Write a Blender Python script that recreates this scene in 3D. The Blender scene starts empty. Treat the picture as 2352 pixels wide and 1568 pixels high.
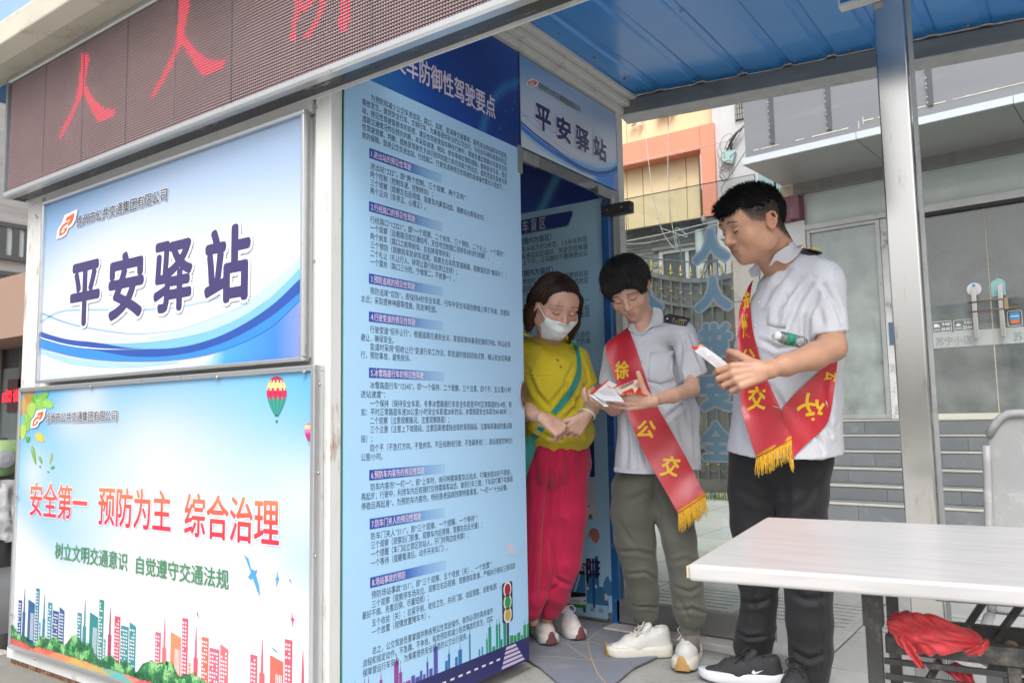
import bpy, bmesh, math, random
import numpy as np
from mathutils import Vector, Matrix, noise as mnoise
random.seed(7); rng = np.random.default_rng(7)
SC = bpy.context.scene; COL = SC.collection
# ---------------------------------------------------------------- camera
CAM_R = [[0.8134953111084338, 0.07002126538201862, 0.5773408016058569],
   [0.5813159719484255, -0.06847856875174763, -0.8107912347696966],
   [-0.01723715644326774, 0.9951922970039575, -0.09641147453357003]]
CAM_H = 1.0; F_PX = 1847.0; CX, CY = 1176.0, 784.0
cam = bpy.data.cameras.new('camera'); camo = bpy.data.objects.new('camera', cam); COL.objects.link(camo)
cam.sensor_width = 36.0; cam.lens = 36.0*F_PX/2352.0; cam.clip_start = 0.05; cam.clip_end = 500
m4 = Matrix(CAM_R).to_4x4(); m4.translation = (0, 0, CAM_H); camo.matrix_world = m4
cam.dof.use_dof = True; cam.dof.focus_distance = 3.2; cam.dof.aperture_fstop = 9.0
SC.camera = camo
# ---------------------------------------------------------------- sky, sun, exposure (hazy bright overcast)
SUN_EL, SUN_AZ = math.radians(52), math.radians(150)      # azimuth clockwise from +Y
w = bpy.data.worlds.new('World'); SC.world = w; w.use_nodes = True
nt = w.node_tree; nt.nodes.clear()
sky = nt.nodes.new('ShaderNodeTexSky'); sky.sky_type = 'NISHITA'; sky.sun_disc = False
sky.sun_elevation = SUN_EL; sky.sun_rotation = SUN_AZ
sky.air_density = 1.0; sky.dust_density = 6.0; sky.ozone_density = 1.0
hs = nt.nodes.new('ShaderNodeHueSaturation'); hs.inputs['Saturation'].default_value = 0.12
bgn = nt.nodes.new('ShaderNodeBackground'); bgn.inputs['Strength'].default_value = 0.15
wo = nt.nodes.new('ShaderNodeOutputWorld')
nt.links.new(sky.outputs[0], hs.inputs['Color']); nt.links.new(hs.outputs[0], bgn.inputs['Color']); nt.links.new(bgn.outputs[0], wo.inputs[0])
sl = bpy.data.lights.new('sun', 'SUN'); sl.energy = 0.75; sl.angle = math.radians(30); sl.color = (1.0, 0.97, 0.92)
so = bpy.data.objects.new('sun', sl); COL.objects.link(so)
sd = Vector((math.sin(SUN_AZ)*math.cos(SUN_EL), math.cos(SUN_AZ)*math.cos(SUN_EL), math.sin(SUN_EL)))
so.rotation_euler = sd.to_track_quat('Z', 'Y').to_euler(); so.location = sd*20
SC.view_settings.view_transform = 'Standard'; SC.view_settings.look = 'None'
SC.view_settings.gamma = 1.0; SC.view_settings.use_curve_mapping = False
SC.view_settings.exposure = 0.80
SC.render.engine = 'CYCLES'
SC.cycles.max_bounces = 8; SC.cycles.transparent_max_bounces = 16; SC.cycles.use_denoising = True
SC.cycles.caustics_reflective = False; SC.cycles.caustics_refractive = False
SC.cycles.sample_clamp_indirect = 6.0
# ---------------------------------------------------------------- survey helpers: where a sight line meets a real plane
def ray(px, py):
 v = ((px-CX)/F_PX, -(py-CY)/F_PX, -1.0)
 return Vector([sum(CAM_R[i][j]*v[j] for j in range(3)) for i in range(3)])
CAMP = Vector((0, 0, CAM_H))
def hit(px, py, o, n):
 d = ray(px, py); n = Vector(n); return CAMP + d*((Vector(o)-CAMP).dot(n)/d.dot(n))
def onz(px, py, z=0.0): return hit(px, py, (0, 0, z), (0, 0, 1))
def onx(px, py, x): return hit(px, py, (x, 0, 0), (1, 0, 0))
def ony(px, py, y): return hit(px, py, (0, y, 0), (0, 1, 0))
VD = ray(CX, CY)
def atd(px, py, d): return CAMP + ray(px, py)*d          # point at depth d (metres along the view axis)
# ---------------------------------------------------------------- object helpers
def tag(o, label=None, cat=None, group=None, kind=None):
 if label: o['label'] = label
 if cat: o['category'] = cat
 if group: o['group'] = group
 if kind: o['kind'] = kind
 return o
def thing(name, label, cat, loc=(0, 0, 0), rotz=0, group=None):
 o = bpy.data.objects.new(name, None); COL.objects.link(o); o.empty_display_size = .1
 o.location = loc; o.rotation_euler = (0, 0, rotz); return tag(o, label, cat, group)
def link(name, me, mat=None, parent=None, world=True):
 """link a mesh; when world, its vertices are world coordinates and stay put under the parent"""
 o = bpy.data.objects.new(name, me); COL.objects.link(o)
 if mat is not None:
  for m in (mat if isinstance(mat, (list, tuple)) else [mat]): me.materials.append(m)
 if parent is not None:
  o.parent = parent
  if world:
   p = parent; mw = Matrix.Identity(4)
   chain = []
   while p is not None: chain.append(p); p = p.parent
   for q in reversed(chain):
    mw = mw @ q.matrix_parent_inverse @ Matrix.LocRotScale(q.location, q.rotation_euler, q.scale)
   o.matrix_parent_inverse = mw.inverted()
 return o
class MB:
 def __init__(s): s.v = []; s.f = []; s.mi = []
 def add(s, vs, fs, mi=0):
  n = len(s.v); s.v += [tuple(v) for v in vs]; s.f += [tuple(i+n for i in f) for f in fs]; s.mi += [mi]*len(fs); return s
 def box(s, a, b, mi=0):
  (x0, y0, z0), (x1, y1, z1) = a, b
  x0, x1 = min(x0, x1), max(x0, x1); y0, y1 = min(y0, y1), max(y0, y1); z0, z1 = min(z0, z1), max(z0, z1)
  return s.add([(x0,y0,z0),(x1,y0,z0),(x1,y1,z0),(x0,y1,z0),(x0,y0,z1),(x1,y0,z1),(x1,y1,z1),(x0,y1,z1)],
      [(0,3,2,1),(4,5,6,7),(0,1,5,4),(1,2,6,5),(2,3,7,6),(3,0,4,7)], mi)
 def beam(s, p, q, w, h, up=(0, 0, 1), mi=0):
  """square bar from p to q, w wide (sideways) and h tall (along up)"""
  p, q = Vector(p), Vector(q); d = (q-p).normalized(); u = Vector(up)
  side = d.cross(u).normalized(); u = side.cross(d)
  c = [side*(w/2)+u*(h/2), -side*(w/2)+u*(h/2), -side*(w/2)-u*(h/2), side*(w/2)-u*(h/2)]
  return s.add([p+k for k in c]+[q+k for k in c], [(3,2,1,0),(4,5,6,7),(0,1,5,4),(1,2,6,5),(2,3,7,6),(3,0,4,7)], mi)
 def tube(s, pts, r, n=8, mi=0, cap=True):
  pts = [Vector(p) for p in pts]; rs = r if isinstance(r, (list, tuple)) else [r]*len(pts)
  vs = []; ref = None
  for i, p in enumerate(pts):
   t = (pts[min(i+1, len(pts)-1)]-pts[max(i-1, 0)]).normalized()
   if ref is None: ref = t.orthogonal().normalized()
   ref = (ref - t*ref.dot(t)).normalized(); b = t.cross(ref)
   vs += [p + (ref*math.cos(2*math.pi*k/n)+b*math.sin(2*math.pi*k/n))*rs[i] for k in range(n)]
  fs = [(i*n+k, i*n+(k+1) % n, (i+1)*n+(k+1) % n, (i+1)*n+k) for i in range(len(pts)-1) for k in range(n)]
  if cap: fs += [tuple(range(n-1, -1, -1)), tuple((len(pts)-1)*n+k for k in range(n))]
  return s.add(vs, fs, mi)
 def lathe(s, o, ax, prof, n=24, mi=0):
  """prof: (distance along ax, radius)"""
  o = Vector(o); ax = Vector(ax).normalized(); a = ax.orthogonal().normalized(); b = ax.cross(a); vs = []
  for t, r in prof: vs += [o+ax*t+(a*math.cos(2*math.pi*k/n)+b*math.sin(2*math.pi*k/n))*r for k in range(n)]
  m = len(prof)
  fs = [(i*n+k, i*n+(k+1) % n, (i+1)*n+(k+1) % n, (i+1)*n+k) for i in range(m-1) for k in range(n)]
  fs += [tuple(range(n-1, -1, -1)), tuple((m-1)*n+k for k in range(n))]
  return s.add(vs, fs, mi)
 def prism(s, pts, d, mi=0):
  """planar outline pts (3D) extruded by vector d"""
  n = len(pts); P = [Vector(p) for p in pts]; d = Vector(d)
  return s.add(P+[p+d for p in P], [tuple(range(n-1, -1, -1)), tuple(range(n, 2*n))]+[(i, (i+1) % n, (i+1) % n+n, i+n) for i in range(n)], mi)
 def grid(s, rows, mi=0, closed=False):
  m = len(rows[0]); vs = [p for r in rows for p in r]
  e = m if closed else m-1
  fs = [(i*m+k, i*m+(k+1) % m, (i+1)*m+(k+1) % m, (i+1)*m+k) for i in range(len(rows)-1) for k in range(e)]
  return s.add(vs, fs, mi)
 def mesh(s, name='mesh', smooth=False, bevel=0, seg=2):
  me = bpy.data.meshes.new(name); me.from_pydata(s.v, [], s.f)
  if any(s.mi): me.polygons.foreach_set('material_index', s.mi)
  bm = bmesh.new(); bm.from_mesh(me)
  if bevel:
   es = [e for e in bm.edges if len(e.link_faces) == 2 and e.calc_face_angle(0) > .6]
   bmesh.ops.bevel(bm, geom=es, offset=bevel, segments=seg, profile=.5, affect='EDGES', clamp_overlap=True)
  bmesh.ops.recalc_face_normals(bm, faces=bm.faces)
  bm.to_mesh(me); bm.free()
  if smooth: me.polygons.foreach_set('use_smooth', [True]*len(me.polygons))
  me.update(); return me
 def build(s, name, mat, parent=None, smooth=False, bevel=0, seg=2, **kw):
  me = s.mesh(name, smooth, bevel, seg)
  if smooth and bevel: pass
  o = link(name, me, mat, parent);
  if kw: tag(o, **kw)
  return o
def copy_tree(o, parent=None):
 c = o.copy(); COL.objects.link(c); c.parent = parent
 for ch in [k for k in bpy.data.objects if k.parent == o]: copy_tree(ch, c)
 return c
# ---------------------------------------------------------------- materials
def mat(name, col, rough=.5, metal=0.0, var=.08, vscale=4.0, bump=0.0, bscale=60.0, spec=.5, coat=0.0, dirt=None, sss=0.0,
  attr=None, gain=1.0, wrinkle=0.0, stretch=(1, 1, 1), rvar=0.0, emit=None, emstr=0.0, sheen=0.0, coatrough=.05):
 m = bpy.data.materials.new(name); m.use_nodes = True; t = m.node_tree; N = t.nodes; L = t.links
 p = N['Principled BSDF']; col = tuple(col)+((1.0,) if len(col) == 3 else ())
 p.inputs['Roughness'].default_value = rough; p.inputs['Metallic'].default_value = metal
 p.inputs['Specular IOR Level'].default_value = spec
 p.inputs['Coat Weight'].default_value = coat; p.inputs['Coat Roughness'].default_value = coatrough
 if sheen: p.inputs['Sheen Weight'].default_value = sheen; p.inputs['Sheen Roughness'].default_value = .5
 if sss:
  p.inputs['Subsurface Weight'].default_value = sss; p.inputs['Subsurface Radius'].default_value = (1, .35, .2); p.inputs['Subsurface Scale'].default_value = .006
 geo = N.new('ShaderNodeTexCoord'); mp = N.new('ShaderNodeMapping'); mp.inputs['Scale'].default_value = stretch
 L.new(geo.outputs['Object'], mp.inputs[0]); vec = mp.outputs[0]
 src = None
 if attr:
  a = N.new('ShaderNodeAttribute'); a.attribute_name = attr; src = a.outputs['Color']
 if var or dirt:
  n1 = N.new('ShaderNodeTexNoise'); n1.inputs['Scale'].default_value = vscale; n1.inputs['Detail'].default_value = 8; n1.inputs['Roughness'].default_value = .6
  L.new(vec, n1.inputs['Vector'])
  mr = N.new('ShaderNodeMapRange'); mr.inputs[1].default_value = .25; mr.inputs[2].default_value = .75
  mr.inputs[3].default_value = (1-var)*gain; mr.inputs[4].default_value = (1+var)*gain
  L.new(n1.outputs['Fac'], mr.inputs[0])
  mx = N.new('ShaderNodeMix'); mx.data_type = 'RGBA'; mx.blend_type = 'MULTIPLY'; mx.inputs[0].default_value = 1
  if src: L.new(src, mx.inputs[6])
  else: mx.inputs[6].default_value = col
  cc = N.new('ShaderNodeCombineColor'); [L.new(mr.outputs[0], cc.inputs[i]) for i in range(3)]
  L.new(cc.outputs[0], mx.inputs[7]); src = mx.outputs[2]
  if dirt:
   dc, damt, dsc = dirt
   n2 = N.new('ShaderNodeTexNoise'); n2.inputs['Scale'].default_value = dsc; n2.inputs['Detail'].default_value = 10; n2.inputs['Roughness'].default_value = .7
   L.new(vec, n2.inputs['Vector'])
   r2 = N.new('ShaderNodeMapRange'); r2.inputs[1].default_value = .62-damt*.25; r2.inputs[2].default_value = .78-damt*.2
   L.new(n2.outputs['Fac'], r2.inputs[0])
   m2 = N.new('ShaderNodeMix'); m2.data_type = 'RGBA'; L.new(r2.outputs[0], m2.inputs[0]); L.new(src, m2.inputs[6]); m2.inputs[7].default_value = tuple(dc)+(1,)
   src = m2.outputs[2]
 if src: L.new(src, p.inputs['Base Color'])
 else: p.inputs['Base Color'].default_value = col
 if rvar:
  n4 = N.new('ShaderNodeTexNoise'); n4.inputs['Scale'].default_value = vscale*2; n4.inputs['Detail'].default_value = 5; L.new(vec, n4.inputs['Vector'])
  r4 = N.new('ShaderNodeMapRange'); r4.inputs[3].default_value = max(0, rough-rvar); r4.inputs[4].default_value = rough+rvar
  L.new(n4.outputs['Fac'], r4.inputs[0]); L.new(r4.outputs[0], p.inputs['Roughness'])
 if bump:
  n3 = N.new('ShaderNodeTexNoise'); n3.inputs['Scale'].default_value = bscale; n3.inputs['Detail'].default_value = 6; L.new(vec, n3.inputs['Vector'])
  b = N.new('ShaderNodeBump'); b.inputs['Strength'].default_value = bump; b.inputs['Distance'].default_value = .004
  L.new(n3.outputs['Fac'], b.inputs['Height']); L.new(b.outputs[0], p.inputs['Normal'])
 if wrinkle:
  n5 = N.new('ShaderNodeTexNoise'); n5.noise_type = 'RIDGED_MULTIFRACTAL'; n5.inputs['Scale'].default_value = 7; n5.inputs['Detail'].default_value = 3; n5.inputs['Distortion'].default_value = .8; L.new(vec, n5.inputs['Vector'])
  b5 = N.new('ShaderNodeBump'); b5.inputs['Strength'].default_value = wrinkle; b5.inputs['Distance'].default_value = .006; L.new(n5.outputs['Fac'], b5.inputs['Height'])
  if bump: L.new(b5.outputs[0], b.inputs['Normal'])
  else: L.new(b5.outputs[0], p.inputs['Normal'])
 if emit: p.inputs['Emission Color'].default_value = tuple(emit)+(1,); p.inputs['Emission Strength'].default_value = emstr
 return m
def glass(name, tint=(.9, .95, .93), refl=.12, rough=0.0, alpha=.0, film=(.7, .75, .74)):
 """thin sheet of glass: see-through, mirror at a glance, with a pale film for dirt and haze"""
 m = bpy.data.materials.new(name); m.use_nodes = True; t = m.node_tree; N = t.nodes; L = t.links; N.clear()
 o = N.new('ShaderNodeOutputMaterial'); tr = N.new('ShaderNodeBsdfTransparent'); tr.inputs[0].default_value = tuple(tint)+(1,)
 gl = N.new('ShaderNodeBsdfGlossy'); gl.inputs['Roughness'].default_value = rough
 fr = N.new('ShaderNodeFresnel'); fr.inputs[0].default_value = 1.5
 ad = N.new('ShaderNodeMath'); ad.operation = 'ADD'; ad.use_clamp = True; ad.inputs[1].default_value = refl; L.new(fr.outputs[0], ad.inputs[0])
 mx = N.new('ShaderNodeMixShader'); L.new(ad.outputs[0], mx.inputs[0]); L.new(tr.outputs[0], mx.inputs[1]); L.new(gl.outputs[0], mx.inputs[2])
 df = N.new('ShaderNodeBsdfDiffuse'); df.inputs[0].default_value = tuple(film)+(1,)
 m2 = N.new('ShaderNodeMixShader');
 tc = N.new('ShaderNodeTexCoord'); nz = N.new('ShaderNodeTexNoise'); nz.inputs['Scale'].default_value = 3; nz.inputs['Detail'].default_value = 8; L.new(tc.outputs['Object'], nz.inputs['Vector'])
 mr = N.new('ShaderNodeMapRange'); mr.inputs[1].default_value = .3; mr.inputs[2].default_value = .7; mr.inputs[3].default_value = alpha*.6; mr.inputs[4].default_value = alpha*1.4; L.new(nz.outputs['Fac'], mr.inputs[0])
 L.new(mr.outputs[0], m2.inputs[0]); L.new(mx.outputs[0], m2.inputs[1]); L.new(df.outputs[0], m2.inputs[2]); L.new(m2.outputs[0], o.inputs[0])
 return m
def rgb(h):
 """sRGB hex to linear"""
 c = [int(h[i:i+2], 16)/255 for i in (0, 2, 4)]
 return tuple((x/12.92 if x <= .04045 else ((x+.055)/1.055)**2.4) for x in c)
_inkc = {}
def ink(h, rough=.35, coat=0.0):
 """flat print in one colour"""
 k = (h, rough, coat)
 if k not in _inkc: _inkc[k] = mat('print_'+h, rgb(h), rough=rough, var=.03, vscale=6, coat=coat, gain=.84)
 return _inkc[k]
# ---------------------------------------------------------------- flat artwork on planes
class Plane:
 """a print surface: origin o, axes u (right), v (up), outward normal n"""
 def __init__(s, o, u, v, n): s.o, s.u, s.v, s.n = Vector(o), Vector(u), Vector(v), Vector(n)
 def w(s, a, b, h=0.0): return s.o + s.u*a + s.v*b + s.n*h
 def px(s, x, y, h=0.0):
  p = hit(x, y, s.o+s.n*h, s.n)-s.o; return p.dot(s.u), p.dot(s.v)
LAYER = .0007; _jc = [0]
def art(name, parent, pl, polys, m, layer=1, px=True):
 b = MB(); jit = 'hedge' in name or 'leaf' in name or 'skyline_t' in name
 if jit: _jc[0] += 1; layer += (_jc[0] % 17)*.03
 for pi_, poly in enumerate(polys):
  q = [pl.px(*p) if px else p for p in poly]
  q = [p for i, p in enumerate(q) if i == 0 or (abs(p[0]-q[i-1][0])+abs(p[1]-q[i-1][1])) > 1e-6]
  b.add([pl.w(p[0], p[1], layer*LAYER+(pi_ % 23)*.00001*jit) for p in q], [tuple(range(len(q)))])
 me = bpy.data.meshes.new(name); me.from_pydata(b.v, [], b.f)
 if len(polys) > 1 and not jit:
  bm = bmesh.new(); bm.from_mesh(me); bmesh.ops.remove_doubles(bm, verts=bm.verts, dist=1e-5); bm.to_mesh(me); bm.free()
 me.update()
 if len(me.polygons) and me.polygons[0].normal.dot(pl.n) < 0: me.flip_normals()
 o = link(name, me, m, parent)
 if len(polys) > 1 and ('skyline' in name or 'hedge' in name or 'ribbon' in name or 'star' in name or 'lane' in name): o['kind'] = 'stuff'
 return o
def glyphs(s, bold=0.0, depth=0.0, shear=0.0):
 """mesh of a string in its own plane (em = 1)"""
 c = bpy.data.curves.new('t', 'FONT'); c.body = s; c.size = 1.0; c.offset = bold; c.shear = shear
 c.resolution_u = 3; c.fill_mode = 'FRONT' if depth == 0 else 'BOTH'; c.extrude = depth
 o = bpy.data.objects.new('t', c); COL.objects.link(o)
 dg = bpy.context.evaluated_depsgraph_get(); dg.update()
 me = bpy.data.meshes.new_from_object(o.evaluated_get(dg)); bpy.data.objects.remove(o); bpy.data.curves.remove(c)
 n = len(me.vertices); co = np.empty(n*3); me.vertices.foreach_get('co', co); co = co.reshape(-1, 3)
 return me, co
def text(name, parent, pl, s, u0, u1, vc=None, h=None, m=None, layer=2, bold=0.0, vbox=None, shear=0.0, outline=None, warp=None):
 """one printed line from u0 to u1; either centred on height vc with character height h, or fitted to the box vbox"""
 def one(bd, mm, ly, nm, ref=None):
  me, co = glyphs(s, 0, 0, shear)
  if not len(co): return None
  x0, x1 = (co[:, 0].min(), co[:, 0].max()) if ref is None else ref[0]
  if vbox: y0, y1 = (co[:, 1].min(), co[:, 1].max()) if ref is None else ref[1]
  else: y0, y1 = .38-.46, .38+.46
  b0, b1 = vbox if vbox else (vc-h/2, vc+h/2)
  e = (u1-u0)/(x1-x0)*bd if bd > .006 else 0.0      # stroke weight, as a distance on the sheet
  u = u0+e+(co[:, 0]-x0)/(x1-x0)*(u1-u0-2*e); v = b0+e*(1 if vbox else 0)+(co[:, 1]-y0)/(y1-y0)*(b1-b0-2*e*(1 if vbox else 0))
  sh = [(0, 0)]
  if e:
   nr = 8 if bd < .035 else 12 if bd < .08 else 24
   sh = [(math.cos(2*math.pi*k/nr)*e, math.sin(2*math.pi*k/nr)*e) for k in range(nr)]
   if bd > .05: sh += [(math.cos(2*math.pi*k/6)*e*.5, math.sin(2*math.pi*k/6)*e*.5) for k in range(6)]
   sh.append((0, 0))
  fs = [tuple(p.vertices) for p in me.polygons]; bpy.data.meshes.remove(me); n = len(u); V = []; F = []
  for i, (du, dv) in enumerate(sh):
   l2 = ly+i*.018
   if warp: V += [tuple(warp(a+du, b+dv, l2)) for a, b in zip(u, v)]
   else: V += (np.array(pl.o)+np.outer(u+du, pl.u)+np.outer(v+dv, pl.v)+np.array(pl.n)*(l2*LAYER)).tolist()
   F += [tuple(q+i*n for q in f) for f in fs]
  me = bpy.data.meshes.new(nm); me.from_pydata(V, [], F); me.update()
  if len(me.polygons) and not warp:
   k = max(me.polygons, key=lambda f: f.area)
   if k.normal.dot(pl.n) < 0: me.flip_normals()
  return link(nm, me, mm, parent), ((x0, x1), (y0, y1))
 r = one(bold, m, layer, name)
 if outline and r:
  g = outline[1]*(u1-u0)/(r[1][0][1]-r[1][0][0]); u0, u1 = u0-g, u1+g
  if vbox: vbox = (vbox[0]-g, vbox[1]+g)
  one(bold+outline[1], outline[0], layer-1, 'letter_outline', r[1])
 return r[0] if r else None
def bez(p, n=24):
 """smooth curve through pixel points (Catmull-Rom)"""
 p = [np.array(q, float) for q in p]; P = [2*p[0]-p[1]]+p+[2*p[-1]-p[-2]]; out = []
 for i in range(1, len(P)-2):
  for t in np.linspace(0, 1, max(2, n//(len(p)-1)), endpoint=False):
   a, b, c, d = P[i-1], P[i], P[i+1], P[i+2]
   out.append(tuple(.5*((2*b)+(-a+c)*t+(2*a-5*b+4*c-d)*t*t+(-a+3*b-3*c+d)*t**3)))
 out.append(tuple(p[-1])); return out
def strip(c1, c2, n=24):
 """quads between two curves"""
 a, b = bez(c1, n), bez(c2, n); k = min(len(a), len(b))
 return [[a[i], a[i+1], b[i+1], b[i]] for i in range(k-1)]
def gradmat(name, stops, axis='u', pl=None, rough=.3, coat=.0, extra=None):
 """colour ramp over generated coordinates: axis X, Y or Z of the object's box"""
 m = bpy.data.materials.new(name); m.use_nodes = True; t = m.node_tree; N = t.nodes; L = t.links; p = N['Principled BSDF']
 p.inputs['Roughness'].default_value = rough; p.inputs['Coat Weight'].default_value = coat
 tc = N.new('ShaderNodeTexCoord'); sx = N.new('ShaderNodeSeparateXYZ'); L.new(tc.outputs['Generated'], sx.inputs[0])
 cr = N.new('ShaderNodeValToRGB'); L.new(sx.outputs[axis], cr.inputs[0]); e = cr.color_ramp.elements
 while len(e) < len(stops): e.new(.5)
 for k, (pos, h) in enumerate(stops): e[k].position = pos; e[k].color = rgb(h)+(1,)
 L.new(cr.outputs[0], p.inputs['Base Color']); return m
# ================================================================ palette
M = {}
M['cream'] = mat('cream_paint', (.60, .59, .55), rough=.45, var=.06, vscale=8, bump=.12, bscale=30, dirt=((.35, .27, .18), .18, 9))
M['white_rust'] = mat('white_paint_with_rust', (.62, .62, .60), rough=.4, var=.06, dirt=((.30, .13, .045), .22, 13), bump=.15, bscale=40, stretch=(1.5, 1.5, .45))
M['white_paint'] = mat('white_paint', (.66, .67, .67), rough=.38, var=.05, dirt=((.38, .33, .26), .12, 14), stretch=(1, 1, .5))
M['alu'] = mat('brushed_aluminium', (.66, .67, .69), rough=.28, metal=.85, var=.05, vscale=20, dirt=((.4, .4, .4), .1, 20))
M['alu_dull'] = mat('dull_aluminium', (.42, .43, .45), rough=.42, metal=.6, var=.1, vscale=15, dirt=((.6, .6, .58), .2, 25), rvar=.1)
M['galv'] = mat('galvanised_steel', (.40, .41, .41), rough=.48, metal=.55, var=.14, vscale=14, dirt=((.22, .2, .17), .2, 12), bump=.08)
M['dark_steel'] = mat('weathered_dark_steel', (.045, .045, .045), rough=.5, metal=.2, var=.3, vscale=14, dirt=((.20, .17, .14), .3, 28), bump=.25, bscale=80)
M['concrete'] = mat('grey_concrete', (.34, .33, .31), rough=.9, var=.18, vscale=5, dirt=((.17, .16, .15), .3, 6), bump=.5, bscale=35)
M['inner_white'] = mat('inner_white_panel', (.80, .80, .79), rough=.5, var=.03)
M['blue_sheet'] = mat('blue_painted_sheet', (.045, .25, .62), rough=.22, var=.07, vscale=2.2, bump=.03, bscale=3, coat=.3, coatrough=.15)
M['blue_frame'] = mat('blue_door_frame', (.02, .12, .35), rough=.4, var=.15, dirt=((.3, .32, .33), .15, 30))
M['screw'] = mat('screw_steel', (.42, .38, .33), rough=.4, metal=.8, dirt=((.25, .12, .06), .4, 60))
M['rust'] = mat('flaking_rust', (.16, .07, .03), rough=.95, var=.5, vscale=22, dirt=((.38, .30, .22), .5, 18), bump=1.0, bscale=50)
M['attr_print'] = mat('printed_film', (1, 1, 1), rough=.3, var=.015, vscale=3, attr='Col', coat=.22, coatrough=.22, gain=.72)
M['attr_matte'] = mat('printed_film_matte', (1, 1, 1), rough=.42, var=.015, vscale=3, attr='Col', coat=.0, gain=1.06)
M['grey_back'] = mat('grey_sheet', (.25, .26, .27), rough=.6)
GL_CLEAR = glass('clear_door_glass', (.93, .97, .95), refl=.02, alpha=.07, film=(.7, .74, .74))
GL_EDGE = mat('green_glass_edge', (.10, .30, .25), rough=.15, var=.1)
X0 = -1.878; YF = 1.674                     # side wall plane x, front wall plane y
SIDE = Plane((X0, 0, 0), (0, 1, 0), (0, 0, 1), (1, 0, 0))
def colgrid(name, parent, pl, u0, u1, v0, v1, fn, m, nu=60, nv=40, layer=0):
 """print whose flat inks blend: one sheet, colour per vertex"""
 us = np.linspace(u0, u1, nu+1); vs = np.linspace(v0, v1, nv+1); b = MB()
 b.grid([[pl.w(u, v, layer*LAYER) for u in us] for v in vs])
 me = bpy.data.meshes.new(name); me.from_pydata(b.v, [], b.f)
 if me.polygons[0].normal.dot(pl.n) < 0: me.flip_normals()
 a = me.color_attributes.new('Col', 'FLOAT_COLOR', 'POINT')
 cols = []
 for v in vs:
  for u in us: cols += list(fn((u-u0)/(u1-u0), (v-v0)/(v1-v0)))[:3]+[1.0]
 a.data.foreach_set('color', cols); return link(name, me, m, parent)
def mix(a, b, t): t = max(0, min(1, t)); return tuple(x*(1-t)+y*t for x, y in zip(a, b))
def sm(a, b, x): t = max(0, min(1, (x-a)/(b-a))); return t*t*(3-2*t)
# ================================================================ the kiosk
BOOTH = thing('kiosk', 'small cream framed roadside kiosk with a blue poster wall and an open doorway', 'kiosk', (-2.9, 2.6, 0))
MB().box((-1.950, YF, -.02), (X0, 1.7225, 2.6)).build('corner_post', M['white_rust'], BOOTH, bevel=.004)
MB().box((-3.93, YF, -.02), (-3.800, YF+.06, 2.6)).build('corner_post', M['white_rust'], BOOTH, bevel=.004, label='narrow rusty post at the far left end')
MB().box((X0-.07, 3.60, -.02), (X0, 3.665, 2.6)).build('rear_post', M['cream'], BOOTH, bevel=.004)
MB().box((-3.80, YF+.025, .0), (-1.95, YF+.05, 2.6)).build('front_wall', M['inner_white'], BOOTH)
MB().box((-3.93, YF+.061, 0), (-3.90, 3.60, .9)).build('end_wall', M['inner_white'], BOOTH)
for z in (.9005, 2.46): MB().box((-3.94, YF+.061, z), (-3.89, 3.60, z+.06)).build('added_end_window_rail', M['alu'], BOOTH)  # unseen window added in the end wall to brighten the interior
for y in (YF+.065, 2.62, 3.55): MB().box((-3.935, y, .961), (-3.895, y+.04, 2.459)).build('added_end_window_stile', M['alu'], BOOTH)
MB().box((-3.918, YF+.11, .961), (-3.912, 3.54, 2.459)).build('added_end_window_pane', GL_CLEAR, BOOTH)
MB().box((-2.97, 3.601, -.02), (X0-.071, 3.66, 2.6)).build('rear_wall', M['inner_white'], BOOTH)
MB().box((-3.93, 3.601, -.02), (-2.971, 3.66, .9)).build('rear_wall', M['inner_white'], BOOTH)
MB().box((-3.93, 3.601, 2.45), (-2.971, 3.66, 2.6)).build('rear_wall', M['inner_white'], BOOTH)
MB().box((-3.92, 3.62, .901), (-2.972, 3.626, 2.449)).build('added_rear_window_pane', GL_CLEAR, BOOTH)  # unseen rear window, added to let daylight in around the inner poster
MB().box((-3.90, YF+.062, -.02), (X0-.004, 3.60, -.002)).build('floor', mat('pale_floor', (.52, .51, .49), rough=.7), BOOTH)
MB().box((-3.93, YF, 2.602), (X0-.02, 3.66, 2.655)).build('ceiling', M['inner_white'], BOOTH)
MB().box((X0-.02, YF, 2.565), (X0+.022, 3.665, 2.600)).build('lower_cornice', M['cream'], BOOTH, bevel=.004)
MB().box((X0-.019, YF, 2.602), (X0+.055, 3.70, 2.632)).build('upper_cornice', M['cream'], BOOTH, bevel=.005)
MB().box((X0-.018, YF, 2.634), (X0+.085, 3.71, 2.658)).build('cornice_cap', M['cream'], BOOTH, bevel=.004)
# big cream eave over the front with a blue parapet above
eb = MB(); eb.prism([(-4.32, 1.40, 2.70), (-4.32, 1.40, 2.60), (-4.32, 1.47, 2.585), (-4.32, 1.70, 2.625), (-4.32, 1.70, 2.75), (-4.32, 1.44, 2.75)], (2.47, 0, 0))
eb.build('front_eave', mat('eave_paint', (.55, .52, .43), rough=.5, var=.08, dirt=((.3, .27, .2), .3, 7), bump=.1), BOOTH, bevel=.006)
MB().box((-4.05, 1.52, 2.752), (-1.87, 1.66, 3.02)).build('blue_parapet', mat('pale_blue_sheet', (.30, .47, .68), rough=.3, metal=.2, var=.12, vscale=3), BOOTH, bevel=.003)
MB().box((-4.16, 1.60, 2.56), (-3.99, 1.72, 2.624)).build('blue_corner_piece', M['blue_frame'], BOOTH)
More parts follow.
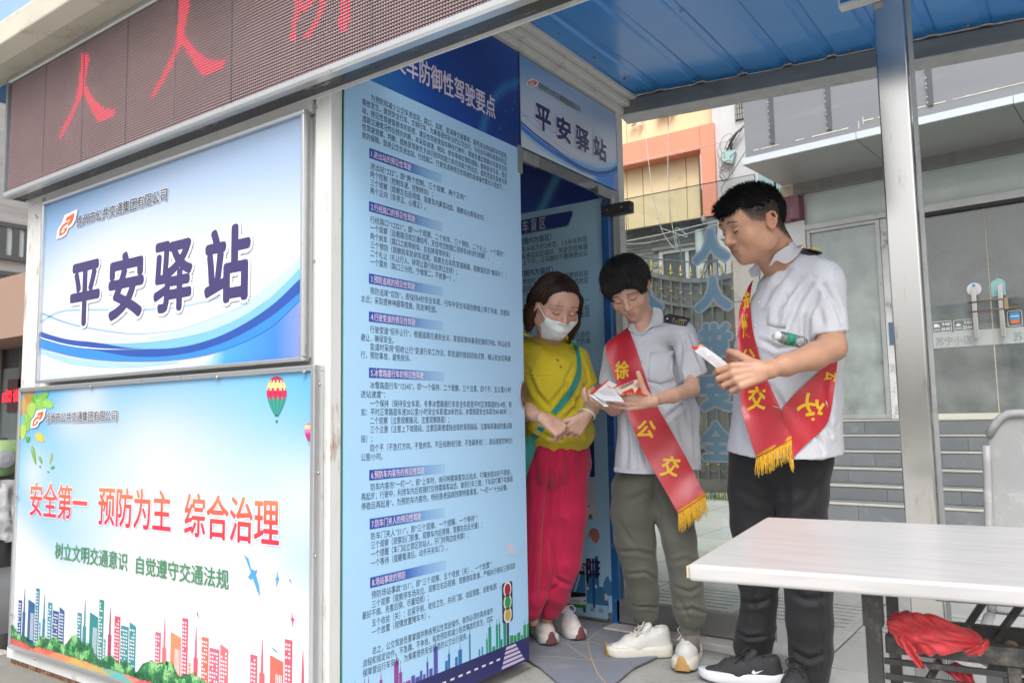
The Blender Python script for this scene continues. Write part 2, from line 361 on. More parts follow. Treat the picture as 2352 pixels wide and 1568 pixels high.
# sill, rusted bottom edge and broken plinth
MB().box((-3.93, YF-.012, .004), (-1.90, YF+.0, .050)).build('sill', M['white_paint'], BOOTH, bevel=.003)
rb = MB(); random.seed(3)
for i in range(150):
 x = -3.90+i*.0136; d = .018+.03*abs(mnoise.noise(Vector((x*9, 0, 3))))+.012*random.random()
 rb.box((x, YF-.006-.006*random.random(), .004-d), (x+.0145, YF+.012, .0035-.002*random.random()))
rb.build('rusted_edge', M['rust'], BOOTH, kind='stuff')
# small bolts on the posts
sb = MB()
for (px, py, y) in [(727, 248, YF), (724, 243, YF), (83, 495, YF), (86, 500, YF), (722, 600, YF)]:
 p = ony(px, py, y); sb.lathe(p+Vector((0, .001, 0)), (0, -1, 0), [(0, .006), (.003, .006), (.004, .003)], 10)
sb.build('bolt', M['screw'], BOOTH, smooth=False)
# ================================================================ LED sign
LED = thing('led_sign', 'long red dot matrix display board with red lit characters above the front panels', 'LED sign', (-1.8, 1.6, 2.3))
LX0, LX1, LZ0, LZ1, LY = -3.957, -.75, 2.037, 2.606, 1.576
b = MB(); b.box((LX0+.03, LY+.025, LZ0+.008), (LX1, YF-.004, LZ1-.004)); b.build('housing', mat('dark_housing', (.055, .06, .075), rough=.22, metal=.3, var=.35, vscale=9, dirt=((.5, .5, .5), .16, 30), stretch=(.3, 1, 1), rvar=.12), LED)
def rail(z0, z1, name):
 prof = [(0, z0), (-.006, z0+.006), (-.006, z1-.006), (0, z1), (.03, z1), (.03, z0)]
 bb = MB(); bb.prism([(LX0+.018, LY+y, z) for y, z in prof], (LX1-LX0-.018, 0, 0)); return bb.build(name, M['alu'], LED, bevel=.002)
rail(LZ0, LZ0+.030, 'lower_frame'); rail(LZ1-.030, LZ1, 'upper_frame')
bb = MB(); bb.prism([(LX0, LY-.006+.0, LZ0+.02), (LX0+.018, LY-.006, LZ0+.0), (LX0+.018, LY-.006, LZ1), (LX0, LY-.006, LZ1-.02)], (0, .10, 0)); bb.build('end_cap', mat('grey_plastic', (.20, .21, .23), rough=.4), LED, bevel=.004)
bb = MB(); bb.box((LX0+.019, YF-.0035, LZ0-.004), (LX1, YF+.0005, LZ0+.012)); bb.build('rear_flange', M['white_paint'], LED)
SX0, SZ0, SZ1 = LX0+.030, LZ0+.032, LZ1-.032
MB().box((SX0, LY+.010, SZ0), (LX1, LY+.024, SZ1)).build('screen', mat('led_module_plastic', (.15, .13, .135), rough=.6, var=.2, vscale=5), LED)
NR = 48; PT = (SZ1-SZ0)/NR; NC = int((LX1-SX0)/PT)
lv = MB()
for r in range(NR+1): z = SZ0+r*PT; lv.prism([(SX0, LY+.0095, z-.0006), (SX0, LY+.0045, z-.0014), (SX0, LY+.0045, z+.0002), (SX0, LY+.0095, z+.0010)], (LX1-SX0, 0, 0))
lv.build('louvres', mat('louvre_plastic', (.34, .31, .32), rough=.5, var=.1), LED, kind='stuff')
def c1(x, y): return (x*.5952/1.7415, y*.5952/1.7415)
LP = Plane((0, LY+.01, 0), (1, 0, 0), (0, 0, 1), (0, -1, 0))
REN = [[(552, 362), (600, 368), (604, 400), (586, 480), (577, 560), (555, 640), (525, 710), (505, 760), (460, 850), (408, 940), (392, 925), (440, 830), (480, 750), (512, 670), (530, 590), (540, 500), (545, 410)],
  [(560, 570), (590, 590), (620, 650), (665, 700), (715, 738), (778, 728), (770, 775), (665, 824), (630, 770), (600, 700), (560, 630)]]
TH = [[(1985, 0), (2028, 0), (2040, 60), (2012, 110), (1990, 200), (1985, 285), (1948, 275), (1960, 200), (1975, 100)], [(2160, -20), (2205, -20), (2185, 60), (2140, 170), (2070, 272), (2035, 262), (2100, 170), (2135, 80)],
  [(2290, -20), (2350, -20), (2348, 150), (2335, 220), (2300, 225), (2270, 180), (2285, 100)], [(2030, 60), (2060, 0), (2110, -20), (2110, 20), (2080, 60), (2045, 100)]]
pl_ = [[LP.px(*c1(*p)) for p in q] for q in REN]
a0 = LP.px(*c1(398, 935)); a1 = LP.px(*c1(1020, 655)); off = a1[0]-a0[0]
polys = pl_+[[(u+off, v) for u, v in q] for q in pl_]+[[LP.px(*c1(*p)) for p in q] for q in TH]
uu, vv = np.meshgrid(SX0+(np.arange(NC)+.5)*PT, SZ0+(np.arange(NR)+.5)*PT)
def inside(poly, x, y):
 c = np.zeros(x.shape, bool); n = len(poly)
 for i in range(n):
  (x1, y1), (x2, y2) = poly[i], poly[(i+1) % n]
  if y1 == y2: continue
  k = ((y1 > y) != (y2 > y)) & (x < (x2-x1)*(y-y1)/(y2-y1)+x1); c ^= k
 return c
lit = np.zeros(uu.shape, bool)
for q in polys: lit |= inside(q, uu, vv)
HX = [(math.cos(math.pi/3*k+.5), math.sin(math.pi/3*k+.5)) for k in range(6)]
def dots(mask, name, m):
 b = MB(); r = PT*.27
 for u, v in zip(uu[mask], vv[mask]):
  o = [(u+r*c, LY+.0088, v+r*s) for c, s in HX]+[(u, LY+.0062, v)]
  b.add(o, [(k, (k+1) % 6, 6) for k in range(6)])
 me = bpy.data.meshes.new(name); me.from_pydata(b.v, [], b.f); me.update()
 if me.polygons[0].normal.y > 0: me.flip_normals()
 me.polygons.foreach_set('use_smooth', [True]*len(me.polygons))
 return tag(link(name, me, m, LED), kind='stuff')
dots(~lit, 'unlit_diodes', mat('unlit_diode', (.62, .34, .35), rough=.3, var=.1))
dots(lit, 'lit_characters', mat('lit_diode', (.8, .05, .07), rough=.3, var=0, emit=(1.0, .035, .085), emstr=1.5))
jm_ = mat('joint', (.16, .16, .16), rough=.5)
for i in range(1, 9): MB().box((SX0+i*.332, LY+.0040, SZ0), (SX0+i*.332+.0007, LY+.0100, SZ1)).build('module_joint', jm_, LED)
# ================================================================ framed boards on the front wall
def frame(name, parent, pl, r, w, d, m, n=4):
 """picture frame of four rails around rectangle r = u0,u1,v0,v1, standing d proud"""
 u0, u1, v0, v1 = r
 for a in [((u0-w, v1), (u1+w, v1+w)), ((u0-w, v0-w), (u1+w, v0)), ((u0-w, v0), (u0, v1)), ((u1, v0), (u1+w, v1))]:
  (a0, b0), (a1, b1) = a; bb = MB(); bb.prism([pl.w(a0, b0), pl.w(a1, b0), pl.w(a1, b1), pl.w(a0, b1)], pl.n*d)
  bb.build(name, m, parent, bevel=min(.003, w*.25))
LOGO = [[(452, 108), (507, 90), (500, 140), (486, 172), (462, 186), (468, 156), (480, 128), (444, 140)],
  [(470, 143), (446, 147), (425, 160), (408, 185), (402, 243), (430, 240), (450, 225), (463, 190), (438, 195), (434, 206), (445, 207), (432, 222), (416, 224), (424, 190), (440, 172), (460, 166)]]
def logo(parent, pl, u0, v0, w_, h_, col='e8632c', layer=3, line='f4f4f8'):
 f = lambda p, g=0: (u0+((p[0]-400)/112)*w_, v0+(1-(p[1]-85)/165)*h_)
 cx, cy = 455, 168
 art('logo_outline', parent, pl, [[f((cx+(x-cx)*1.22, cy+(y-cy)*1.16)) for x, y in q] for q in [[(440, 95), (515, 80), (505, 150), (490, 185), (465, 200), (455, 235), (430, 250), (395, 250), (402, 180), (425, 145)]]], ink(line), layer-1, px=False)
 art('logo', parent, pl, [[f(p) for p in q] for q in LOGO], ink(col), layer, px=False)
def c2(x, y): return (x*.5952/1.7415, (800+y*.5952)/1.7415)
B1 = Plane((0, YF-.014, 0), (1, 0, 0), (0, 0, 1), (0, -1, 0)); R1 = (-3.715, -1.985, 1.205, 1.985)
SW = {'b2': ('7fc0f4', [(275, 920), (600, 958), (900, 960), (1200, 925), (1500, 845), (1800, 670), (2035, 440)], [(270, 1000), (600, 1060), (900, 1070), (1200, 1030), (1500, 930), (1800, 760), (2035, 520)]),
  'b1': ('bfe0fb', [(1000, 925), (1300, 850), (1600, 720), (1850, 540), (2035, 365)], [(1000, 935), (1300, 895), (1600, 800), (1850, 620), (2035, 452)]),
  'b3': ('2d55ab', [(272, 885), (450, 935), (650, 957), (900, 995), (1200, 990), (1500, 905), (1800, 730), (2035, 515)], [(272, 935), (450, 975), (650, 1010), (900, 1052), (1200, 1040), (1500, 960), (1800, 800), (2035, 610)]),
  'b4': ('3a8ee6', [(272, 935), (450, 975), (650, 1010), (900, 1052), (1200, 1040), (1500, 960), (1800, 800), (2035, 610)], [(268, 990), (450, 1040), (650, 1072), (900, 1084), (1200, 1072), (1500, 1010), (1800, 870), (2035, 660)]),
  'w1': ('f2f7fc', [(272, 920), (450, 968), (650, 994), (850, 1002), (1000, 1000)], [(272, 928), (450, 976), (650, 1001), (850, 1004), (1000, 1001)]),
  'l1': ('6fb2ee', [(283, 757), (500, 835), (850, 894), (1100, 884), (1300, 840), (1690, 690)], [(283, 768), (500, 842), (850, 899), (1100, 887), (1300, 842), (1690, 692)]),
  'l2': ('8cc6f2', [(283, 808), (400, 748), (560, 732), (980, 732), (1240, 708), (1510, 648)], [(283, 818), (400, 756), (560, 742), (980, 741), (1240, 715), (1510, 652)]),
  'l3': ('a9d4f6', [(275, 1005), (500, 1065), (850, 1095), (1200, 1085)], [(275, 1030), (500, 1105), (850, 1125), (1200, 1095)])}
def n1(p):
 u, v = B1.px(*c2(*p)); return (u-R1[0])/(R1[1]-R1[0]), (v-R1[2])/(R1[3]-R1[2])
def station_sign(parent, pl, r, dk=1.0):
 u0, u1, v0, v1 = r; W, H = u1-u0, v1-v0
 f = lambda p: (u0+max(0, min(1, p[0]))*W, v0+max(0, min(1, p[1]))*H)
 A, Bc, Cc, D = rgb('86b4e6'), rgb('e9f1fb'), rgb('5f9fe0'), rgb('f3f3fa')
 def fn(a, b_):
  c = mix(A, Bc, sm(.0, .42, a*.55+.62*(1-b_)+.02)); c = mix(c, D, .8*math.exp(-((a-.45)**2/.06+(b_-.32)**2/.03)))
  c = mix(c, Cc, .55*sm(.55, 1.05, b_+.25*(a-.4))); return c  # deeper blue towards the top: the display's shade put into the print
 colgrid('backing_print', parent, pl, u0, u1, v0, v1, fn, M['attr_print'], 50, 30)
 # lower right field
 lo = [n1(p) for p in [(1360, 1147), (1440, 1040), (1500, 985), (1800, 840), (2035, 640), (2040, 1100)]]
 art('corner_field', parent, pl, [[f(p) for p in lo]], gradmat('field', [(0, 'bcdcf8'), (.25, '4b9bea'), (.75, '3f7fd8'), (1, '8390cf')], 'X' if abs(pl.u.x) > .5 else 'Y'), 1, px=False)
 for k, ly in [('l3', 1), ('l1', 1), ('l2', 1), ('b1', 1), ('b2', 2), ('b4', 3), ('b3', 3), ('w1', 4)]:
  c, t, bo = SW[k]
  qs = strip([n1(p) for p in t], [n1(p) for p in bo], 42)
  art('swoosh', parent, pl, [[f(p) for p in q] for q in qs], ink(c), ly, px=False)
 # big title, drawn in the sign's own heavy letter shapes
 for ch, (x0, y0, x1, y1) in zip('平安驿站', TITLE_BOX):
  text('title_letter', parent, pl, ch, u0+x0*W, u0+x1*W, m=ink('42396e'), layer=6, bold=.034, vbox=(v0+y0*H, v0+y1*H), outline=(ink('eef0fa'), .04))
 text('company_name', parent, pl, '徐州市公共交通集团有限公司', u0+CN[0]*W, u0+CN[1]*W, m=ink('2e3040'), layer=6, vbox=(v0+CN[2]*H, v0+CN[3]*H), bold=.012, outline=(ink('eef4fc'), .04))
 logo(parent, pl, u0+CN[4]*W, v0+CN[5]*H, CN[6]*W, CN[7]*H, layer=6)
def nb(x, y):
 a = n1((x, y)); return a
def box4(pts):
 q = [n1(p) for p in pts]; return (min(a[0] for a in q), sum(sorted(a[1] for a in q)[:2])/2, max(a[0] for a in q), sum(sorted(a[1] for a in q)[2:])/2)
TITLE_BOX = [box4([(484, 715), (683, 670), (505, 430), (683, 397)]), box4([(742, 808), (977, 770), (765, 350), (977, 305)]),
    box4([(1045, 752), (1305, 715), (1058, 290), (1305, 235)]), box4([(1385, 680), (1690, 640), (1400, 170), (1690, 110)])]
# true extents of each glyph, measured on the sheet
def cell(xa, xb, ytop_a, ybot_a):
 ut = n1((xa, ytop_a)); ub = n1((xa, ybot_a)); ur = n1((xb, ytop_a)); return (ut[0], ub[1], ur[0], ut[1])
TITLE_BOX = [cell(485, 683, 437, 875), cell(742, 978, 375, 812), cell(1046, 1306, 292, 755+28), cell(1386, 1692, 215, 690)]
t0 = np.mean([q[3] for q in TITLE_BOX]); b0 = np.mean([q[1] for q in TITLE_BOX])
TITLE_BOX = [(q[0], b0+.0, q[2], t0) for q in TITLE_BOX]
_a, _b = n1((520, 110)), n1((520, 188)); _c = n1((1130, -100))
_l = n1((400, 250)), n1((400, 85))
CN = (n1((520, 150))[0], _c[0], _b[1], _a[1], n1((400, 250))[0], n1((400, 250))[1], n1((512, 90))[0]-n1((400, 250))[0], n1((400, 118))[1]-n1((400, 250))[1])
SIGN1 = thing('kiosk_sign', 'blue and white framed sign with large dark lettering on the kiosk front under the display', 'sign', (-2.9, YF-.01, 1.6))
MB().box((R1[0], YF-.0135, R1[2]), (R1[1], YF+.02, R1[3])).build('panel', M['white_paint'], SIGN1)
MB().box((R1[0]-.03, YF-.004, R1[3]+.012), (R1[1]+.02, YF+.02, 2.034)).build('head_strip', M['white_paint'], SIGN1)
frame('frame_rail', SIGN1, Plane((0, YF+.001, 0), (1, 0, 0), (0, 0, 1), (0, -1, 0)), R1, .014, .030, M['alu'])
station_sign(SIGN1, B1, R1)
# ---- lower slogan board
R2 = (-3.838, -1.918, .078, 1.158); YB = YF-.030
B2 = Plane((0, YB, 0), (1, 0, 0), (0, 0, 1), (0, -1, 0))
SIGN2 = thing('slogan_board', 'bright sky blue framed board with red slogan, hot air balloons and a city skyline', 'sign', (-2.9, YB, .6))
MB().box((R2[0], YB+.0006, R2[2]), (R2[1], YF-.001, R2[3])).build('panel', M['white_paint'], SIGN2)
frame('frame_rail', SIGN2, Plane((0, YF-.001, 0), (1, 0, 0), (0, 0, 1), (0, -1, 0)), R2, .018, .040, M['alu'])
def c3(x, y): return (x*.7851/1.7415, (1500+y*.7851)/1.7415)
def n2(x, y): u, v = B2.px(*c3(x, y)); return (u-R2[0])/(R2[1]-R2[0]), (v-R2[2])/(R2[3]-R2[2])
BL, WH, BD = rgb('6cc8f8'), rgb('eff1f9'), rgb('3fb0ee')
clouds = [(n2(450, 150), .10, .16, .9), (n2(340, 230), .09, .10, .6), (n2(830, 560), .28, .33, 1.0), (n2(170, 500), .07, .12, .9), (n2(1580, 640), .13, .16, .9), (n2(620, 700), .4, .3, .8), (n2(1200, 760), .3, .3, .8), (n2(760, 330), .14, .13, .55)]
def fn2(a, b_):
 c = mix(BL, BD, .6*abs(math.sin(a*3+.6)))
 c = mix(c, BL, sm(.9, .7, b_))
 k = sm(.58, .36, b_+.10*math.sin(a*7)-.05*(a < .25)*sm(.25, 0, a))
 c = mix(c, WH, k)
 q = 1.0
 for (ca, cb), ra, rb, s_ in clouds: q *= 1-.8*s_*math.exp(-(((a-ca)/ra)**2+((b_-cb)/rb)**2)*1.2)
 return mix(c, WH, (1-q)*.95)
colgrid('sky_print', SIGN2, B2, R2[0], R2[1], R2[2], R2[3], fn2, M['attr_print'], 80, 50)
redg = gradmat('slogan_red', [(0, 'e02a4a'), (.45, 'ea4644'), (1, 'f0805a')], 'Z')
def lineb(x0, y0t, y0b, x1):
 (u0, vt), (_, vb), (u1, _) = B2.px(*c3(x0, y0t)), B2.px(*c3(x0, y0b)), B2.px(*c3(x1, y0t)); return u0, u1, vb, vt
for s_, x0, yt, yb, x1 in [('安全第一', 160, 541, 716, 452), ('预防为主', 507, 563, 760, 878), ('综合治理', 945, 596, 818, 1428)]:
 u0, u1, vb, vt = lineb(x0, yt, yb, x1)
 text('slogan_text', SIGN2, B2, s_, u0, u1, m=redg, layer=4, bold=.018, vbox=(vb, vt), outline=(ink('fbf6fb'), .03))
for s_, x0, yt, yb, x1 in [('树立文明交通意识', 285, 848, 933, 655), ('自觉遵守交通法规', 697, 916, 1010, 1170)]:
 u0, u1, vb, vt = lineb(x0, yt, yb, x1)
 text('motto_text', SIGN2, B2, s_, u0, u1, m=ink('4c8f63'), layer=4, bold=.012, vbox=(vb, vt))
u0, u1, vb, vt = lineb(240, 190, 243, 603)
text('company_name', SIGN2, B2, '徐州市公共交通集团有限公司', u0, u1, m=ink('3a3a48'), layer=8, vbox=(vb, vt), bold=.010, outline=(ink('f7f6fb'), .05))
(la, lb), (lc, ld) = B2.px(*c3(170, 262)), B2.px(*c3(232, 180))
logo(SIGN2, B2, la, lb, lc-la, ld-lb, layer=8)
# skyline
sets = [((90, 1285), (325, 1335), ['33568f', '2d5f92', '24618f', '2b7d9c', '3a93a8', '2f86a0', '3b8fa6']),
  ((392, 1330), (690, 1420), ['3b8c93', '2f8e95', '2c8a8c', '3a8f86', '46a0a0', 'a8405f', 'd84a62']),
  ((790, 1440), (1162, 1545), ['e2607a', 'e5707a', 'ef8a62', 'e8566f', 'ee9a72', 'd9566a', 'e06a58']),
  ((1275, 1560), (1760, 1640), ['dc5a6a', 'e0606a', 'df6a5a', 'd4566a', 'e0705a', 'd0506a', 'd85a60'])]
TW = [(0, .08, .60, 1), (.105, .165, .42, 2), (.225, .37, .60, 1), (.385, .465, .86, 1), (.48, .51, .32, 0), (.55, .605, .40, 2), (.655, .745, .68, 1), (.76, .885, .57, 1), (.90, 1.0, .60, 1)]
vbase = B2.px(*c3(90, 1300))[1]-.02
for (p0, p1, cs) in sets:
 ua = B2.px(*c3(*p0))[0]; ub = B2.px(*c3(*p1))[0]; W_ = ub-ua; byc = {}; wn = []
 for i, (a, b_, h_, k) in enumerate(TW):
  x0, x1 = ua+a*W_, min(ua+b_*W_, R2[1]-.002);
  if x0 > R2[1]-.01: continue
  z1 = vbase+h_*W_*.62; col = cs[i % len(cs)]; q = byc.setdefault(col, [])
  q.append([(x0, max(vbase-.08, R2[2])), (x1, max(vbase-.08, R2[2])), (x1, z1), (x0, z1+(.012 if i in (2, 8) else 0))])
  if k == 2:
   xm = (x0+x1)/2; q.append([(xm-.006, z1), (xm+.006, z1), (xm+.0045, z1+.05), (xm+.0012, z1+.10), (xm-.0012, z1+.10), (xm-.0045, z1+.05)])
  else:
   nx_ = max(2, int((x1-x0)/.0125)); dx = (x1-x0)/(nx_+.6)
   zz = z1-.012
   while zz > vbase+.0:
    for j in range(nx_):
     xx = x0+dx*(.35+j)
     if i == 2: continue
     if random.random() < .86: wn.append([(xx, zz-.0065), (xx+dx*.6, zz-.0065), (xx+dx*.6, zz), (xx, zz)])
    zz -= .0125
   if i == 2:
    for j in range(4): xx = x0+(x1-x0)*(.45+.13*j); wn.append([(xx, vbase), (xx+.0035, vbase), (xx+.0035, z1-.04), (xx, z1-.04)])
 for k_, (c, q) in enumerate(byc.items()): art('skyline_tower', SIGN2, B2, q, ink(c), 1, px=False)
 art('skyline_windows', SIGN2, B2, wn, ink('eeeff8'), 2, px=False)
# hedge of trees and faceted ribbon
vr = B2.px(*c3(50, 1330))[1]; rv0 = R2[2]
gs = ['3a8a55', '4a9c60', '62b06c', '7cc078', '338052', '98d08c', '2c6e4a']
random.seed(11); lay = {g: [] for g in gs}
def top_at(u):
 return vr+.030+.022*math.sin(u*9)+.016*math.sin(u*23+1)+.012*math.sin(u*47)+.016*sm(-3.9, -3.0, u)
for i in range(5200):
 u = random.uniform(R2[0]+.003, R2[1]-.003); t = top_at(u); v = vr+(t-vr)*random.random()**.8; r = random.uniform(.0035, .0085)
 clump = mnoise.noise(Vector((u*22, v*22, 0)))+.35*(v-vr)/.05-.2+random.uniform(-.35, .35)
 g = gs[6] if clump < -.45 else gs[4] if clump < -.2 else gs[0] if clump < .0 else gs[1] if clump < .18 else gs[2] if clump < .36 else gs[3] if clump < .55 else gs[5]
 ph = random.random()*6; lay[g].append([(u+r*math.cos(ph+k*1.257)*random.uniform(.6, 1.1), max(vr-.004, v+r*math.sin(ph+k*1.257)*random.uniform(.6, 1.1))) for k in range(5)])
art('hedge_print', SIGN2, B2, [[(R2[0]+.002+i*(R2[1]-R2[0]-.004)/60, vr-.002), (R2[0]+.002+(i+1)*(R2[1]-R2[0]-.004)/60, vr-.002), (R2[0]+.002+(i+1)*(R2[1]-R2[0]-.004)/60, top_at(R2[0]+(i+1)*.033)-.006), (R2[0]+.002+i*(R2[1]-R2[0]-.004)/60, top_at(R2[0]+i*.033)-.006)] for i in range(60)], ink('2f7044'), 3, px=False)
for k, g in enumerate(gs): art('hedge_print', SIGN2, B2, lay[g], ink(g), 4+k*.7, px=False)
tri = {}; x = R2[0]; i = 0; pal = ['d9605a', 'd4534f', 'e27a62', 'dd6a58', 'e8906a', 'e49a62', 'd8b060', 'e0a066', 'cdb36a', '8cb9a4', '6cbcb8', 'e8907a', 'e06a6a', 'd85a66']
ru = .16
while x < R2[1]:
 xe = min(x+ru, R2[1]); xm = min(x+ru*.45, R2[1])
 tri.setdefault(pal[(2*i) % len(pal)], []).append([(x, rv0), (xe, rv0), (xm, vr)])
 tri.setdefault(pal[(2*i+1) % len(pal)], []).append([(xm, vr), (xe, rv0), (min(xe+ru*.45, R2[1]), vr)])
 if i == 0: tri.setdefault('cf5450', []).append([(x, rv0), (xm, vr), (x, vr)])
 x = xe; i += 1
for c, q in tri.items(): art('ribbon_facet', SIGN2, B2, q, ink(c), 3, px=False)
# hot air balloons
def balloon(cx, cy, w_, h_, cols):
 f = lambda a, b_: B2.px(*c3(cx+a*w_, cy+b_*h_))
 out = lambda t: (math.sin(t*math.pi)**.8*.5*(1 if t < .55 else 1-.42*((t-.55)/.45)**1.5)) if t < 1 else .08
 def hw(t): return .5*math.sqrt(max(0, 1-((t-.42)/.42)**2)) if t < .42 else .5-(.5-.13)*((t-.42)/.58)**1.7
 rows = 20
 for k in range(12):
  for (t0, t1, c) in [(0, .14, cols[0]), (.14, .34, cols[1]), (.34, .58, cols[0]), (.58, 1, cols[2])]:
   z = .035 if k % 2 else -.035; qs = []
   e = [max(0, t0+(z if t0 > 0 else 0)+j*((t1+(z if t1 < 1 else 0))-(t0+(z if t0 > 0 else 0)))/6) for j in range(7)]
   xs = lambda t, kk: hw(t)*math.sin((kk/12-.5)*math.pi)
   e2 = [min(1, q) for q in e]
   for j in range(6):
    qs.append([f(xs(e2[j], k), e2[j]), f(xs(e2[j], k+1), e2[j]), f(xs(e2[j+1], k+1), e2[j+1]), f(xs(e2[j+1], k), e2[j+1])])
   art('balloon_print', SIGN2, B2, qs, ink(c[k % 2] if isinstance(c, tuple) else c), 2, px=False)
 art('balloon_basket', SIGN2, B2, [[f(-.10, 1.0), f(.10, 1.0), f(.09, 1.05), f(-.09, 1.05)], [f(-.05, 1.15), f(.05, 1.15), f(.04, 1.22), f(-.04, 1.22)]], ink('2f6f68'), 2, px=False)
balloon(1411, 5, 102, 195, [('d3345f', 'c02a58'), ('efe6a0', 'e8d888'), ('3fa08e', '2f8c7e')])
balloon(1574, 242, 42, 90, [('e884b4', 'dc6aa8'), ('e6dc90', 'd8e090'), ('c83a86', 'b83080')])
# birds
def bird(pts, c): art('bird_print', SIGN2, B2, [[B2.px(*c3(*p)) for p in pts]], ink(c), 2, px=False)
bird([(1243, 910), (1268, 935), (1280, 985), (1300, 995), (1312, 990), (1305, 1015), (1322, 1075), (1325, 1128), (1308, 1085), (1290, 1035), (1275, 1040), (1265, 1025), (1280, 1005), (1262, 955)], '4f9fe8')
bird([(1414, 992), (1418, 1030), (1425, 1035), (1417, 1050), (1408, 1083), (1410, 1048), (1402, 1035), (1411, 1030)], '5c9fd8')
bird([(1473, 1018), (1483, 1045), (1489, 1066), (1480, 1048), (1474, 1042), (1479, 1036)], '8a5a90')
bird([(1004, 1186), (1010, 1212), (1016, 1243), (1008, 1222), (1002, 1212), (1008, 1208)], 'b0508a')
bird([(1487, 1196), (1494, 1235), (1502, 1240), (1495, 1255), (1494, 1288), (1488, 1250), (1481, 1240), (1488, 1234)], 'e04a90')
bird([(1380, 1380), (1400, 1392), (1423, 1416), (1402, 1405)], '68a8c8')
# leafy corner
def leaf(cx, cy, L_, W_, ang, c, ly=2):
 a = math.radians(ang); q = []
 for k in range(13):
  t = k/12*2*math.pi; lx = math.cos(t)*L_/2; wy = math.sin(t)*W_/2*(1-.35*math.cos(t))
  q.append(B2.px(*c3(cx+lx*math.cos(a)-wy*math.sin(a), cy+lx*math.sin(a)+wy*math.cos(a))))
 q = [(max(R2[0]+.001, u), min(R2[3]-.001, v)) for u, v in q]
 art('leaf_print', SIGN2, B2, [q], ink(c), ly, px=False)
 m0 = [B2.px(*c3(cx+s_*L_*.45*math.cos(a)+o*math.sin(a)*-1, cy+s_*L_*.45*math.sin(a)+o*math.cos(a))) for s_, o in [(-1, -1), (1, 0), (-1, 1)]]
 if min(p[0] for p in m0) > R2[0] and max(p[1] for p in m0) < R2[3]: art('leaf_vein', SIGN2, B2, [m0], ink('d8e8b0'), ly+1, px=False)
for a in [(150, 110, 90, 55, 80, 'b58a4a'), (190, 135, 80, 42, 70, '5fa83c'), (222, 110, 70, 40, -40, '79b94a'), (205, 160, 85, 40, 75, '86c558'), (248, 148, 60, 44, 30, '93cf5f'),
   (160, 185, 95, 42, 100, 'a9cc5a'), (140, 240, 95, 40, 85, '8abf54'), (118, 290, 80, 34, 90, 'b5cf58'), (125, 160, 90, 44, 95, 'c59a5a'), (205, 318, 56, 36, 50, 'e0c840'), (144, 328, 34, 20, 100, '4a9a48'),
   (174, 408, 100, 18, 78, '7cb04a'), (208, 432, 44, 13, 70, '6aa850'), (261, 424, 60, 12, 100, 'a8b858'), (270, 470, 24, 14, -40, '4f9a58'), (206, 466, 14, 8, 60, '3f8a48'), (248, 492, 12, 8, 0, '3f8a58')]: leaf(*a)
# rivets on both boards
for par, pl, pts in [(SIGN2, YF-.041, [(606, 1255), (1456, 1192), (2044, 1156)])]:
 for i, p in enumerate(pts):
  q = ony(*c2(*p), pl); MB().lathe(q+Vector((0, .0, 0)), (0, -1, 0), [(0, .007), (.003, .007), (.005, .003)], 12).build('screw', M['screw'], par, smooth=True)
for p in [(88, 617), (62, 1218), (180, 1442), (1608, 922), (1622, 498), (1630, 48)]:
 q = ony(*c3(*p), YF-.041); MB().lathe(q, (0, -1, 0), [(0, .006), (.003, .006), (.005, .003)], 12).build('screw', M['screw'], SIGN2, smooth=True)
# ================================================================ defensive driving poster on the fixed glass panel
POST = thing('driving_poster', 'tall pale blue text poster with navy starry heading on the kiosk side wall', 'poster', (X0, 2.2, 1.3))
PY0, PY1, PZ0, PZ1, HZ = 1.7300, 2.7175, .052, 2.560, 2.136
MB().box((X0-.012, PY0, PZ0), (X0-.0002, PY1, PZ1)).build('glass_panel', GL_EDGE, POST)
PB, PB2, PB3 = rgb('a3cbe9'), rgb('a9cdea'), rgb('93bfe2')
colgrid('body_print', POST, SIDE, PY0, PY1, PZ0, HZ, lambda a, b_: mix(mix(PB, PB2, a), PB3, .5*sm(.0, 1, a*(1-b_))), M['attr_matte'], 12, 24)
NV, NV2, CY_ = rgb('14388f'), rgb('1f55b8'), rgb('3f8fd0')
def fh(a, b_):
 c = mix(NV, NV2, .5+.5*math.sin(a*4+b_*3)); c = mix(c, rgb('2f4f9a'), .4*a*b_)
 d = math.hypot((a-1.15)*.9875, (b_+.25)*.424); c = mix(c, CY_, .75*math.exp(-((d-.42)/.02)**2))
 c = mix(c, CY_, .8*math.exp(-((a-.12)**2/.03+(b_+.05)**2/.12)))
 return c
colgrid('heading_print', POST, SIDE, PY0, PY1, HZ, PZ1, fh, M['attr_print'], 70, 34)
random.seed(5); st = []
for i in range(46):
 u, v, r = random.uniform(PY0+.45, PY1-.02), random.uniform(HZ+.02, PZ1-.02), random.choice([.0012, .0016, .0022, .004])
 st.append([(u, v+r), (u+r*.25, v+r*.25), (u+r, v), (u+r*.25, v-r*.25), (u, v-r), (u-r*.25, v-r*.25), (u-r, v), (u-r*.25, v+r*.25)])
art('star_print', POST, SIDE, st, ink('9fd4ee'), 1, px=False)
P3 = lambda x, y: ((1300+.574*x)/1.7415, (100+.574*y)/1.7415)
P4 = lambda x, y: ((1300+.5937*x)/1.7415, (1800+.5937*y)/1.7415)
def side_uv(f, x, y): return SIDE.px(*f(x, y))
(ua, va), (ub_, vb_) = side_uv(P3, 652, 232), side_uv(P3, 1185, 655); vb0 = side_uv(P3, 668, 408)[1]; vtop = side_uv(P3, 1125, 468)[1]
pit = (ub_-ua)/7*1.0
text('heading_text', POST, SIDE, '公交车防御性驾驶要点', ua-3*pit*1.01, ub_, m=ink('eadff0'), layer=3, bold=.022, vbox=(vb0, (va+vtop)/2), outline=(ink('14307a'), .02))
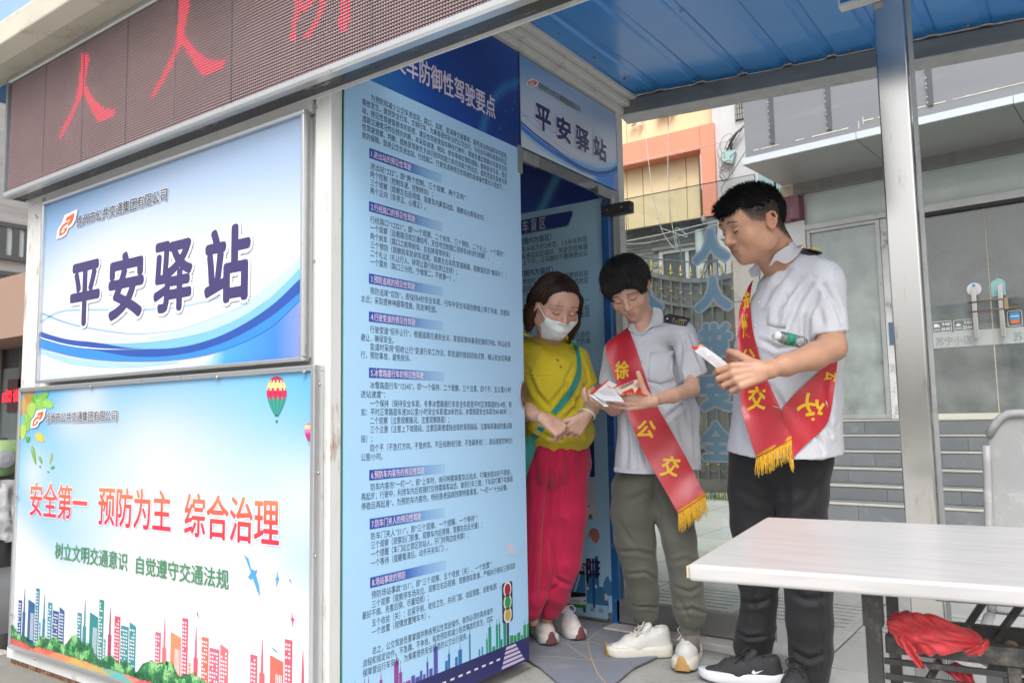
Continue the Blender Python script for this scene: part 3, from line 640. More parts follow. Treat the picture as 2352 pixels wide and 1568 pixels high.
LN = [(320, 505, 1265, '为预防和减少公交车进出站、路口、追尾、变道等交通事故，避免进出场站和车内客伤'), (258, 533, 1265, '事故发生，做到安全行车、文明行车，为乘客提供安全的公交出行，与社会车辆形成良好的互'),
  (258, 592, 1267, '动，预见性驾驶是根本的前提，遇见性驾驶是指车辆在行驶中，驾驶员通过观察对可能发生的'), (258, 650, 1267, '道路交通情况作出预先判断，并采取减速、制动、停车等相应预防措施，做到安全行车。预见'),
  (258, 707, 1267, '性驾驶观察、判断、措施是驾驶员主动识别风险能力和应变能力的反应，是防范双方及单方事'), (258, 765, 1240, '故的保障。现将公交车进出站、行经路口、行驶变道等预见性驾驶的具体操作要点介绍如下。'),
  (315, 980, 985, '进出站“232”。即“两个控制、三个观察、两个正向”：'), (315, 1037, 748, '两个控制（控制车速、控制转向）；'), (315, 1095, 1130, '三个观察（观察左右后视镜、观察车内乘客动态、观察站台乘客走向）；'), (315, 1152, 700, '两个正向（车停正、心摆正）。'),
  (313, 1352, 1255, '行经路口“12321”。即“一个观察、二个刹车、三个预防、二个礼让、一个莫抢”：'), (315, 1410, 1140, '一个观察（远看路况和交通信号，无信号控制路口须停车3秒进行观察）；'), (315, 1470, 897, '两个刹车（路口之前带刹车、左右转弯带刹车）；'),
  (315, 1529, 1262, '三个预防（观察前车防刹车追尾、观察左右车防变道剐蹭、观察盲区防“鬼探头”）；'), (315, 1588, 920, '二个礼让（礼让行人、转弯让直行和右转让左转）；'), (315, 1648, 900, '一个莫抢（路口三分险，宁做第二，不抢第一）。'),
  (313, 1850, 1285, '预防追尾“双防”。即保持4秒安全车距，行车中安全车距在数值上等于车速，防跟车'), (250, 1903, 778, '太近；采取提神神器等措施，防走神犯困。'),
  (313, 2118, 1290, '行驶变道“招手让行”。根据道路交通安全法，变道就意味着侵犯路权开始，所以必须'), (248, 2173, 477, '避让，确保安全。'), (313, 2240, 1292, '变道时采用“招收让行”变道行车工作法，即变道时提前招收点赞，确认安全后再通'), (248, 2295, 595, '行，预防事故，避免投诉。'),
  (313, 2508, 1295, '冰雪路面行车“12345”。即“一个保持、二个观察、三个注意、四个不、五公里/小时'), (248, 2570, 418, '进站速度”：'), (313, 2635, 1298, '一个保持（保持安全车距，冬季冰雪路面行车安全车距是平时正常路面的3-4倍，例'),
  (250, 2695, 1290, '如：平时正常路面车速20公里/小时安全车距是20米的话，冰雪路面安全车距为60-80米）；'), (313, 2756, 865, '二个观察（注意观察路况、注意观察路面）；'), (315, 2818, 1302, '三个注意（注意上下坡路段、注意因高楼遮挡出现的背阴路段、注意每条路线的重点路'), (250, 2883, 328, '段）；'),
  (315, 2946, 1305, '四个不（不急打方向、不急刹车、不压线跨线行驶、不急躁争抢）；进站速度控制在5'), (250, 3011, 400, '公里/小时。')]
LN2 = [(307, 248, 1253, '防车内客伤“一盯一”。即“上车时，询问特需乘客到达站点，叮嘱坐稳扶好不换座，'), (243, 315, 1265, '再起步；行驶中，利用车内后视镜盯住特需乘客动态，做到行车三稳；下车前叮嘱下车乘客'), (243, 380, 1230, '停稳后再起身”。为预防车内客伤，特别是老弱病残等特需乘客，“一盯一”十分必要。'),
  (309, 580, 1025, '防车门夹人“311”。即“三个观察、一个提醒、一个等待”：'), (309, 640, 1057, '三个观察（观察后门影像、观察车内后视镜、观察右后反光镜）；'), (309, 700, 965, '一个提醒（车门站立禁区别站人，开门时两边会夹脚）；'), (309, 762, 825, '一个等待（提醒看清后，动手开关车门）。'),
  (312, 975, 1125, '预防场站事故“351”。即“三个观察、五个收拾（关）、一个放置”：'), (314, 1038, 1280, '三个观察（观察停车场车位、观察左右后视镜、观察倒车影像，严格执行倒车三原则即'), (250, 1115, 697, '最好不倒、先看后倒、尽量短倒）；'), (315, 1163, 1180, '五个收拾（关）：拉紧手刹、收拾卫生、关闭门窗、收起钥匙、关断电源）；'), (315, 1225, 705, '一个放置（视情放置掩车木）。'),
  (318, 1350, 1130, '总之，公交驾驶员要掌握并熟练预见性驾驶操作，做到必须的具体操作'), (253, 1437, 1130, '流程和规定动作，不急躁、不争抢，有效预防和减少各类事故的发生，切实'), (253, 1503, 960, '保障营运行车安全，为乘客提供安全舒适的公交出行服务。')]
tx = ink('3b4a66')
def end_u(f, x, v):
 # u where the line of height v meets picture column x
 for yy in range(-200, 4200, 20):
  pass
 lo, hi = -400.0, 4400.0
 for _ in range(40):
  mid = (lo+hi)/2
  if side_uv(f, x, mid)[1] > v: lo = mid
  else: hi = mid
 return side_uv(f, x, (lo+hi)/2)[0]
for f, L_ in ((P3, LN), (P4, LN2)):
 for x0, y0, x1, s_ in L_:
  u0, v = side_uv(f, x0, y0); u1 = end_u(f, x1, v)
  text('text_line', POST, SIDE, s_, u0, u1, vc=v, h=.0235, m=tx, layer=1, bold=0)
HB = [(P3, 308, 857, 927, 815, 598, '1.进出站的预见性驾驶'), (P3, 306, 1228, 1298, 818, 625, '2.行经路口的预见性驾驶'), (P3, 305, 1730, 1800, 822, 625, '3.预防追尾的预见性驾驶'), (P3, 305, 1995, 2065, 822, 627, '4.行驶变道的预见性驾驶'),
  (P3, 305, 2386, 2456, 828, 685, '5.冰雪路面行车的预见性驾驶'), (P4, 297, 133, 203, 805, 668, '6.预防车内客伤的预见性驾驶'), (P4, 300, 462, 533, 808, 645, '7.防车门夹人的预见性驾驶'), (P4, 303, 857, 928, 818, 540, '8.场站事故的预防')]
hg = gradmat('heading_bar', [(0, '2a4da8'), (.45, '3f68b8'), (.72, '7fa8d8'), (1, '9fc6e7')], 'Y')
for f, x0, ya, yb, x1, xt, s_ in HB:
 u0, v1_ = side_uv(f, x0, ya); v0_ = side_uv(f, x0, yb)[1]; u1 = end_u(f, x1, v0_)
 art('heading_bar', POST, SIDE, [[(u0, v0_), (u1, v0_), (u1, v1_), (u0, v1_)]], hg, 1, px=False)
 text('heading_text', POST, SIDE, s_, u0+.008, end_u(f, xt, (v0_+v1_)/2), vc=(v0_+v1_)/2, h=.0245, m=ink('f0dff2'), layer=2, bold=.012)
# traffic light, road, zebra, skyline and doves at the foot
def s4(*pts): return [side_uv(P4, *p) for p in pts]
def rrect(u0, u1, v0, v1, r, n=5):
 q = []
 for cx_, cy_, a in [(u1-r, v1-r, 0), (u0+r, v1-r, 90), (u0+r, v0+r, 180), (u1-r, v0+r, 270)]:
  q += [(cx_+r*math.cos(math.radians(a+90*k/n)), cy_+r*math.sin(math.radians(a+90*k/n))) for k in range(n+1)]
 return q
def disc(cx_, cy_, r, n=20, ry=None): return [(cx_+r*math.cos(2*math.pi*k/n), cy_+(ry or r)*math.sin(2*math.pi*k/n)) for k in range(n)]
(tu0, tv1), (tu1, _), (_, tv0) = s4((1190, 897), (1260, 880), (1196, 1168))
art('traffic_light', POST, SIDE, [rrect(tu0, tu1, tv0, tv1, .012)], ink('3a4250'), 2, px=False)
tc_ = (tu0+tu1)/2
for k, c in enumerate(['a8323c', '2f9a4a', 'c8a94a']):
 vc_ = tv1-(tv1-tv0)*(.18+.32*k); art('traffic_light', POST, SIDE, [disc(tc_, vc_, .026, 20, .030)], ink('e8e6ee'), 3, px=False); art('traffic_light', POST, SIDE, [disc(tc_, vc_, .019, 20, .022)], ink(c), 4, px=False)
rv = s4((1160, 1338))[0][1]
art('road_print', POST, SIDE, [[(PY0, PZ0), (PY1, PZ0), (PY1, rv), (PY0, rv)]], ink('2f2f6a'), 1, px=False)
art('traffic_light', POST, SIDE, [[(tc_-.007, rv-.004), (tc_+.007, rv-.004), (tc_+.007, tv0), (tc_-.007, tv0)]], ink('3a4250'), 2, px=False)
zu0, zv0 = s4((1158, 1497))[0]; zt = s4((1200, 1340))[0]
for k in range(5):
 t0_, t1_ = k/5+.02, k/5+.15; f_ = lambda t: PZ0+.006+(rv-PZ0-.008)*t
 wl = lambda t: tc_-.045+.035*t; wr = lambda t: tc_+.11-.065*t
 art('zebra_crossing', POST, SIDE, [[(wl(t0_), f_(t0_)), (wr(t0_), f_(t0_)), (wr(t1_), f_(t1_)), (wl(t1_), f_(t1_))]], ink('d8c8e8'), 2, px=False)
art('lane_marks', POST, SIDE, [[(u, PZ0+.045), (u+.022, PZ0+.045), (u+.022, PZ0+.052), (u, PZ0+.052)] for u in np.arange(PY0+.05, tc_-.07, .045)], ink('e8e6f2'), 2, px=False)
random.seed(21); u = PY0
while u < PY1-.01:
 w_ = random.uniform(.007, .022); h_ = random.choice([.015, .025, .03, .05, .09]); t = (u-PY0)/(PY1-PY0)
 c = ['8a4a9a', '9a4aa0', '5a5ab0', '2f78b8', '2f90b0', '2f9a80', '2f9a58'][min(6, int(t*7))]
 if random.random() < .75:
  q = [[(u, rv), (min(u+w_, PY1), rv), (min(u+w_, PY1), rv+h_), (u, rv+h_)]]
  if h_ > .045: xm = u+w_/2; q.append([(xm-.002, rv+h_), (xm+.002, rv+h_), (xm, rv+h_+.03)])
  art('skyline_print', POST, SIDE, q, ink(c), 1, px=False)
 u += w_+random.uniform(0, .006)
art('dove_print', POST, SIDE, [s4((1218, 618), (1245, 622), (1262, 640), (1270, 672), (1284, 690), (1262, 700), (1250, 690), (1225, 705), (1236, 678), (1228, 655))], ink('dcd8e2'), 2, px=False)
art('dove_print', POST, SIDE, [s4((1322, 655), (1329, 672), (1331, 690), (1310, 692), (1320, 680))], ink('d8d0d8'), 2, px=False)
# ================================================================ transom sign over the doorway
TR = thing('door_header_sign', 'small blue and white sign panel above the kiosk doorway', 'sign', (X0, 3.1, 2.3))
RT = (2.728, 3.590, 2.150, 2.556)
MB().box((X0-.012, RT[0], RT[2]), (X0-.0002, RT[1], RT[3])).build('panel', GL_EDGE, TR)
MB().box((X0-.02, 2.7185, 2.12), (X0+.002, 2.7265, 2.562)).build('jamb_strip', M['dark_steel'], TR)
_old = (TITLE_BOX, CN)
f5 = lambda x, y: ((2000+.6378*x)/1.7415, (.6378*y)/1.7415)
def nt_(x, y): u, v = side_uv(f5, x, y); return (u-RT[0])/(RT[1]-RT[0]), (v-RT[2])/(RT[3]-RT[2])
TITLE_BOX = []
for (xa, xb, yt, yb) in [(215, 313, 640, 810), (347, 438, 715, 868), (468, 552, 780, 918), (580, 660, 836, 985)]:
 p, q, r_ = nt_(xa, yt), nt_(xa, yb), nt_(xb, yt); TITLE_BOX.append((p[0], q[1], r_[0], p[1]))
t0 = np.mean([q[3] for q in TITLE_BOX]); b0 = np.mean([q[1] for q in TITLE_BOX]); TITLE_BOX = [(q[0], b0, q[2], t0) for q in TITLE_BOX]
ca, cb, cc_ = nt_(235, 512), nt_(235, 556), nt_(498, 670); lg = nt_(170, 530)
lg2 = nt_(230, 478); lb_ = nt_(172, 536)[1]; CN = (ca[0], cc_[0], cb[1], ca[1], lg[0], lb_, lg2[0]-lg[0], nt_(175, 482)[1]-lb_)
def station_sign_t():
 station_sign(TR, SIDE, RT)
station_sign_t()
TITLE_BOX, CN = _old
# ================================================================ doorway hardware, glass door
M['slab'] = [mat('granite_slab_%d' % i, c, rough=.8, var=.09, vscale=9, dirt=((.26, .25, .22), .22, 4), bump=.5, bscale=160) for i, c in enumerate([(.42, .42, .405), (.39, .39, .38), (.45, .45, .43)])]
M['inner_frame'] = mat('jamb_steel', (.27, .28, .27), rough=.35, metal=.6, var=.2, vscale=10, dirt=((.5, .5, .48), .2, 22), stretch=(1, 1, .3))
bb = MB(); bb.box((X0-.03, 3.535, .0), (X0+.002, 3.60, 2.145)); bb.build('door_jamb', M['inner_frame'], BOOTH, bevel=.003)
bb = MB(); bb.box((X0-.05, 3.500, .0), (X0-.012, 3.533, 2.08)); bb.build('blue_jamb_strip', M['blue_frame'], BOOTH)
bb = MB(); bb.box((X0-.010, 2.80, 2.092), (X0+.000, 3.50, 2.142)); bb.build('header_glass', GL_CLEAR, BOOTH)
bb = MB(); bb.box((X0-.016, 2.735, 2.088), (X0+.004, 2.86, 2.140)); bb.box((X0-.016, 2.700, 2.030), (X0+.0042, 2.733, 2.150)); bb.build('header_clamp', M['inner_frame'], BOOTH, bevel=.003)
bb = MB(); bb.box((X0-.016, 3.38, 2.086), (X0+.004, 3.60, 2.140)); bb.build('header_clamp', M['inner_frame'], BOOTH, bevel=.003)
# lock plate on the poster edge
p = SIDE.px(1197, 905); q = [(p[0]+.012+.030*math.cos(math.radians(a))*1.0, p[1]+.058*math.sin(math.radians(a))) for a in range(90, 271, 12)]
bb = MB(); bb.prism([SIDE.w(u, v, .001) for u, v in q], (.006, 0, 0)); bb.build('lock_plate', M['alu'], POST, bevel=.001)
q = [(p[0]+.0125+.024*math.cos(math.radians(a)), p[1]+.048*math.sin(math.radians(a))) for a in range(90, 271, 12)]
bb = MB(); bb.prism([SIDE.w(u, v, .0075) for u, v in q], (.003, 0, 0)); bb.build('lock_cover', mat('lock_brown', (.10, .065, .06), rough=.3, dirt=((.3, .28, .26), .3, 30)), POST)
DOOR = thing('glass_door', 'frameless glass door standing open with mirrored blue slogan letters', 'door', (-1.83, 3.52, 0))
DY = 3.52
MB().box((-1.80, DY-.005, .135), (-1.150, DY+.005, 2.078)).build('pane', GL_CLEAR, DOOR)
bb = MB(); bb.box((-1.150, DY-.005, .04), (-1.1485, DY+.005, 2.078)); bb.box((-1.80, DY-.005, 2.0782), (-1.15, DY+.005, 2.0796)); bb.build('pane_edge', GL_EDGE, DOOR)
MB().box((-1.905, DY-.020, .030), (-1.290, DY+.020, .134)).build('bottom_rail', mat('rail_steel', (.34, .34, .33), rough=.33, metal=.55, var=.15, vscale=9, dirt=((.2, .18, .15), .2, 14), stretch=(.3, 1, 1)), DOOR, bevel=.003)
MB().box((-1.925, DY-.024, 2.005), (-1.765, DY+.024, 2.062)).build('top_clamp', M['dark_steel'], DOOR, bevel=.003)
bb = MB(); bb.lathe((-1.875, DY, 2.062), (0, 0, 1), [(0, .016), (.012, .016), (.012, .011), (.040, .011)], 14); bb.build('pivot', M['alu_dull'], DOOR)
for x in (-1.81, -1.89): MB().lathe((x, DY-.024, 2.035), (0, -1, 0), [(0, .006), (.002, .006)], 10).build('screw', M['screw'], DOOR)
DP = Plane((0, DY-.0055, 0), (1, 0, 0), (0, 0, 1), (0, -1, 0))
def mirrored(ch, x0, x1, y0, y1):
 (a, b_), (c, d) = DP.px(x0, y1), DP.px(x1, y0)
 DPm = Plane((0, DY-.0055, 0), (-1, 0, 0), (0, 0, 1), (0, -1, 0))
 text('mirrored_letter', DOOR, DPm, ch, -c, -a, m=ink('a8d4ec', .4), layer=2, bold=.05, vbox=(b_, d), outline=(ink('e8edf6', .4), .05))
for a in [('人', 1592, 1673, 520, 608), ('人', 1597, 1679, 630, 718), ('讲', 1607, 1680, 738, 825), ('安', 1608, 1683, 852, 944), ('全', 1612, 1679, 966, 1057), ('人', 1441, 1521, 632, 722)]: mirrored(*a)
# ---------------------------------------------------------------- blind-spot poster on the inner rear wall
INY = 3.555; IN = Plane((0, INY-.012, 0), (1, 0, 0), (0, 0, 1), (0, -1, 0))
POS2 = thing('blind_spot_poster', 'blue blind spot safety poster with a bus, inside the kiosk behind the woman', 'poster', (-2.3, INY, 1.3))
IU0, IU1, IZ0, IZ1 = -2.92, -1.945, .055, 2.50
MB().box((IU0, INY-.0115, IZ0), (IU1, INY, IZ1)).build('panel', M['white_paint'], POS2)
hz = IN.px(1270, 492)[1]+.02; hz = 2.115
colgrid('body_print', POS2, IN, IU0, IU1, IZ0, hz, lambda a, b_: mix(rgb('a6d0ee'), rgb('b0d8f2'), b_), M['attr_matte'], 6, 10)
def fh2(a, b_):
 c = mix(rgb('14308a'), rgb('2450b0'), .5+.5*math.sin(a*5+b_*2)); d = abs((a-.62)-.25*b_); return mix(c, rgb('5fb0dc'), .8*math.exp(-(d/.03)**2))
colgrid('heading_print', POS2, IN, IU0, IU1, hz, IZ1, fh2, mat('glossy_heading', (1, 1, 1), rough=.25, attr='Col', coat=1.0, coatrough=.12, gain=1.3), 40, 20)
f6 = lambda x, y: ((2030+.38267*x)/1.7415, (700+.38267*y)/1.7415)
def i6(x, y): return IN.px(*f6(x, y))
(bu0, bv1), (bu1, _), (_, bv0) = i6(-420, 470-0), i6(680, 372), i6(610, 530)
bv1 = i6(680, 372)[1]; bu1 = i6(680, 400)[0]; bv0 = i6(600, 535)[1]
art('title_bar', POS2, IN, [[(IU0+.08, bv0-.006), (bu1-.04, bv0-.006), (bu1-.022, bv0), (bu1+.003, bv1-.02), (bu1+.003, bv1), (IU0+.08, bv1)]], ink('8fa4cc'), 1, px=False)
art('title_bar', POS2, IN, [[(IU0+.08, bv0), (bu1-.045, bv0), (bu1-.028, bv0+.008), (bu1, bv1-.02), (bu1-.008, bv1), (IU0+.08, bv1)]], gradmat('title_bar_print', [(0, '2a6ac0'), (1, '2a3a8e')], 'X'), 2, px=False)
tu1 = i6(400, 500)[0]; tu0 = i6(175, 530)[0]; tvc = (bv0+bv1)/2
pt = (tu1-tu0)/2.75
text('title_text', POS2, IN, '公 交 车 盲 区', tu1-pt*5.15, tu1, vc=tvc+.001, h=.066, m=ink('e9ddf2'), layer=3, bold=.02)
L6 = [(645, 460, '一、车头盲区（车头前方2米范围内为盲区）', 1), (665, 833, '公交车的车身较高体积较大，一般车头前方约2米宽、1.5米长的范', 0), (742, 836, '围内驾驶员看不到，身高1.2米的儿童通过此区域时，驾驶员很难通', 0), (812, 838, '过后视镜观察，家长要提醒孩子上下学，过马路时不要随便从公', 0),
  (985, 475, '二、右侧盲区（右前门3米范围内为盲区）', 1), (1022, 845, '公交车的驾驶员坐在左侧驾驶位上，经常无法观察到右前', 0), (1095, 848, '方的情况，右转弯时被刮碰，公交车右前方属于危险区', 0), (1180, 500, '域，约1.5米-3米。', 0),
  (1290, 500, '三、后方盲区', 1), (1300, 855, '公交车停站时驾驶员需要看后方情况，乘客与司机一', 0), (1385, 856, '般都不会看到正在车尾行走的行人，不要在车的前', 0), (1450, 858, '后方穿行，前后方盲区内突然有乘客出现', 0)]
yv = {645: 1, }
for yy, x1, s_, bd in L6:
 xr = x1; v = i6(x1, yy)[1]; u1 = i6(x1, yy)[0]; n_ = len(s_); adv = .0292 if not bd else .033
 text('text_line', POS2, IN, s_, max(IU0+.02, u1-adv*n_), u1, vc=v, h=.031 if not bd else .035, m=ink('22324c') if not bd else ink('263a9a'), layer=1, bold=.014 if bd else 0)
def i7(x, y): return IN.px((2000+.574*x)/1.7415, (1000+.574*y)/1.7415)
for yy, x1, s_ in [(530, 545, '四、过车尾时盲区（盲）'), (582, 628, '公交车进出站的时候一般很多人会往'), (630, 630, '车上挤，特别是小个子的乘')]:
 u1, v = i7(x1, yy); text('text_line', POS2, IN, s_, u1-.0292*len(s_), u1, vc=v, h=.031, m=ink('22324c'), layer=1)
def i8(x, y): return IN.px((2050+.319*x)/1.7415, (1950+.319*y)/1.7415)
def i9(x, y): return IN.px((2000+.5937*x)/1.7415, (1800+.5937*y)/1.7415)
# navy picture box and white picture box
a_, b_ = i9(640, 180), i9(640, -110)
art('picture_box', POS2, IN, [rrect(IU0+.1, a_[0], a_[1], a_[1]+.42, .012)], ink('2c3f7c'), 1, px=False)
a_, b_ = i9(648, 478), i9(645, 205)
art('picture_box', POS2, IN, [rrect(IU0+.1, a_[0], a_[1], b_[1], .012)], ink('dfe0ea'), 1, px=False)
g0, g1 = i9(560, 460), i9(622, 430); art('caption_box', POS2, IN, [[(g0[0], g0[1]), (g1[0], g0[1]), (g1[0], g1[1]), (g0[0], g1[1])]], ink('63b89a'), 2, px=False)
text('caption_text', POS2, IN, '过马路时，要与', g0[0]+.004, g1[0]-.003, vc=g1[1]-.012, h=.014, m=ink('1c2c2c'), layer=3)
text('caption_text', POS2, IN, '车保持安全的距离，', g0[0]+.004, g1[0]-.003, vc=g0[1]+.012, h=.014, m=ink('1c2c2c'), layer=3)
art('picture_shape', POS2, IN, [[i9(585, 350), i9(607, 378), i9(590, 388)]], ink('40465a'), 2, px=False)
art('sun_print', POS2, IN, [[i8(x, y) for x, y in [(952, 600), (955, 560), (975, 520), (1000, 503), (1030, 503), (1065, 520), (1088, 560), (1094, 610), (1080, 660), (1043, 702), (1020, 675), (1000, 660), (995, 640), (980, 615)]]], ink('cc8a7c'), 2, px=False)
# city blocks, traffic light, bus
def bx_(x0, y0, x1, y1, c, ly=1): a, b_ = i8(x0, y1), i8(x1, y0); art('city_print', POS2, IN, [[(a[0], a[1]), (b_[0], a[1]), (b_[0], b_[1]), (a[0], b_[1])]], ink(c), ly, px=False)
bx_(840, 960, 1080, 1490, '3f86b8'); bx_(1080, 1250, 1200, 1500, '3f7fae', 1.3); bx_(700, 950, 839, 1450, '6fa8d4', .7)
bx_(600, 1480, 1200, 1560, 'a8cfec', 1.6)
for a in [(932, 1240, 958, 1275), (1038, 1215, 1062, 1252), (1158, 1330, 1198, 1405)]: bx_(*a, 'd8dcf0', 2)
for a in [(982, 1500, 1028, 1545), (1088, 1515, 1136, 1560)]: bx_(*a, '9a98b8', 2)
bx_(1011, 885, 1024, 1498, '2c5098', 2); bx_(930, 885, 984, 1115, '2c2c5e', 3); bx_(1038, 890, 1072, 1125, '2c2c5e', 3); bx_(984, 922, 1040, 938, '2c2c5e', 3); bx_(984, 1075, 1040, 1092, '2c2c5e', 3)
for yy in (915, 990, 1062): art('city_print', POS2, IN, [[i8(1072, yy), i8(1104, yy), i8(1088, yy+45), i8(1072, yy+48)]], ink('2c2c5e'), 3, px=False)
bx_(1036, 855, 1072, 888, '3f86b8', 2); bx_(988, 940, 1003, 1030, 'd8dcf0', 2); bx_(1025, 940, 1040, 1030, 'd8dcf0', 2)
art('city_print', POS2, IN, [[i8(948, 925), i8(958, 912), i8(968, 930), i8(968, 978), i8(950, 978)]], ink('c04a72'), 4, px=False)
art('city_print', POS2, IN, [[i8(955, 1022), i8(964, 1025), i8(974, 1080), i8(962, 1055), i8(950, 1082)]], ink('c8d0dc'), 4, px=False)
cl = [i8(x, y) for x, y in [(1140, 1200), (1160, 1150), (1175, 1112), (1205, 1110), (1225, 1160), (1262, 1190), (1265, 1240), (1262, 1320), (1240, 1352), (1190, 1345), (1150, 1310), (1142, 1250)]]
art('city_print', POS2, IN, [[(min(u, IU1-.002), v) for u, v in cl]], ink('4a8fc4'), 2, px=False)
def bus(pts, c, ly): art('bus_print', POS2, IN, [[i8(x, y) for x, y in pts]], ink(c), ly, px=False)
bus([(560, 930), (900, 972), (915, 990), (930, 1200), (930, 1505), (560, 1470)], 'dfe2ee', 3)
bus([(600, 960), (890, 980), (905, 1000), (912, 1090), (600, 1060)], '22252e', 4)
bus([(580, 1065), (912, 1085), (922, 1310), (580, 1290)], '3f8cc8', 4); bus([(835, 1078), (862, 1080), (800, 1300), (770, 1298)], 'c8d8ea', 5); bus([(560, 1290), (925, 1312), (922, 1360), (740, 1368), (560, 1345)], '22252e', 5)
bus([(560, 1430), (928, 1462), (928, 1505), (560, 1475)], '3f9a4e', 5); bus([(560, 1455), (928, 1488), (928, 1505), (560, 1475)], '2a7a3a', 6); bus([(560, 1398), (905, 1410), (900, 1440), (820, 1432), (560, 1412)], 'b8b8c8', 5); bus([(888, 1505), (922, 1505), (922, 1558), (892, 1556)], '26304a', 5)
for c_, r_, co_ in [((875, 1017), .010, 'c8ccd8'), ((710, 1335), .014, 'c8ccd8'), ((862, 1425), .008, 'e8e8f0'), ((895, 1420), .008, 'e8e8f0'), ((908, 1412), .005, 'c83848')]:
 u, v = i8(*c_); art('bus_print', POS2, IN, [disc(u, v, r_, 14)], ink(co_), 6, px=False)
u, v = i8(710, 1335); art('bus_print', POS2, IN, [disc(u, v, .010, 14)], ink('22252e'), 7, px=False)
bus([(914, 1072), (990, 1085), (990, 1098), (914, 1085)], '22252e', 4); bus([(928, 1112), (960, 1118), (958, 1188), (930, 1184)], '1c2030', 5)
# ================================================================ canopy
CAN = thing('canopy', 'blue corrugated sheet canopy on a galvanised beam beside the kiosk', 'canopy', (-.4, 2.7, 2.6))
def ybeam(x): return 3.64+(x+1.86)*.165
xs0 = -1.835
for k in range(3):
 a = xs0+k*.81; b_ = a+.822; prof = []; x = a
 while x < b_-1e-6:
  for dx, dz in [(0, 0), (.135, 0), (.147, .008), (.178, .008), (.190, 0)]:
   if x+dx <= b_: prof.append((x+dx, dz))
  prof.append((min(x+.2055, b_), 0)); x += .2055
 zz = 2.66+.0012*(k % 2)
 bb = MB(); rows = []
 for t in np.linspace(0, 1, 9):
  rows.append([(x, 1.8+(ybeam(x)+.02-1.8)*t, zz+dz+.004*math.sin(t*9+x*4)*(dz == 0)) for x, dz in prof])
 bb.grid(rows); rows2 = [[(x, y, z+.0012) for x, y, z in r] for r in rows]; bb.grid(rows2)
 bb.build('roof_sheet', M['blue_sheet'], CAN)
bb = MB(); bb.beam((-1.86, ybeam(-1.86)+.03, 2.606), (.66, ybeam(.66)+.03, 2.606), .055, .075); bb.build('rear_beam', mat('beam_shaded', (.26, .255, .245), rough=.5, metal=.5, var=.25, vscale=8, dirt=((.35, .33, .3), .3, 10), stretch=(.3, 1, 1)), CAN, bevel=.002)  # darker than its flange: shade on the front face put into the colour
bb = MB(); bb.box((0, 0, 0), (2.56, .14, .004)); bf = bb.build('beam_flange', M['galv'], CAN)
bf.matrix_parent_inverse = Matrix.Identity(4); bf.location = Vector((-1.88, ybeam(-1.88)+.0, 2.562))-Vector(CAN.location); bf.rotation_euler = (math.radians(0), 0, math.atan(.165))
bb = MB(); bb.beam((-1.86, ybeam(-1.86)+.035, 2.665), (.66, ybeam(.66)+.035, 2.665), .02, .044); bb.build('closure_strip', M['dark_steel'], CAN)
random.seed(4)
for k in range(10):
 x = -1.72+k*.235; y = ybeam(x)-.018-random.random()*.006
 MB().lathe((x, y, 2.6605), (0, 0, -1), [(0, .009), (.003, .009), (.003, .005), (.007, .005)], 8).build('screw', M['screw'], CAN)
for k in range(5):
 MB().lathe((-1.755+.002*k, 2.25+k*.3, 2.6605), (0, 0, -1), [(0, .009), (.003, .009), (.003, .005), (.007, .005)], 8).build('screw', M['screw'], CAN)
for x, y in [(-.92, 3.02), (-.74, 3.24), (-.62, 2.72), (-1.25, 3.0)]:
 MB().lathe((x, y, 2.6605), (0, 0, -1), [(0, .008), (.003, .008), (.006, .004)], 8).build('screw', M['screw'], CAN)
MB().box((-1.79, 1.8, 2.60), (.64, 1.84, 2.6585)).build('front_beam', M['galv'], CAN)
for x in (-1.75, .60): MB().box((x-.03, 1.8405, 2.60), (x+.03, 1.90, 2.6585)).build('front_bracket', M['galv'], CAN)
# post
POSTX = thing('canopy_post', 'square polished stainless steel post in front of the grey shop', 'post', (-.478, 3.05, 0))
stain = mat('polished_stainless', (.60, .59, .57), rough=.16, metal=1.0, var=.06, vscale=3, dirt=((.30, .27, .23), .16, 16), stretch=(1, 1, .25), rvar=.10, bump=.03, bscale=12)
bb = MB(); bb.box((-.528, 3.0, .012), (-.431, 3.097, 2.66)); bb.build('shaft', stain, POSTX, bevel=.005, seg=3)
bb = MB(); bb.box((-.60, 2.93, .0), (-.36, 3.17, .012)); bb.build('base_plate', stain, POSTX, bevel=.002)
bb = MB(); bb.box((-.428, 3.04, .10), (-.414, 3.055, 2.50)); bb.build('conduit', M['galv'], POSTX)
SG = thing('hanging_sign', 'corner of a small blue sign box fixed near the top of the steel post', 'sign', (-.6, 3.03, 2.5))
bb = MB(); bb.box((-.625, 2.955, 2.468), (-.505, 2.992, 2.655)); bb.build('sign_face', mat('sign_blue', (.02, .20, .50), rough=.3), SG)
bb = MB(); bb.box((-.632, 2.950, 2.456), (-.500, 2.997, 2.467)); bb.box((-.633, 2.950, 2.4675), (-.626, 2.997, 2.655)); bb.build('sign_frame', M['white_rust'], SG)
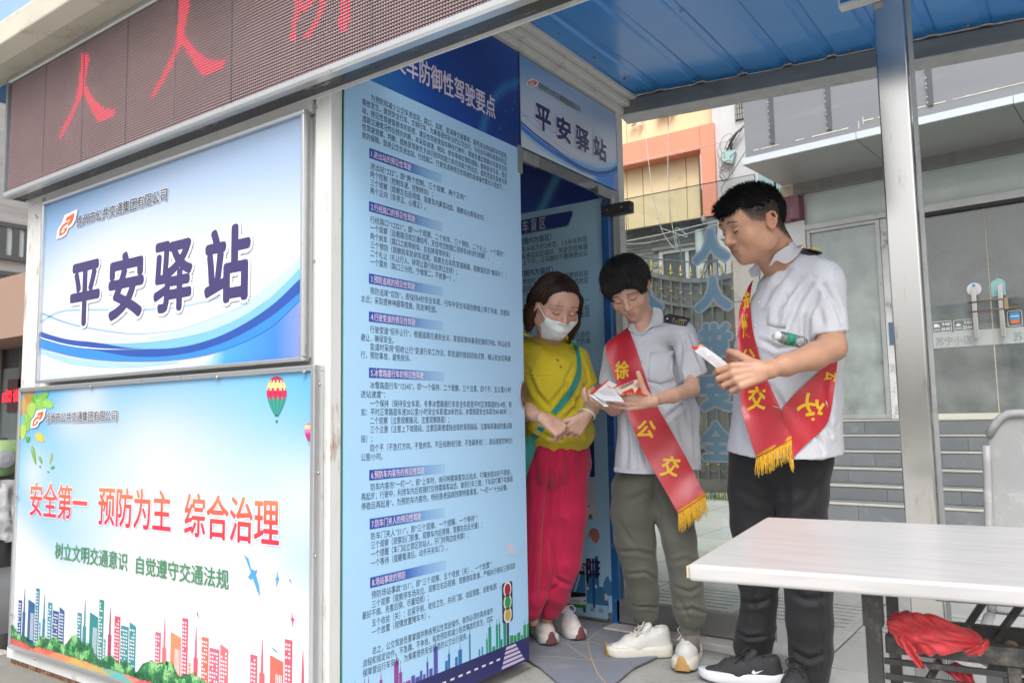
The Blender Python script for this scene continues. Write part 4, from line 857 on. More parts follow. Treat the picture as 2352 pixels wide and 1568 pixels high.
# ================================================================ ground
def sheet(name, poly, z, m, **kw):
 b = MB(); b.add([(x, y, z) for x, y in poly], [tuple(range(len(poly)))]); me = bpy.data.meshes.new(name); me.from_pydata(b.v, [], b.f)
 if me.polygons[0].normal.z < 0: me.flip_normals()
 return tag(link(name, me, m), **kw)
asph = mat('street_surface', (.22, .215, .20), rough=.95, var=.15, vscale=.6, dirt=((.32, .3, .27), .3, 2.5), bump=.4, bscale=90)
sheet('ground', [(-150, -150), (150, -150), (150, 150), (-150, 150)], -.14, asph, kind='structure')
pav_m = mat('pavement_bed', (.20, .19, .17), rough=.95, var=.2, vscale=3, dirt=((.16, .14, .11), .4, 9), bump=.6, bscale=60)
bb = MB(); bb.box((-4.06, -12, -.135), (30, 10.2, -.014)); bb.box((-12, 3.75, -.1349), (-4.0601, 10.2, -.014)); PAV = bb.build('pavement', pav_m, kind='structure')
sheet('bounce_forecourt', [(-4.05, -11.9), (29, -11.9), (29, 1.6), (-1.0, 1.6), (-1.0, 1.79), (-4.05, 1.14)], -.008, mat('bounce_concrete', (.44, .43, .41), rough=.9, var=.1, vscale=3, bump=.4), kind='structure')  # pale out-of-view ground added to bounce light up under the canopy
def slab_mesh(nm, w_, d_, ribs=False):
 b = MB(); b.box((-w_/2, -d_/2, -.0125), (w_/2, d_/2, 0))
 if ribs:
  for k in range(7):
   y = -d_/2+.065+k*(d_-.13)/6; b.box((-w_/2+.05, y-.017, .0003), (w_/2-.05, y+.017, .0055))
 return b.mesh(nm, bevel=.0035, seg=2)
SLM = [slab_mesh('paving_slab', .587, .587), slab_mesh('paving_slab', .587, .587), slab_mesh('paving_slab', .587, .587)]
RBM = [slab_mesh('tactile_slab', .587, .587, True) for _ in range(2)]
for k, me in enumerate(SLM): me.materials.append(M['slab'][k])
for k, me in enumerate(RBM): me.materials.append(M['slab'][k])
random.seed(31)
for i in range(-11, 5):
 for j in range(-3, 10):
  x = -.947+.3+i*.6; y = 3.42+.3+j*.6
  if x < -1.9+.1 and y < 3.75: continue
  if y < 3.4 and x < -1.0: continue
  row = (j == 1)
  me = RBM[random.randrange(2)] if row else SLM[random.randrange(3)]
  o = bpy.data.objects.new('tactile_slab' if row else 'paving_slab', me); COL.objects.link(o); o.parent = PAV
  o.location = (x+random.uniform(-.002, .002), y, random.uniform(-.0015, .0015)); o.rotation_euler = (random.uniform(-.002, .002), random.uniform(-.002, .002), random.choice([0, math.pi])+random.uniform(-.002, .002))
# rough concrete pad by the door, broken concrete at the corner
def rough_sheet(name, x0, x1, y0, y1, z, amp, m, nx=70, ny=70, edge=.02, **kw):
 rows = []
 for j in range(ny+1):
  r = []
  for i in range(nx+1):
   x = x0+(x1-x0)*i/nx; y = y0+(y1-y0)*j/ny
   e = min(i, nx-i, j, ny-j)
   h = amp*(mnoise.noise(Vector((x*4, y*4, 1)))+.5*mnoise.noise(Vector((x*14, y*14, 3)))+.25*mnoise.noise(Vector((x*45, y*45, 7))))
   if e < 2: x += mnoise.noise(Vector((x*9, y*9, 5)))*edge; y += mnoise.noise(Vector((x*9, y*9, 9)))*edge
   r.append((x, y, z+h if e > 0 else -.03))
  rows.append(r)
 b = MB(); b.grid(rows); o = b.build(name, m, smooth=True); return tag(o, **kw)
padm = mat('pad_concrete', (.30, .295, .28), rough=.95, var=.2, vscale=7, dirt=((.20, .19, .18), .3, 12), bump=.7, bscale=120)
rough_sheet('concrete_pad', -1.93, -.97, 1.8, 3.40, .000, .003, padm, kind='structure')
rough_sheet('broken_concrete', -4.3, -1.80, 1.15, 2.05, -.045, .028, mat('broken_concrete', (.42, .40, .37), rough=.95, var=.2, vscale=8, dirt=((.25, .22, .18), .4, 14), bump=.8, bscale=70), 150, 60, kind='structure')
bb = MB()
for i in range(20):
 t = i/20; x = -1.868+.03*mnoise.noise(Vector((i*1.7, 0, 0)))
bb.box((-1.93, 3.41, -.02), (-1.0, 3.56, .022)); SILLB = bb.build('door_threshold', mat('pale_stone', (.58, .54, .53), rough=.7, var=.08, vscale=10, dirt=((.38, .35, .33), .2, 16), bump=.3), BOOTH, bevel=.006)
# crack lines in the corner concrete
# carpet
mp_ = [(1205, 1512), (1215, 1517), (1242, 1534), (1257, 1547), (1280, 1567), (1315, 1592), (1375, 1596), (1419, 1565), (1455, 1534), (1492, 1517), (1537, 1496), (1551, 1490), (1520, 1468), (1470, 1452), (1428, 1440), (1402, 1412), (1397, 1399)]
outl = [onz(*p, .008) for p in mp_]; outl = [(p.x, p.y) for p in outl]+[(-1.96, 3.50), (-2.75, 3.50), (-2.75, 2.40), (-1.97, 2.72)]
MAT_ = thing('floor_mat', 'worn navy carpet with thin gold lines across the kiosk doorway', 'mat', (-1.9, 3.0, 0))
cpt = mat('navy_carpet', (.085, .10, .145), rough=.95, var=.25, vscale=10, dirt=((.16, .165, .19), .35, 7), bump=.6, bscale=300, sheen=.3)
bb = MB(); bb.prism([(x, y, .007) for x, y in outl], (0, 0, .006)); bb.build('carpet', cpt, MAT_)
gl_ = []
def goldline(pts, w_=.005):
 P_ = [onz(*p, .0135) for p in bez(pts, 12)]; q = []
 for i in range(len(P_)-1):
  a, b_ = P_[i], P_[i+1]; d = (b_-a).normalized(); s_ = Vector((-d.y, d.x, 0))*w_/2
  q.append([a+s_, b_+s_, b_-s_, a-s_])
 b = MB()
 for z_ in q: b.add(z_, [(0, 1, 2, 3)])
 b.build('gold_line', mat_gold, MAT_)
mat_gold = mat('gold_thread', (.42, .31, .17), rough=.8, var=.25, vscale=60)
for g in [[(1350, 1469), (1375, 1448), (1401, 1431)], [(1350, 1469), (1353, 1490), (1360, 1515), (1373, 1545), (1392, 1568)], [(1337, 1458), (1350, 1469)], [(1350, 1469), (1380, 1479), (1411, 1483)], [(1215, 1505), (1280, 1507), (1330, 1513), (1360, 1515)],
   [(1301, 1476), (1330, 1498), (1360, 1515)], [(1262, 1474), (1301, 1476)], [(1360, 1515), (1392, 1516), (1420, 1514)], [(1300, 1417), (1372, 1417), (1397, 1405)], [(1500, 1483), (1535, 1490)]]: goldline(g)
# ================================================================ iron gate, stone pillar, wall and sign building behind
GY = 10.4
GATE = thing('iron_gate', 'dark wrought iron gate with gold spearheads and rings, curving down to the right', 'gate', (-5.5, GY, 0))
gm = mat('gate_paint', (.15, .15, .135), rough=.45, metal=.4, var=.4, vscale=9, dirt=((.45, .40, .14), .10, 12), stretch=(1, 1, .35), bump=.2)
gmp = mat('gate_panel', (.10, .10, .092), rough=.5, metal=.3, var=.4, vscale=5, dirt=((.42, .38, .14), .12, 9), stretch=(1.3, 1, .3), bump=.2)
gold = mat('gate_gold', (.62, .45, .12), rough=.35, metal=.6, var=.1)
def gtop(x):
 pts = [(-7.5, 3.52), (-5.25, 3.13), (-4.93, 3.02), (-4.65, 2.93), (-4.40, 2.87), (-4.15, 2.845), (-3.9, 2.85), (-3.68, 2.88)]
 for (a, b_), (c, d) in zip(pts, pts[1:]):
  if x <= c: t = max(0, min(1, (x-a)/(c-a))); return b_+(d-b_)*t
 return pts[-1][1]
gx0, gx1 = -7.4, -3.70
MB().box((gx0, GY+.02, .12), (gx1, GY+.03, .30)).build('base_panel', gmp, GATE)
bb = MB()
N_ = 40; rows = []
for k in range(N_):
 x0_ = gx0+(gx1-gx0)*k/N_; x1_ = gx0+(gx1-gx0)*(k+1)/N_
 bb.add([(x0_, GY+.02, .3), (x1_, GY+.02, .3), (x1_, GY+.02, gtop(x1_)-.03), (x0_, GY+.02, gtop(x0_)-.03)], [(0, 1, 2, 3)])
bb.build('sheet_panel', gmp, GATE)
def rail_g(dz, r, name):
 P_ = [(x, GY-.01, gtop(x)+dz) for x in np.linspace(gx0, gx1, 44)]
 b = MB();
 for p, q in zip(P_, P_[1:]): b.beam(p, q, .04, r)
 b.build(name, gm, GATE)
rail_g(0, .065, 'top_rail'); rail_g(-.36, .045, 'middle_rail')
for z in (.12, .60): MB().box((gx0, GY-.03, z-.04), (gx1, GY+.01, z+.04)).build('lower_rail', gm, GATE)
MB().box((gx1-.07, GY-.04, .05), (gx1, GY+.03, 2.9)).build('stile', gm, GATE)
ringm = MB().tube([(.078*math.cos(a), 0, .078*math.sin(a)) for a in np.linspace(0, 2*math.pi, 25)], .006, 6).mesh('ring', True); ringm.materials.append(gm)
def spear():
 b = MB(); b.lathe((0, 0, 0), (0, 0, 1), [(0, .008), (.03, .008), (.032, .014), (.04, .014), (.045, .008), (.06, .010), (.085, .017), (.10, .021), (.15, .008), (.185, .0005)], 8)
 for s_ in (-1, 1): b.tube([(0, 0, .035), (s_*.015, 0, .055), (s_*.028, 0, .06), (s_*.032, 0, .048), (s_*.024, 0, .04)], .005, 6)
 me = b.mesh('spearhead', True); me.materials.append(gold); return me
spm = spear()
clm = MB().box((-.018, -.03, -.008), (.018, .0, .008)).mesh('clasp'); clm.materials.append(gold)
for k in range(25):
 x = gx1-.055-.1475*k; zt = gtop(x)
 b = MB(); b.box((x-.012, GY-.022, .13), (x+.012, GY-.001, zt)); b.build('bar', gm, GATE)
 for me, nm, z in ((spm, 'spearhead', zt+.03), (clm, 'clasp', zt-.18), (clm, 'clasp', .36)):
  o = bpy.data.objects.new(nm, me); COL.objects.link(o); o.parent = GATE; o.location = Vector((x, GY-.012, z))-Vector(GATE.location)
 for z in (zt-.18, .36):
  o = bpy.data.objects.new('ring', ringm); COL.objects.link(o); o.parent = GATE; o.location = Vector((x-.0737, GY-.016, z))-Vector(GATE.location); o.scale = (.86, 1, 1 if z > 1 else 1.25)
PIL = thing('stone_pillar', 'speckled pink granite gate pillar with a moulded cap right of the iron gate', 'pillar', (-3.1, 10.6, 0))
gran = mat('speckled_granite', (.56, .48, .44), rough=.6, var=.35, vscale=60, dirt=((.30, .25, .22), .5, 70), bump=.2)
for k in range(4): MB().box((-3.68, 10.2, .02+k*.82), (-2.65, 11.1, .835+k*.82)).build('stone_block', gran, PIL, bevel=.006)
MB().box((-3.80, 10.08, 3.30), (-2.55, 11.2, 3.38)).build('cap', mat('cap_stone', (.55, .50, .45), rough=.7, dirt=((.3, .26, .2), .3, 8)), PIL, bevel=.02)
MB().box((-3.74, 10.14, 3.381), (-2.6, 11.15, 3.44)).build('cap_moulding', mat('cap_stone2', (.5, .45, .41), rough=.7), PIL, bevel=.02)
# grey brick wall of individual bricks (the part in view)
WALL = thing('brick_building', 'low grey brick building behind the iron gate under the orange framed sign', 'building', (-6, 13.2, 0))
MB().box((-13, 13.23, 0), (-3.2, 16, 4.9)).build('wall', mat('mortar', (.40, .40, .39), rough=.95), WALL)
bkm = [mat('grey_brick_%d' % i, c, rough=.85, var=.1, vscale=3, bump=.3, bscale=50) for i, c in enumerate([(.30, .295, .28), (.25, .25, .24), (.36, .35, .33)])]
bme = []
for m_ in bkm: me = MB().box((-.117, -.012, -.0265), (.117, .012, .0265)).mesh('brick', bevel=.003, seg=1); me.materials.append(m_); bme.append(me)
random.seed(8); nb_ = 0; extra = MB()
for r in range(30):
 z = 3.02+r*.063
 for c in range(17):
  x = -7.85+c*.246+(r % 2)*.123
  if -6.15 < x < -5.02 and z < 3.98: continue
  if nb_ < 300 and x > -7.6:
   o = bpy.data.objects.new('brick', random.choice(bme)); COL.objects.link(o); o.parent = WALL; o.location = Vector((x, 13.222, z))-Vector(WALL.location); nb_ += 1
  else: extra.box((x-.117, 13.21, z-.0265), (x+.117, 13.234, z+.0265))
tag(extra.build('brick_field', bkm[0], WALL), kind='stuff')
MB().box((-7.6, 13.0, 4.62), (-4.0, 13.22, 4.9)).build('dark_band', mat('band_grey', (.17, .18, .19), rough=.6, var=.15), WALL)  # plain dark grey band along the wall top
wf = MB(); wf.box((-6.1, 13.17, 3.02), (-6.03, 13.24, 3.90)); wf.box((-5.1, 13.17, 3.02), (-5.03, 13.24, 3.90)); wf.box((-6.1, 13.17, 3.901), (-5.03, 13.24, 3.97)); wf.box((-5.60, 13.18, 3.02), (-5.54, 13.24, 3.90))
WN = wf.build('window_frame', M['white_paint'], WALL)
MB().box((-6.03, 13.215, 3.02), (-5.10, 13.222, 3.90)).build('window_pane', mat('dark_window', (.06, .07, .075), rough=.08, spec=.8), WALL)
MB().box((-6.2, 13.12, 3.975), (-4.95, 13.232, 4.03)).build('window_lintel', M['concrete'], WALL)
pp = thing('drain_pipe', 'fat white plastic pipe along the wall under the orange sign', 'pipe', (-4.7, 12.9, 4.5))
A_ = ony(1620, 503, 12.9); B_ = ony(1700, 487, 12.9)
bb = MB(); bb.tube([A_, A_.lerp(B_, .5), B_], .062, 14); bb.build('pipe', M['white_paint'], pp, smooth=True)
for t in (.0, .22, .8): q = A_.lerp(B_, t); d_ = (B_-A_).normalized(); MB().tube([q-d_*.045, q+d_*.045], .075, 14).build('collar', M['white_paint'], pp, smooth=True)
bb = MB(); q = ony(1606, 640, 12.9); bb.tube([(q.x, 13.05, 0), (q.x, 13.05, 4.2)], .10, 14); bb.build('down_pipe', mat('pale_pipe', (.5, .56, .56), rough=.4), pp, smooth=True)
YS = thing('yellow_sign_board', 'pale yellow panelled signboard with a thick orange frame on the building behind', 'sign board', (-6.5, 12.8, 5.7))
YP = 12.8; yel = mat('yellow_panel', (.76, .60, .36), rough=.45, var=.04, vscale=.8, dirt=((.6, .45, .25), .1, 3)); yel2 = mat('yellow_panel_light', (.78, .62, .38), rough=.45, var=.04, vscale=.8)
jx = [-9.2] + [ony(x, 400, YP).x for x in (1439, 1476, 1535, 1576)] + [ony(1606, 400, YP).x]
zb_ = (ony(1430, 540, YP).z+ony(1600, 490, YP).z)/2; zmid = ony(1500, 330, YP).z
for k in range(len(jx)-1): MB().box((jx[k]+.006, YP, zb_), (jx[k+1]-.006, YP+.08, zmid)).build('panel', yel if k % 2 else yel2, YS, bevel=.004)
jx2 = [-9.2, ony(1439, 300, YP).x, ony(1535, 300, YP).x, ony(1637, 250, YP).x]
for k in range(3): MB().box((jx2[k]+.006, YP, zmid+.01), (jx2[k+1]-.006, YP+.08, zmid+2.6)).build('panel', yel2 if k % 2 else yel, YS, bevel=.004)
ora = mat('orange_panel', (.80, .30, .19), rough=.35, var=.05, vscale=1, coat=.15)
OY = YP-.28
o0 = ony(1430, 350, OY); o1 = ony(1637, 262, OY); o2 = ony(1607, 300, OY); ob = ony(1625, 497, OY); ol = ony(1430, 395, OY)
zt_ = (o0.z+o1.z)/2-.0; zl_ = ony(1560, 353, OY).z
MB().box((-9.2, OY, zl_), (o2.x-.006, YP-.002, zt_)).build('frame_beam', ora, YS, bevel=.004)
MB().box((o2.x, OY-.004, ob.z), (o1.x, YP-.002, zt_+.004)).build('frame_post', ora, YS, bevel=.004)
MB().box((o2.x+.05, OY+.05, ob.z-.25), (o1.x-.03, YP, ob.z-.002)).build('post_foot', mat('grey_metal', (.2, .21, .23), rough=.4, metal=.5), YS)
for pts in ([(1505, 247), (1545, 238), (1547, 252), (1540, 258), (1534, 255), (1526, 262), (1520, 259), (1514, 270), (1508, 268)], [(1463, 272), (1473, 270), (1471, 287), (1467, 289), (1464, 283)], [(1443, 284), (1456, 277), (1458, 281), (1448, 289)]):
 b = MB(); b.prism([ony(x, y, YP-.15) for x, y in pts], (0, .10, 0)); b.build('raised_letter', M['white_paint'], YS, bevel=.005)
GW = thing('side_building', 'pale grey rendered wall with cables between the yellow sign and the grey shop', 'building', (-4.2, 12.6, 0))
gwl = mat('pale_render', (.62, .62, .63), rough=.9, var=.08, vscale=2, dirt=((.48, .46, .44), .2, 3), bump=.2, bscale=40)
zx0 = ony(1641, 400, 12.6).x
MB().box((zx0, 12.6, 0), (-2.2, 14.5, 10)).build('wall', gwl, GW)
a_, b_ = ony(1690, 222, 12.58), ony(1709, 268, 12.58)
for i in range(4):
 for j in range(5):
  x = a_.x+(b_.x-a_.x)*i/3; z = b_.z+(a_.z-b_.z)*j/4
  MB().box((x-.012, 12.55, z-.03), (x+.012, 12.6, z+.05)).build('vent_block', M['concrete'], GW)
MB().box((a_.x-.03, 12.585, b_.z-.04), (b_.x+.03, 12.599, a_.z+.06)).build('vent_back', mat('vent_dark', (.12, .12, .12)), GW)
for x0_, x1_, y0_, y1_ in [(1742, 1780, 392, 450), (1782, 1800, 400, 460)]:
 p, q = ony(x0_, y0_, 12.57), ony(x1_, y1_, 12.57)
 f = MB().box((p.x-.03, 12.56, q.z-.6), (q.x+.03, 12.6, p.z+.6)).build('window_frame', M['white_paint'], GW)
 MB().box((p.x, 12.55, q.z-.55), (q.x, 12.559, p.z+.55)).build('window_pane', mat('teal_window', (.30, .50, .50), rough=.15, spec=.7), GW)
# junction box with its knot of cables
JB = thing('junction_box', 'pale teal junction box hanging in a knot of cables on the pale wall', 'junction box', (-4.6, 12.5, 5.5))
f9 = lambda x, y: ony((2480+.3826*x)/1.7415, (400+.3826*y)/1.7415, 12.5)
P_ = [f9(x, y) for x, y in [(1085, 515), (1205, 530), (1170, 668), (1055, 635)]]; bb = MB(); bb.prism(P_, (0, .08, 0)); bb.build('box', mat('box_teal', (.40, .60, .60), rough=.5), JB, bevel=.01)
P_ = [f9(x, y) for x, y in [(1095, 618), (1135, 625), (1130, 658), (1085, 645)]]; bb = MB(); bb.prism([p-Vector((0, .002, 0)) for p in P_], (0, .001, 0)); bb.build('label', ink('e4e8e0'), JB)
random.seed(2); wire = mat('grey_cable', (.12, .12, .125), rough=.5)
wirel = mat('pale_cable', (.5, .5, .5), rough=.5)
def cable(pts, r, m, par=None, nm='cable', n=5): return MB().tube(pts, r, n).build(nm, m, par, smooth=True)
for k in range(12):
 s_ = Vector((random.uniform(-.06, .06), random.uniform(-.05, .02), random.uniform(-.06, .06)))
 cable([f9(1296+random.uniform(-5, 5), 268+random.uniform(-8, 14)), f9(1215+random.uniform(-12, 12), 350+random.uniform(-12, 12))+s_*.5, f9(1160+random.uniform(-18, 18), 425+random.uniform(-15, 15))+s_, f9(1130+random.uniform(-30, 30), 520)+s_*.3], random.choice([.006, .008]), random.choice([wire, wire, wirel]), JB)
for k in range(7):
 c_ = f9(1130+random.uniform(-40, 50), 600+random.uniform(-130, 160)); r_ = random.uniform(.08, .2)
 cable([c_+Vector((r_*math.cos(a)*.7, random.uniform(-.02, .02), r_*math.sin(a))) for a in np.linspace(random.random()*3, random.random()*3+4.5, 12)], .004, wire, JB)
cable([f9(1125, 670), f9(1150, 740), f9(1140, 830), f9(1080, 850), f9(1040, 800), f9(1060, 740), f9(1110, 715)], .006, wire, JB)
# overhead wires
OW = thing('overhead_wires', 'thin sagging cables crossing in front of the yellow signboard', 'cable', (-6, 11, 4))
f10 = lambda x, y, Y: ony((2480+.3826*x)/1.7415, (400+.3826*y)/1.7415, Y)
for pts, r_, m_ in [([(35, 672), (240, 630), (500, 568), (800, 500), (1130, 430)], .008, wirel), ([(255, 190), (275, 450), (310, 740), (345, 1000), (430, 1340), (520, 1500), (600, 1568)], .006, wirel), ([(520, 150), (500, 480), (510, 960), (545, 1300), (590, 1568)], .006, wirel),
     ([(55, 1478), (400, 1412), (860, 1302), (1040, 1262)], .010, wirel), ([(60, 1508), (300, 1490), (700, 1400), (1020, 1300)], .007, wirel), ([(430, 1340), (700, 1430), (585, 1340), (600, 1560)], .006, wirel), ([(1130, 1050), (1060, 930), (1200, 720), (1310, 540)], .006, wire)]:
 cable([f10(x, y, 12.3) for x, y in bez(pts, 24)], r_, m_, OW)
for pts in [[(1400, 575), (1480, 590), (1560, 600), (1640, 602)], [(1556, 540), (1562, 570), (1570, 640)], [(1610, 640), (1625, 600), (1655, 610), (1660, 650)], [(1615, 650), (1635, 585), (1665, 600), (1662, 660)], [(1608, 645), (1622, 620), (1640, 595), (1668, 640)]]:
 cable([ony(x, y, 11.6) for x, y in bez(pts, 16)], .011, wire, OW)
# ================================================================ grey shop on the right
SHOP = thing('shop_building', 'grey corner shop with dark fascia, glass doors and grey tiled steps', 'building', (-2.7, 9.4, 0), math.radians(-4.5))
def L(b, name, m, par=SHOP, **k):
 """mesh in the shop's own axes"""
 me = b.mesh(name, k.get('smooth', False), k.get('bevel', 0)); o = link(name, me, m, par, world=False); return o
fas = mat('fascia_sheet', (.215, .225, .245), rough=.42, metal=.25, var=.07, vscale=1.3, dirt=((.27, .28, .30), .25, 2), stretch=(.4, 1, 2.5), bump=.05, bscale=4)
sofm = mat('soffit_sheet', (.36, .37, .36), rough=.35, metal=.2, var=.05, vscale=1); ledge = mat('ledge_white', (.52, .57, .60), rough=.35, var=.05)
shw = mat('shop_frame_alu', (.42, .43, .42), rough=.35, metal=.45, var=.12, vscale=6, dirt=((.3, .29, .27), .2, 16))
L(MB().box((.10, .30, 0), (9, 5.8, .93)), 'base', M['concrete'])
L(MB().box((.10, .06, 3.66), (9, 5.8, 8.5)), 'upper_wall', mat('shop_wall', (.42, .43, .44), rough=.8))
L(MB().box((.10, 5.7, .94), (9, 5.8, 3.6)), 'rear_wall', mat('shop_inner', (.72, .74, .72), rough=.7))
L(MB().box((.22, .2, .931), (9, 5.7, .945)), 'inner_floor', mat('shop_floor', (.30, .30, .29), rough=.35))
L(MB().box((.22, .2, 3.60), (9, 5.7, 3.64)), 'inner_ceiling', mat('shop_ceiling', (.6, .62, .6), rough=.7))
L(MB().box((.10, .2, .94), (.2, 5.7, 3.6)), 'side_wall', mat('shop_side', (.68, .70, .68), rough=.7))
# inner partition, light strips and sockets seen through the window
L(MB().box((.95, 1.6, .946), (3.4, 1.7, 3.6)), 'inner_partition', mat('partition', (.20, .23, .22), rough=.6))
L(MB().box((.2, 1.0, .946), (.62, 1.12, 3.6)), 'inner_column', mat('column_white', (.78, .80, .78), rough=.6))
for lx, z in ((.42, 1.12), (.36, 2.62)):
 L(MB().box((lx-.05, .985, z), (lx+.05, .999, z+.10)), 'socket', M['white_paint'])
# fascia
L(MB().box((.03, -1.2, 3.701), (9, .05, 5.6)), 'fascia', fas)
L(MB().box((.0, -1.225, 3.632), (1.155, -1.195, 3.7)), 'ledge', ledge, bevel=.002); L(MB().box((1.159, -1.225, 3.632), (2.46, -1.195, 3.702)), 'ledge', ledge, bevel=.002); L(MB().box((2.464, -1.225, 3.630), (5.0, -1.195, 3.703)), 'ledge', ledge, bevel=.002)
for a, b_ in [(0.0, 1.15), (1.156, 2.45), (2.456, 3.75), (3.756, 5.05), (5.056, 9)]: L(MB().box((a+.001, -1.194, 3.634), (b_, -.13, 3.650)), 'soffit_panel', sofm)
L(MB().box((.12, -.129, 3.515), (9, .05, 3.66)), 'soffit_beam', mat('soffit_beam', (.22, .22, .21), rough=.6, var=.1, dirt=((.16, .14, .1), .3, 5)))
def batten(lx):
 b = MB(); b.box((lx-.022, -1.214, 3.79), (lx+.022, -1.2005, 5.6)); L(b, 'batten', mat('batten_dark', (.085, .09, .10), rough=.5, var=.2))
 random.seed(int(lx*100));
 for k in range(14):
  z = 3.82+k*.06+random.uniform(-.02, .02); L(MB().box((lx-.03, -1.221, z), (lx-.018, -1.2145, z+.014)), 'clip', M['alu_dull'])
for lx in (.33, .91, 1.82, 3.0): batten(lx)
# peeling sealant line on the fascia
b = MB(); random.seed(9); x = .12; z = 3.765
while x < 3.2:
 w_ = random.uniform(.02, .10)
 if random.random() < (.45 if x < 1.4 else .9) and not (1.05 < x < 1.15): b.box((x, -1.2035, z-.003-.003*random.random()), (x+w_, -1.2005, z+.003+.004*random.random()))
 if abs(x-1.2) < .03: b.box((x, -1.203, z-.03), (x+.006, -1.2005, z+.045)); z = 3.80
 x += w_
tag(L(b, 'sealant_remnant', mat('old_sealant', (.62, .58, .48), rough=.7)), kind='stuff')
# pillar, white wall strip
wood = mat('purple_wood', (.22, .085, .115), rough=.55, var=.35, vscale=5, dirt=((.25, .19, .19), .35, 6), stretch=(6, 6, .5), bump=.7, bscale=20)
L(MB().box((-.03, -.13, 3.22), (.075, .02, 3.505)), 'wood_cladding', wood, bevel=.004); L(MB().box((.080, -.15, 3.235), (.185, .02, 3.500)), 'wood_cladding', wood, bevel=.004)
L(MB().box((-.03, -.128, 3.506), (.185, .02, 3.63)), 'bare_wood', mat('bare_wood', (.45, .36, .28), rough=.7, var=.2, stretch=(5, 5, .5)))
L(MB().box((.0, -.06, 0), (.205, .25, 3.215)), 'white_column', mat('white_tile', (.60, .61, .60), rough=.35, var=.05, vscale=2), bevel=.004)
# transom glass
frost = mat('frosted_glass', (.50, .57, .54), rough=.35, var=.08, vscale=2.5, dirt=((.62, .66, .64), .35, 2.2), bump=.35, bscale=30, coat=.5)
for a, b_ in [(.21, 1.30), (1.32, 2.9), (2.92, 4.6)]: L(MB().box((a, .0, 3.16), (b_, .012, 3.50)), 'transom_pane', frost)
L(MB().box((.205, -.03, 3.502), (9, .05, 3.5145)), 'transom_head', ledge); L(MB().box((.1, -.05, 3.095), (1.38, .06, 3.158)), 'window_head', shw, bevel=.003); L(MB().box((1.383, -.055, 3.075), (9, .06, 3.158)), 'door_head', shw, bevel=.003)
L(MB().box((1.39, -.052, 3.038), (9, .05, 3.0745)), 'door_track', mat('track_black', (.02, .02, .02), rough=.5))
# window and doors
GLW = glass('shop_window_glass', (.80, .88, .84), refl=.12, alpha=.40, film=(.60, .66, .64)); GLD = glass('shop_door_glass', (.40, .46, .44), refl=.14, alpha=.42, film=(.34, .37, .36))  # heavy pale film puts the haze on the shop glass into its colour
L(MB().box((.25, .0, .985), (.955, .012, 3.055)), 'window_pane', GLW)
for a, b_ in [((.206, -.03, .94), (.249, .05, 3.09)), ((.956, -.03, .94), (1.0, .05, 3.09)), ((.25, -.03, 3.056), (.955, .05, 3.0945)), ((.25, -.03, .94), (.955, .05, .984))]: L(MB().box(a, b_), 'window_frame', shw, bevel=.002)
L(MB().box((1.004, -.02, .94), (1.36, .04, 3.09)), 'boarded_panel', mat('scuffed_panel', (.55, .56, .56), rough=.5, var=.1, dirt=((.12, .14, .15), .45, 7)))
L(MB().box((1.03, -.028, 1.72), (1.16, -.021, 1.96)), 'blue_sticker', ink('54708e'))
L(MB().box((.20, -.045, .79), (1.36, .05, .939)), 'stone_plinth', mat('marble_dark', (.07, .075, .07), rough=.25, var=.5, vscale=9, dirt=((.3, .3, .28), .4, 12)))
for a, b_ in [(1.40, 1.985), (1.995, 2.62), (2.63, 3.3)]:
 L(MB().box((a, .0, .985), (b_, .012, 3.036)), 'door_pane', GLD)
L(MB().box((1.986, -.003, .96), (1.994, .014, 3.036)), 'door_seal', mat('old_seal', (.5, .45, .33), rough=.8, var=.3, vscale=30))
L(MB().box((1.40, -.02, .865), (3.4, .04, .983)), 'door_sill', mat('sill_cream', (.55, .55, .46), rough=.6, var=.1))
SP = Plane((0, 0, 0), (1, 0, 0), (0, 0, 1), (0, -1, 0))
def shop_text(s_, u0, u1, v0, v1, m_, lx=3, bold=0, y=-.004):
 pl = Plane((0, y, 0), (1, 0, 0), (0, 0, 1), (0, -1, 0)); o = text('shop_lettering', None, pl, s_, u0, u1, m=m_, layer=lx, bold=bold, vbox=(v0, v1)); o.parent = SHOP
for a in (1.40, 1.996): L(MB().box((a, -.004, 1.655), (a+.62 if a > 1.9 else 1.985, -.001, 1.812)), 'manifestation_band', mat('band_film', (.40, .43, .42), rough=.5))
shop_text('苏宁小店', 1.47, 1.80, 1.675, 1.765, ink('8a9090'), 3, .0, -.0045); shop_text('苏宁小店', 2.16, 2.50, 1.675, 1.765, ink('8a9090'), 3, 0, -.0045)
def rbox(u0, u1, v0, v1, m_, y=-.0045, t=.004):
 pl = Plane((0, y, 0), (1, 0, 0), (0, 0, 1), (0, -1, 0)); q = rrect(u0, u1, v0, v1, .015); qi = rrect(u0+t, u1-t, v0+t, v1-t, .012)
 for i in range(len(q)):
  j = (i+1) % len(q)
 b = MB(); b.add([pl.w(*p) for p in q]+[pl.w(*p) for p in qi], [(i, (i+1) % len(q), len(q)+(i+1) % len(q), len(q)+i) for i in range(len(q))]); L(b, 'notice_border', m_)
wht = ink('eef2f2')
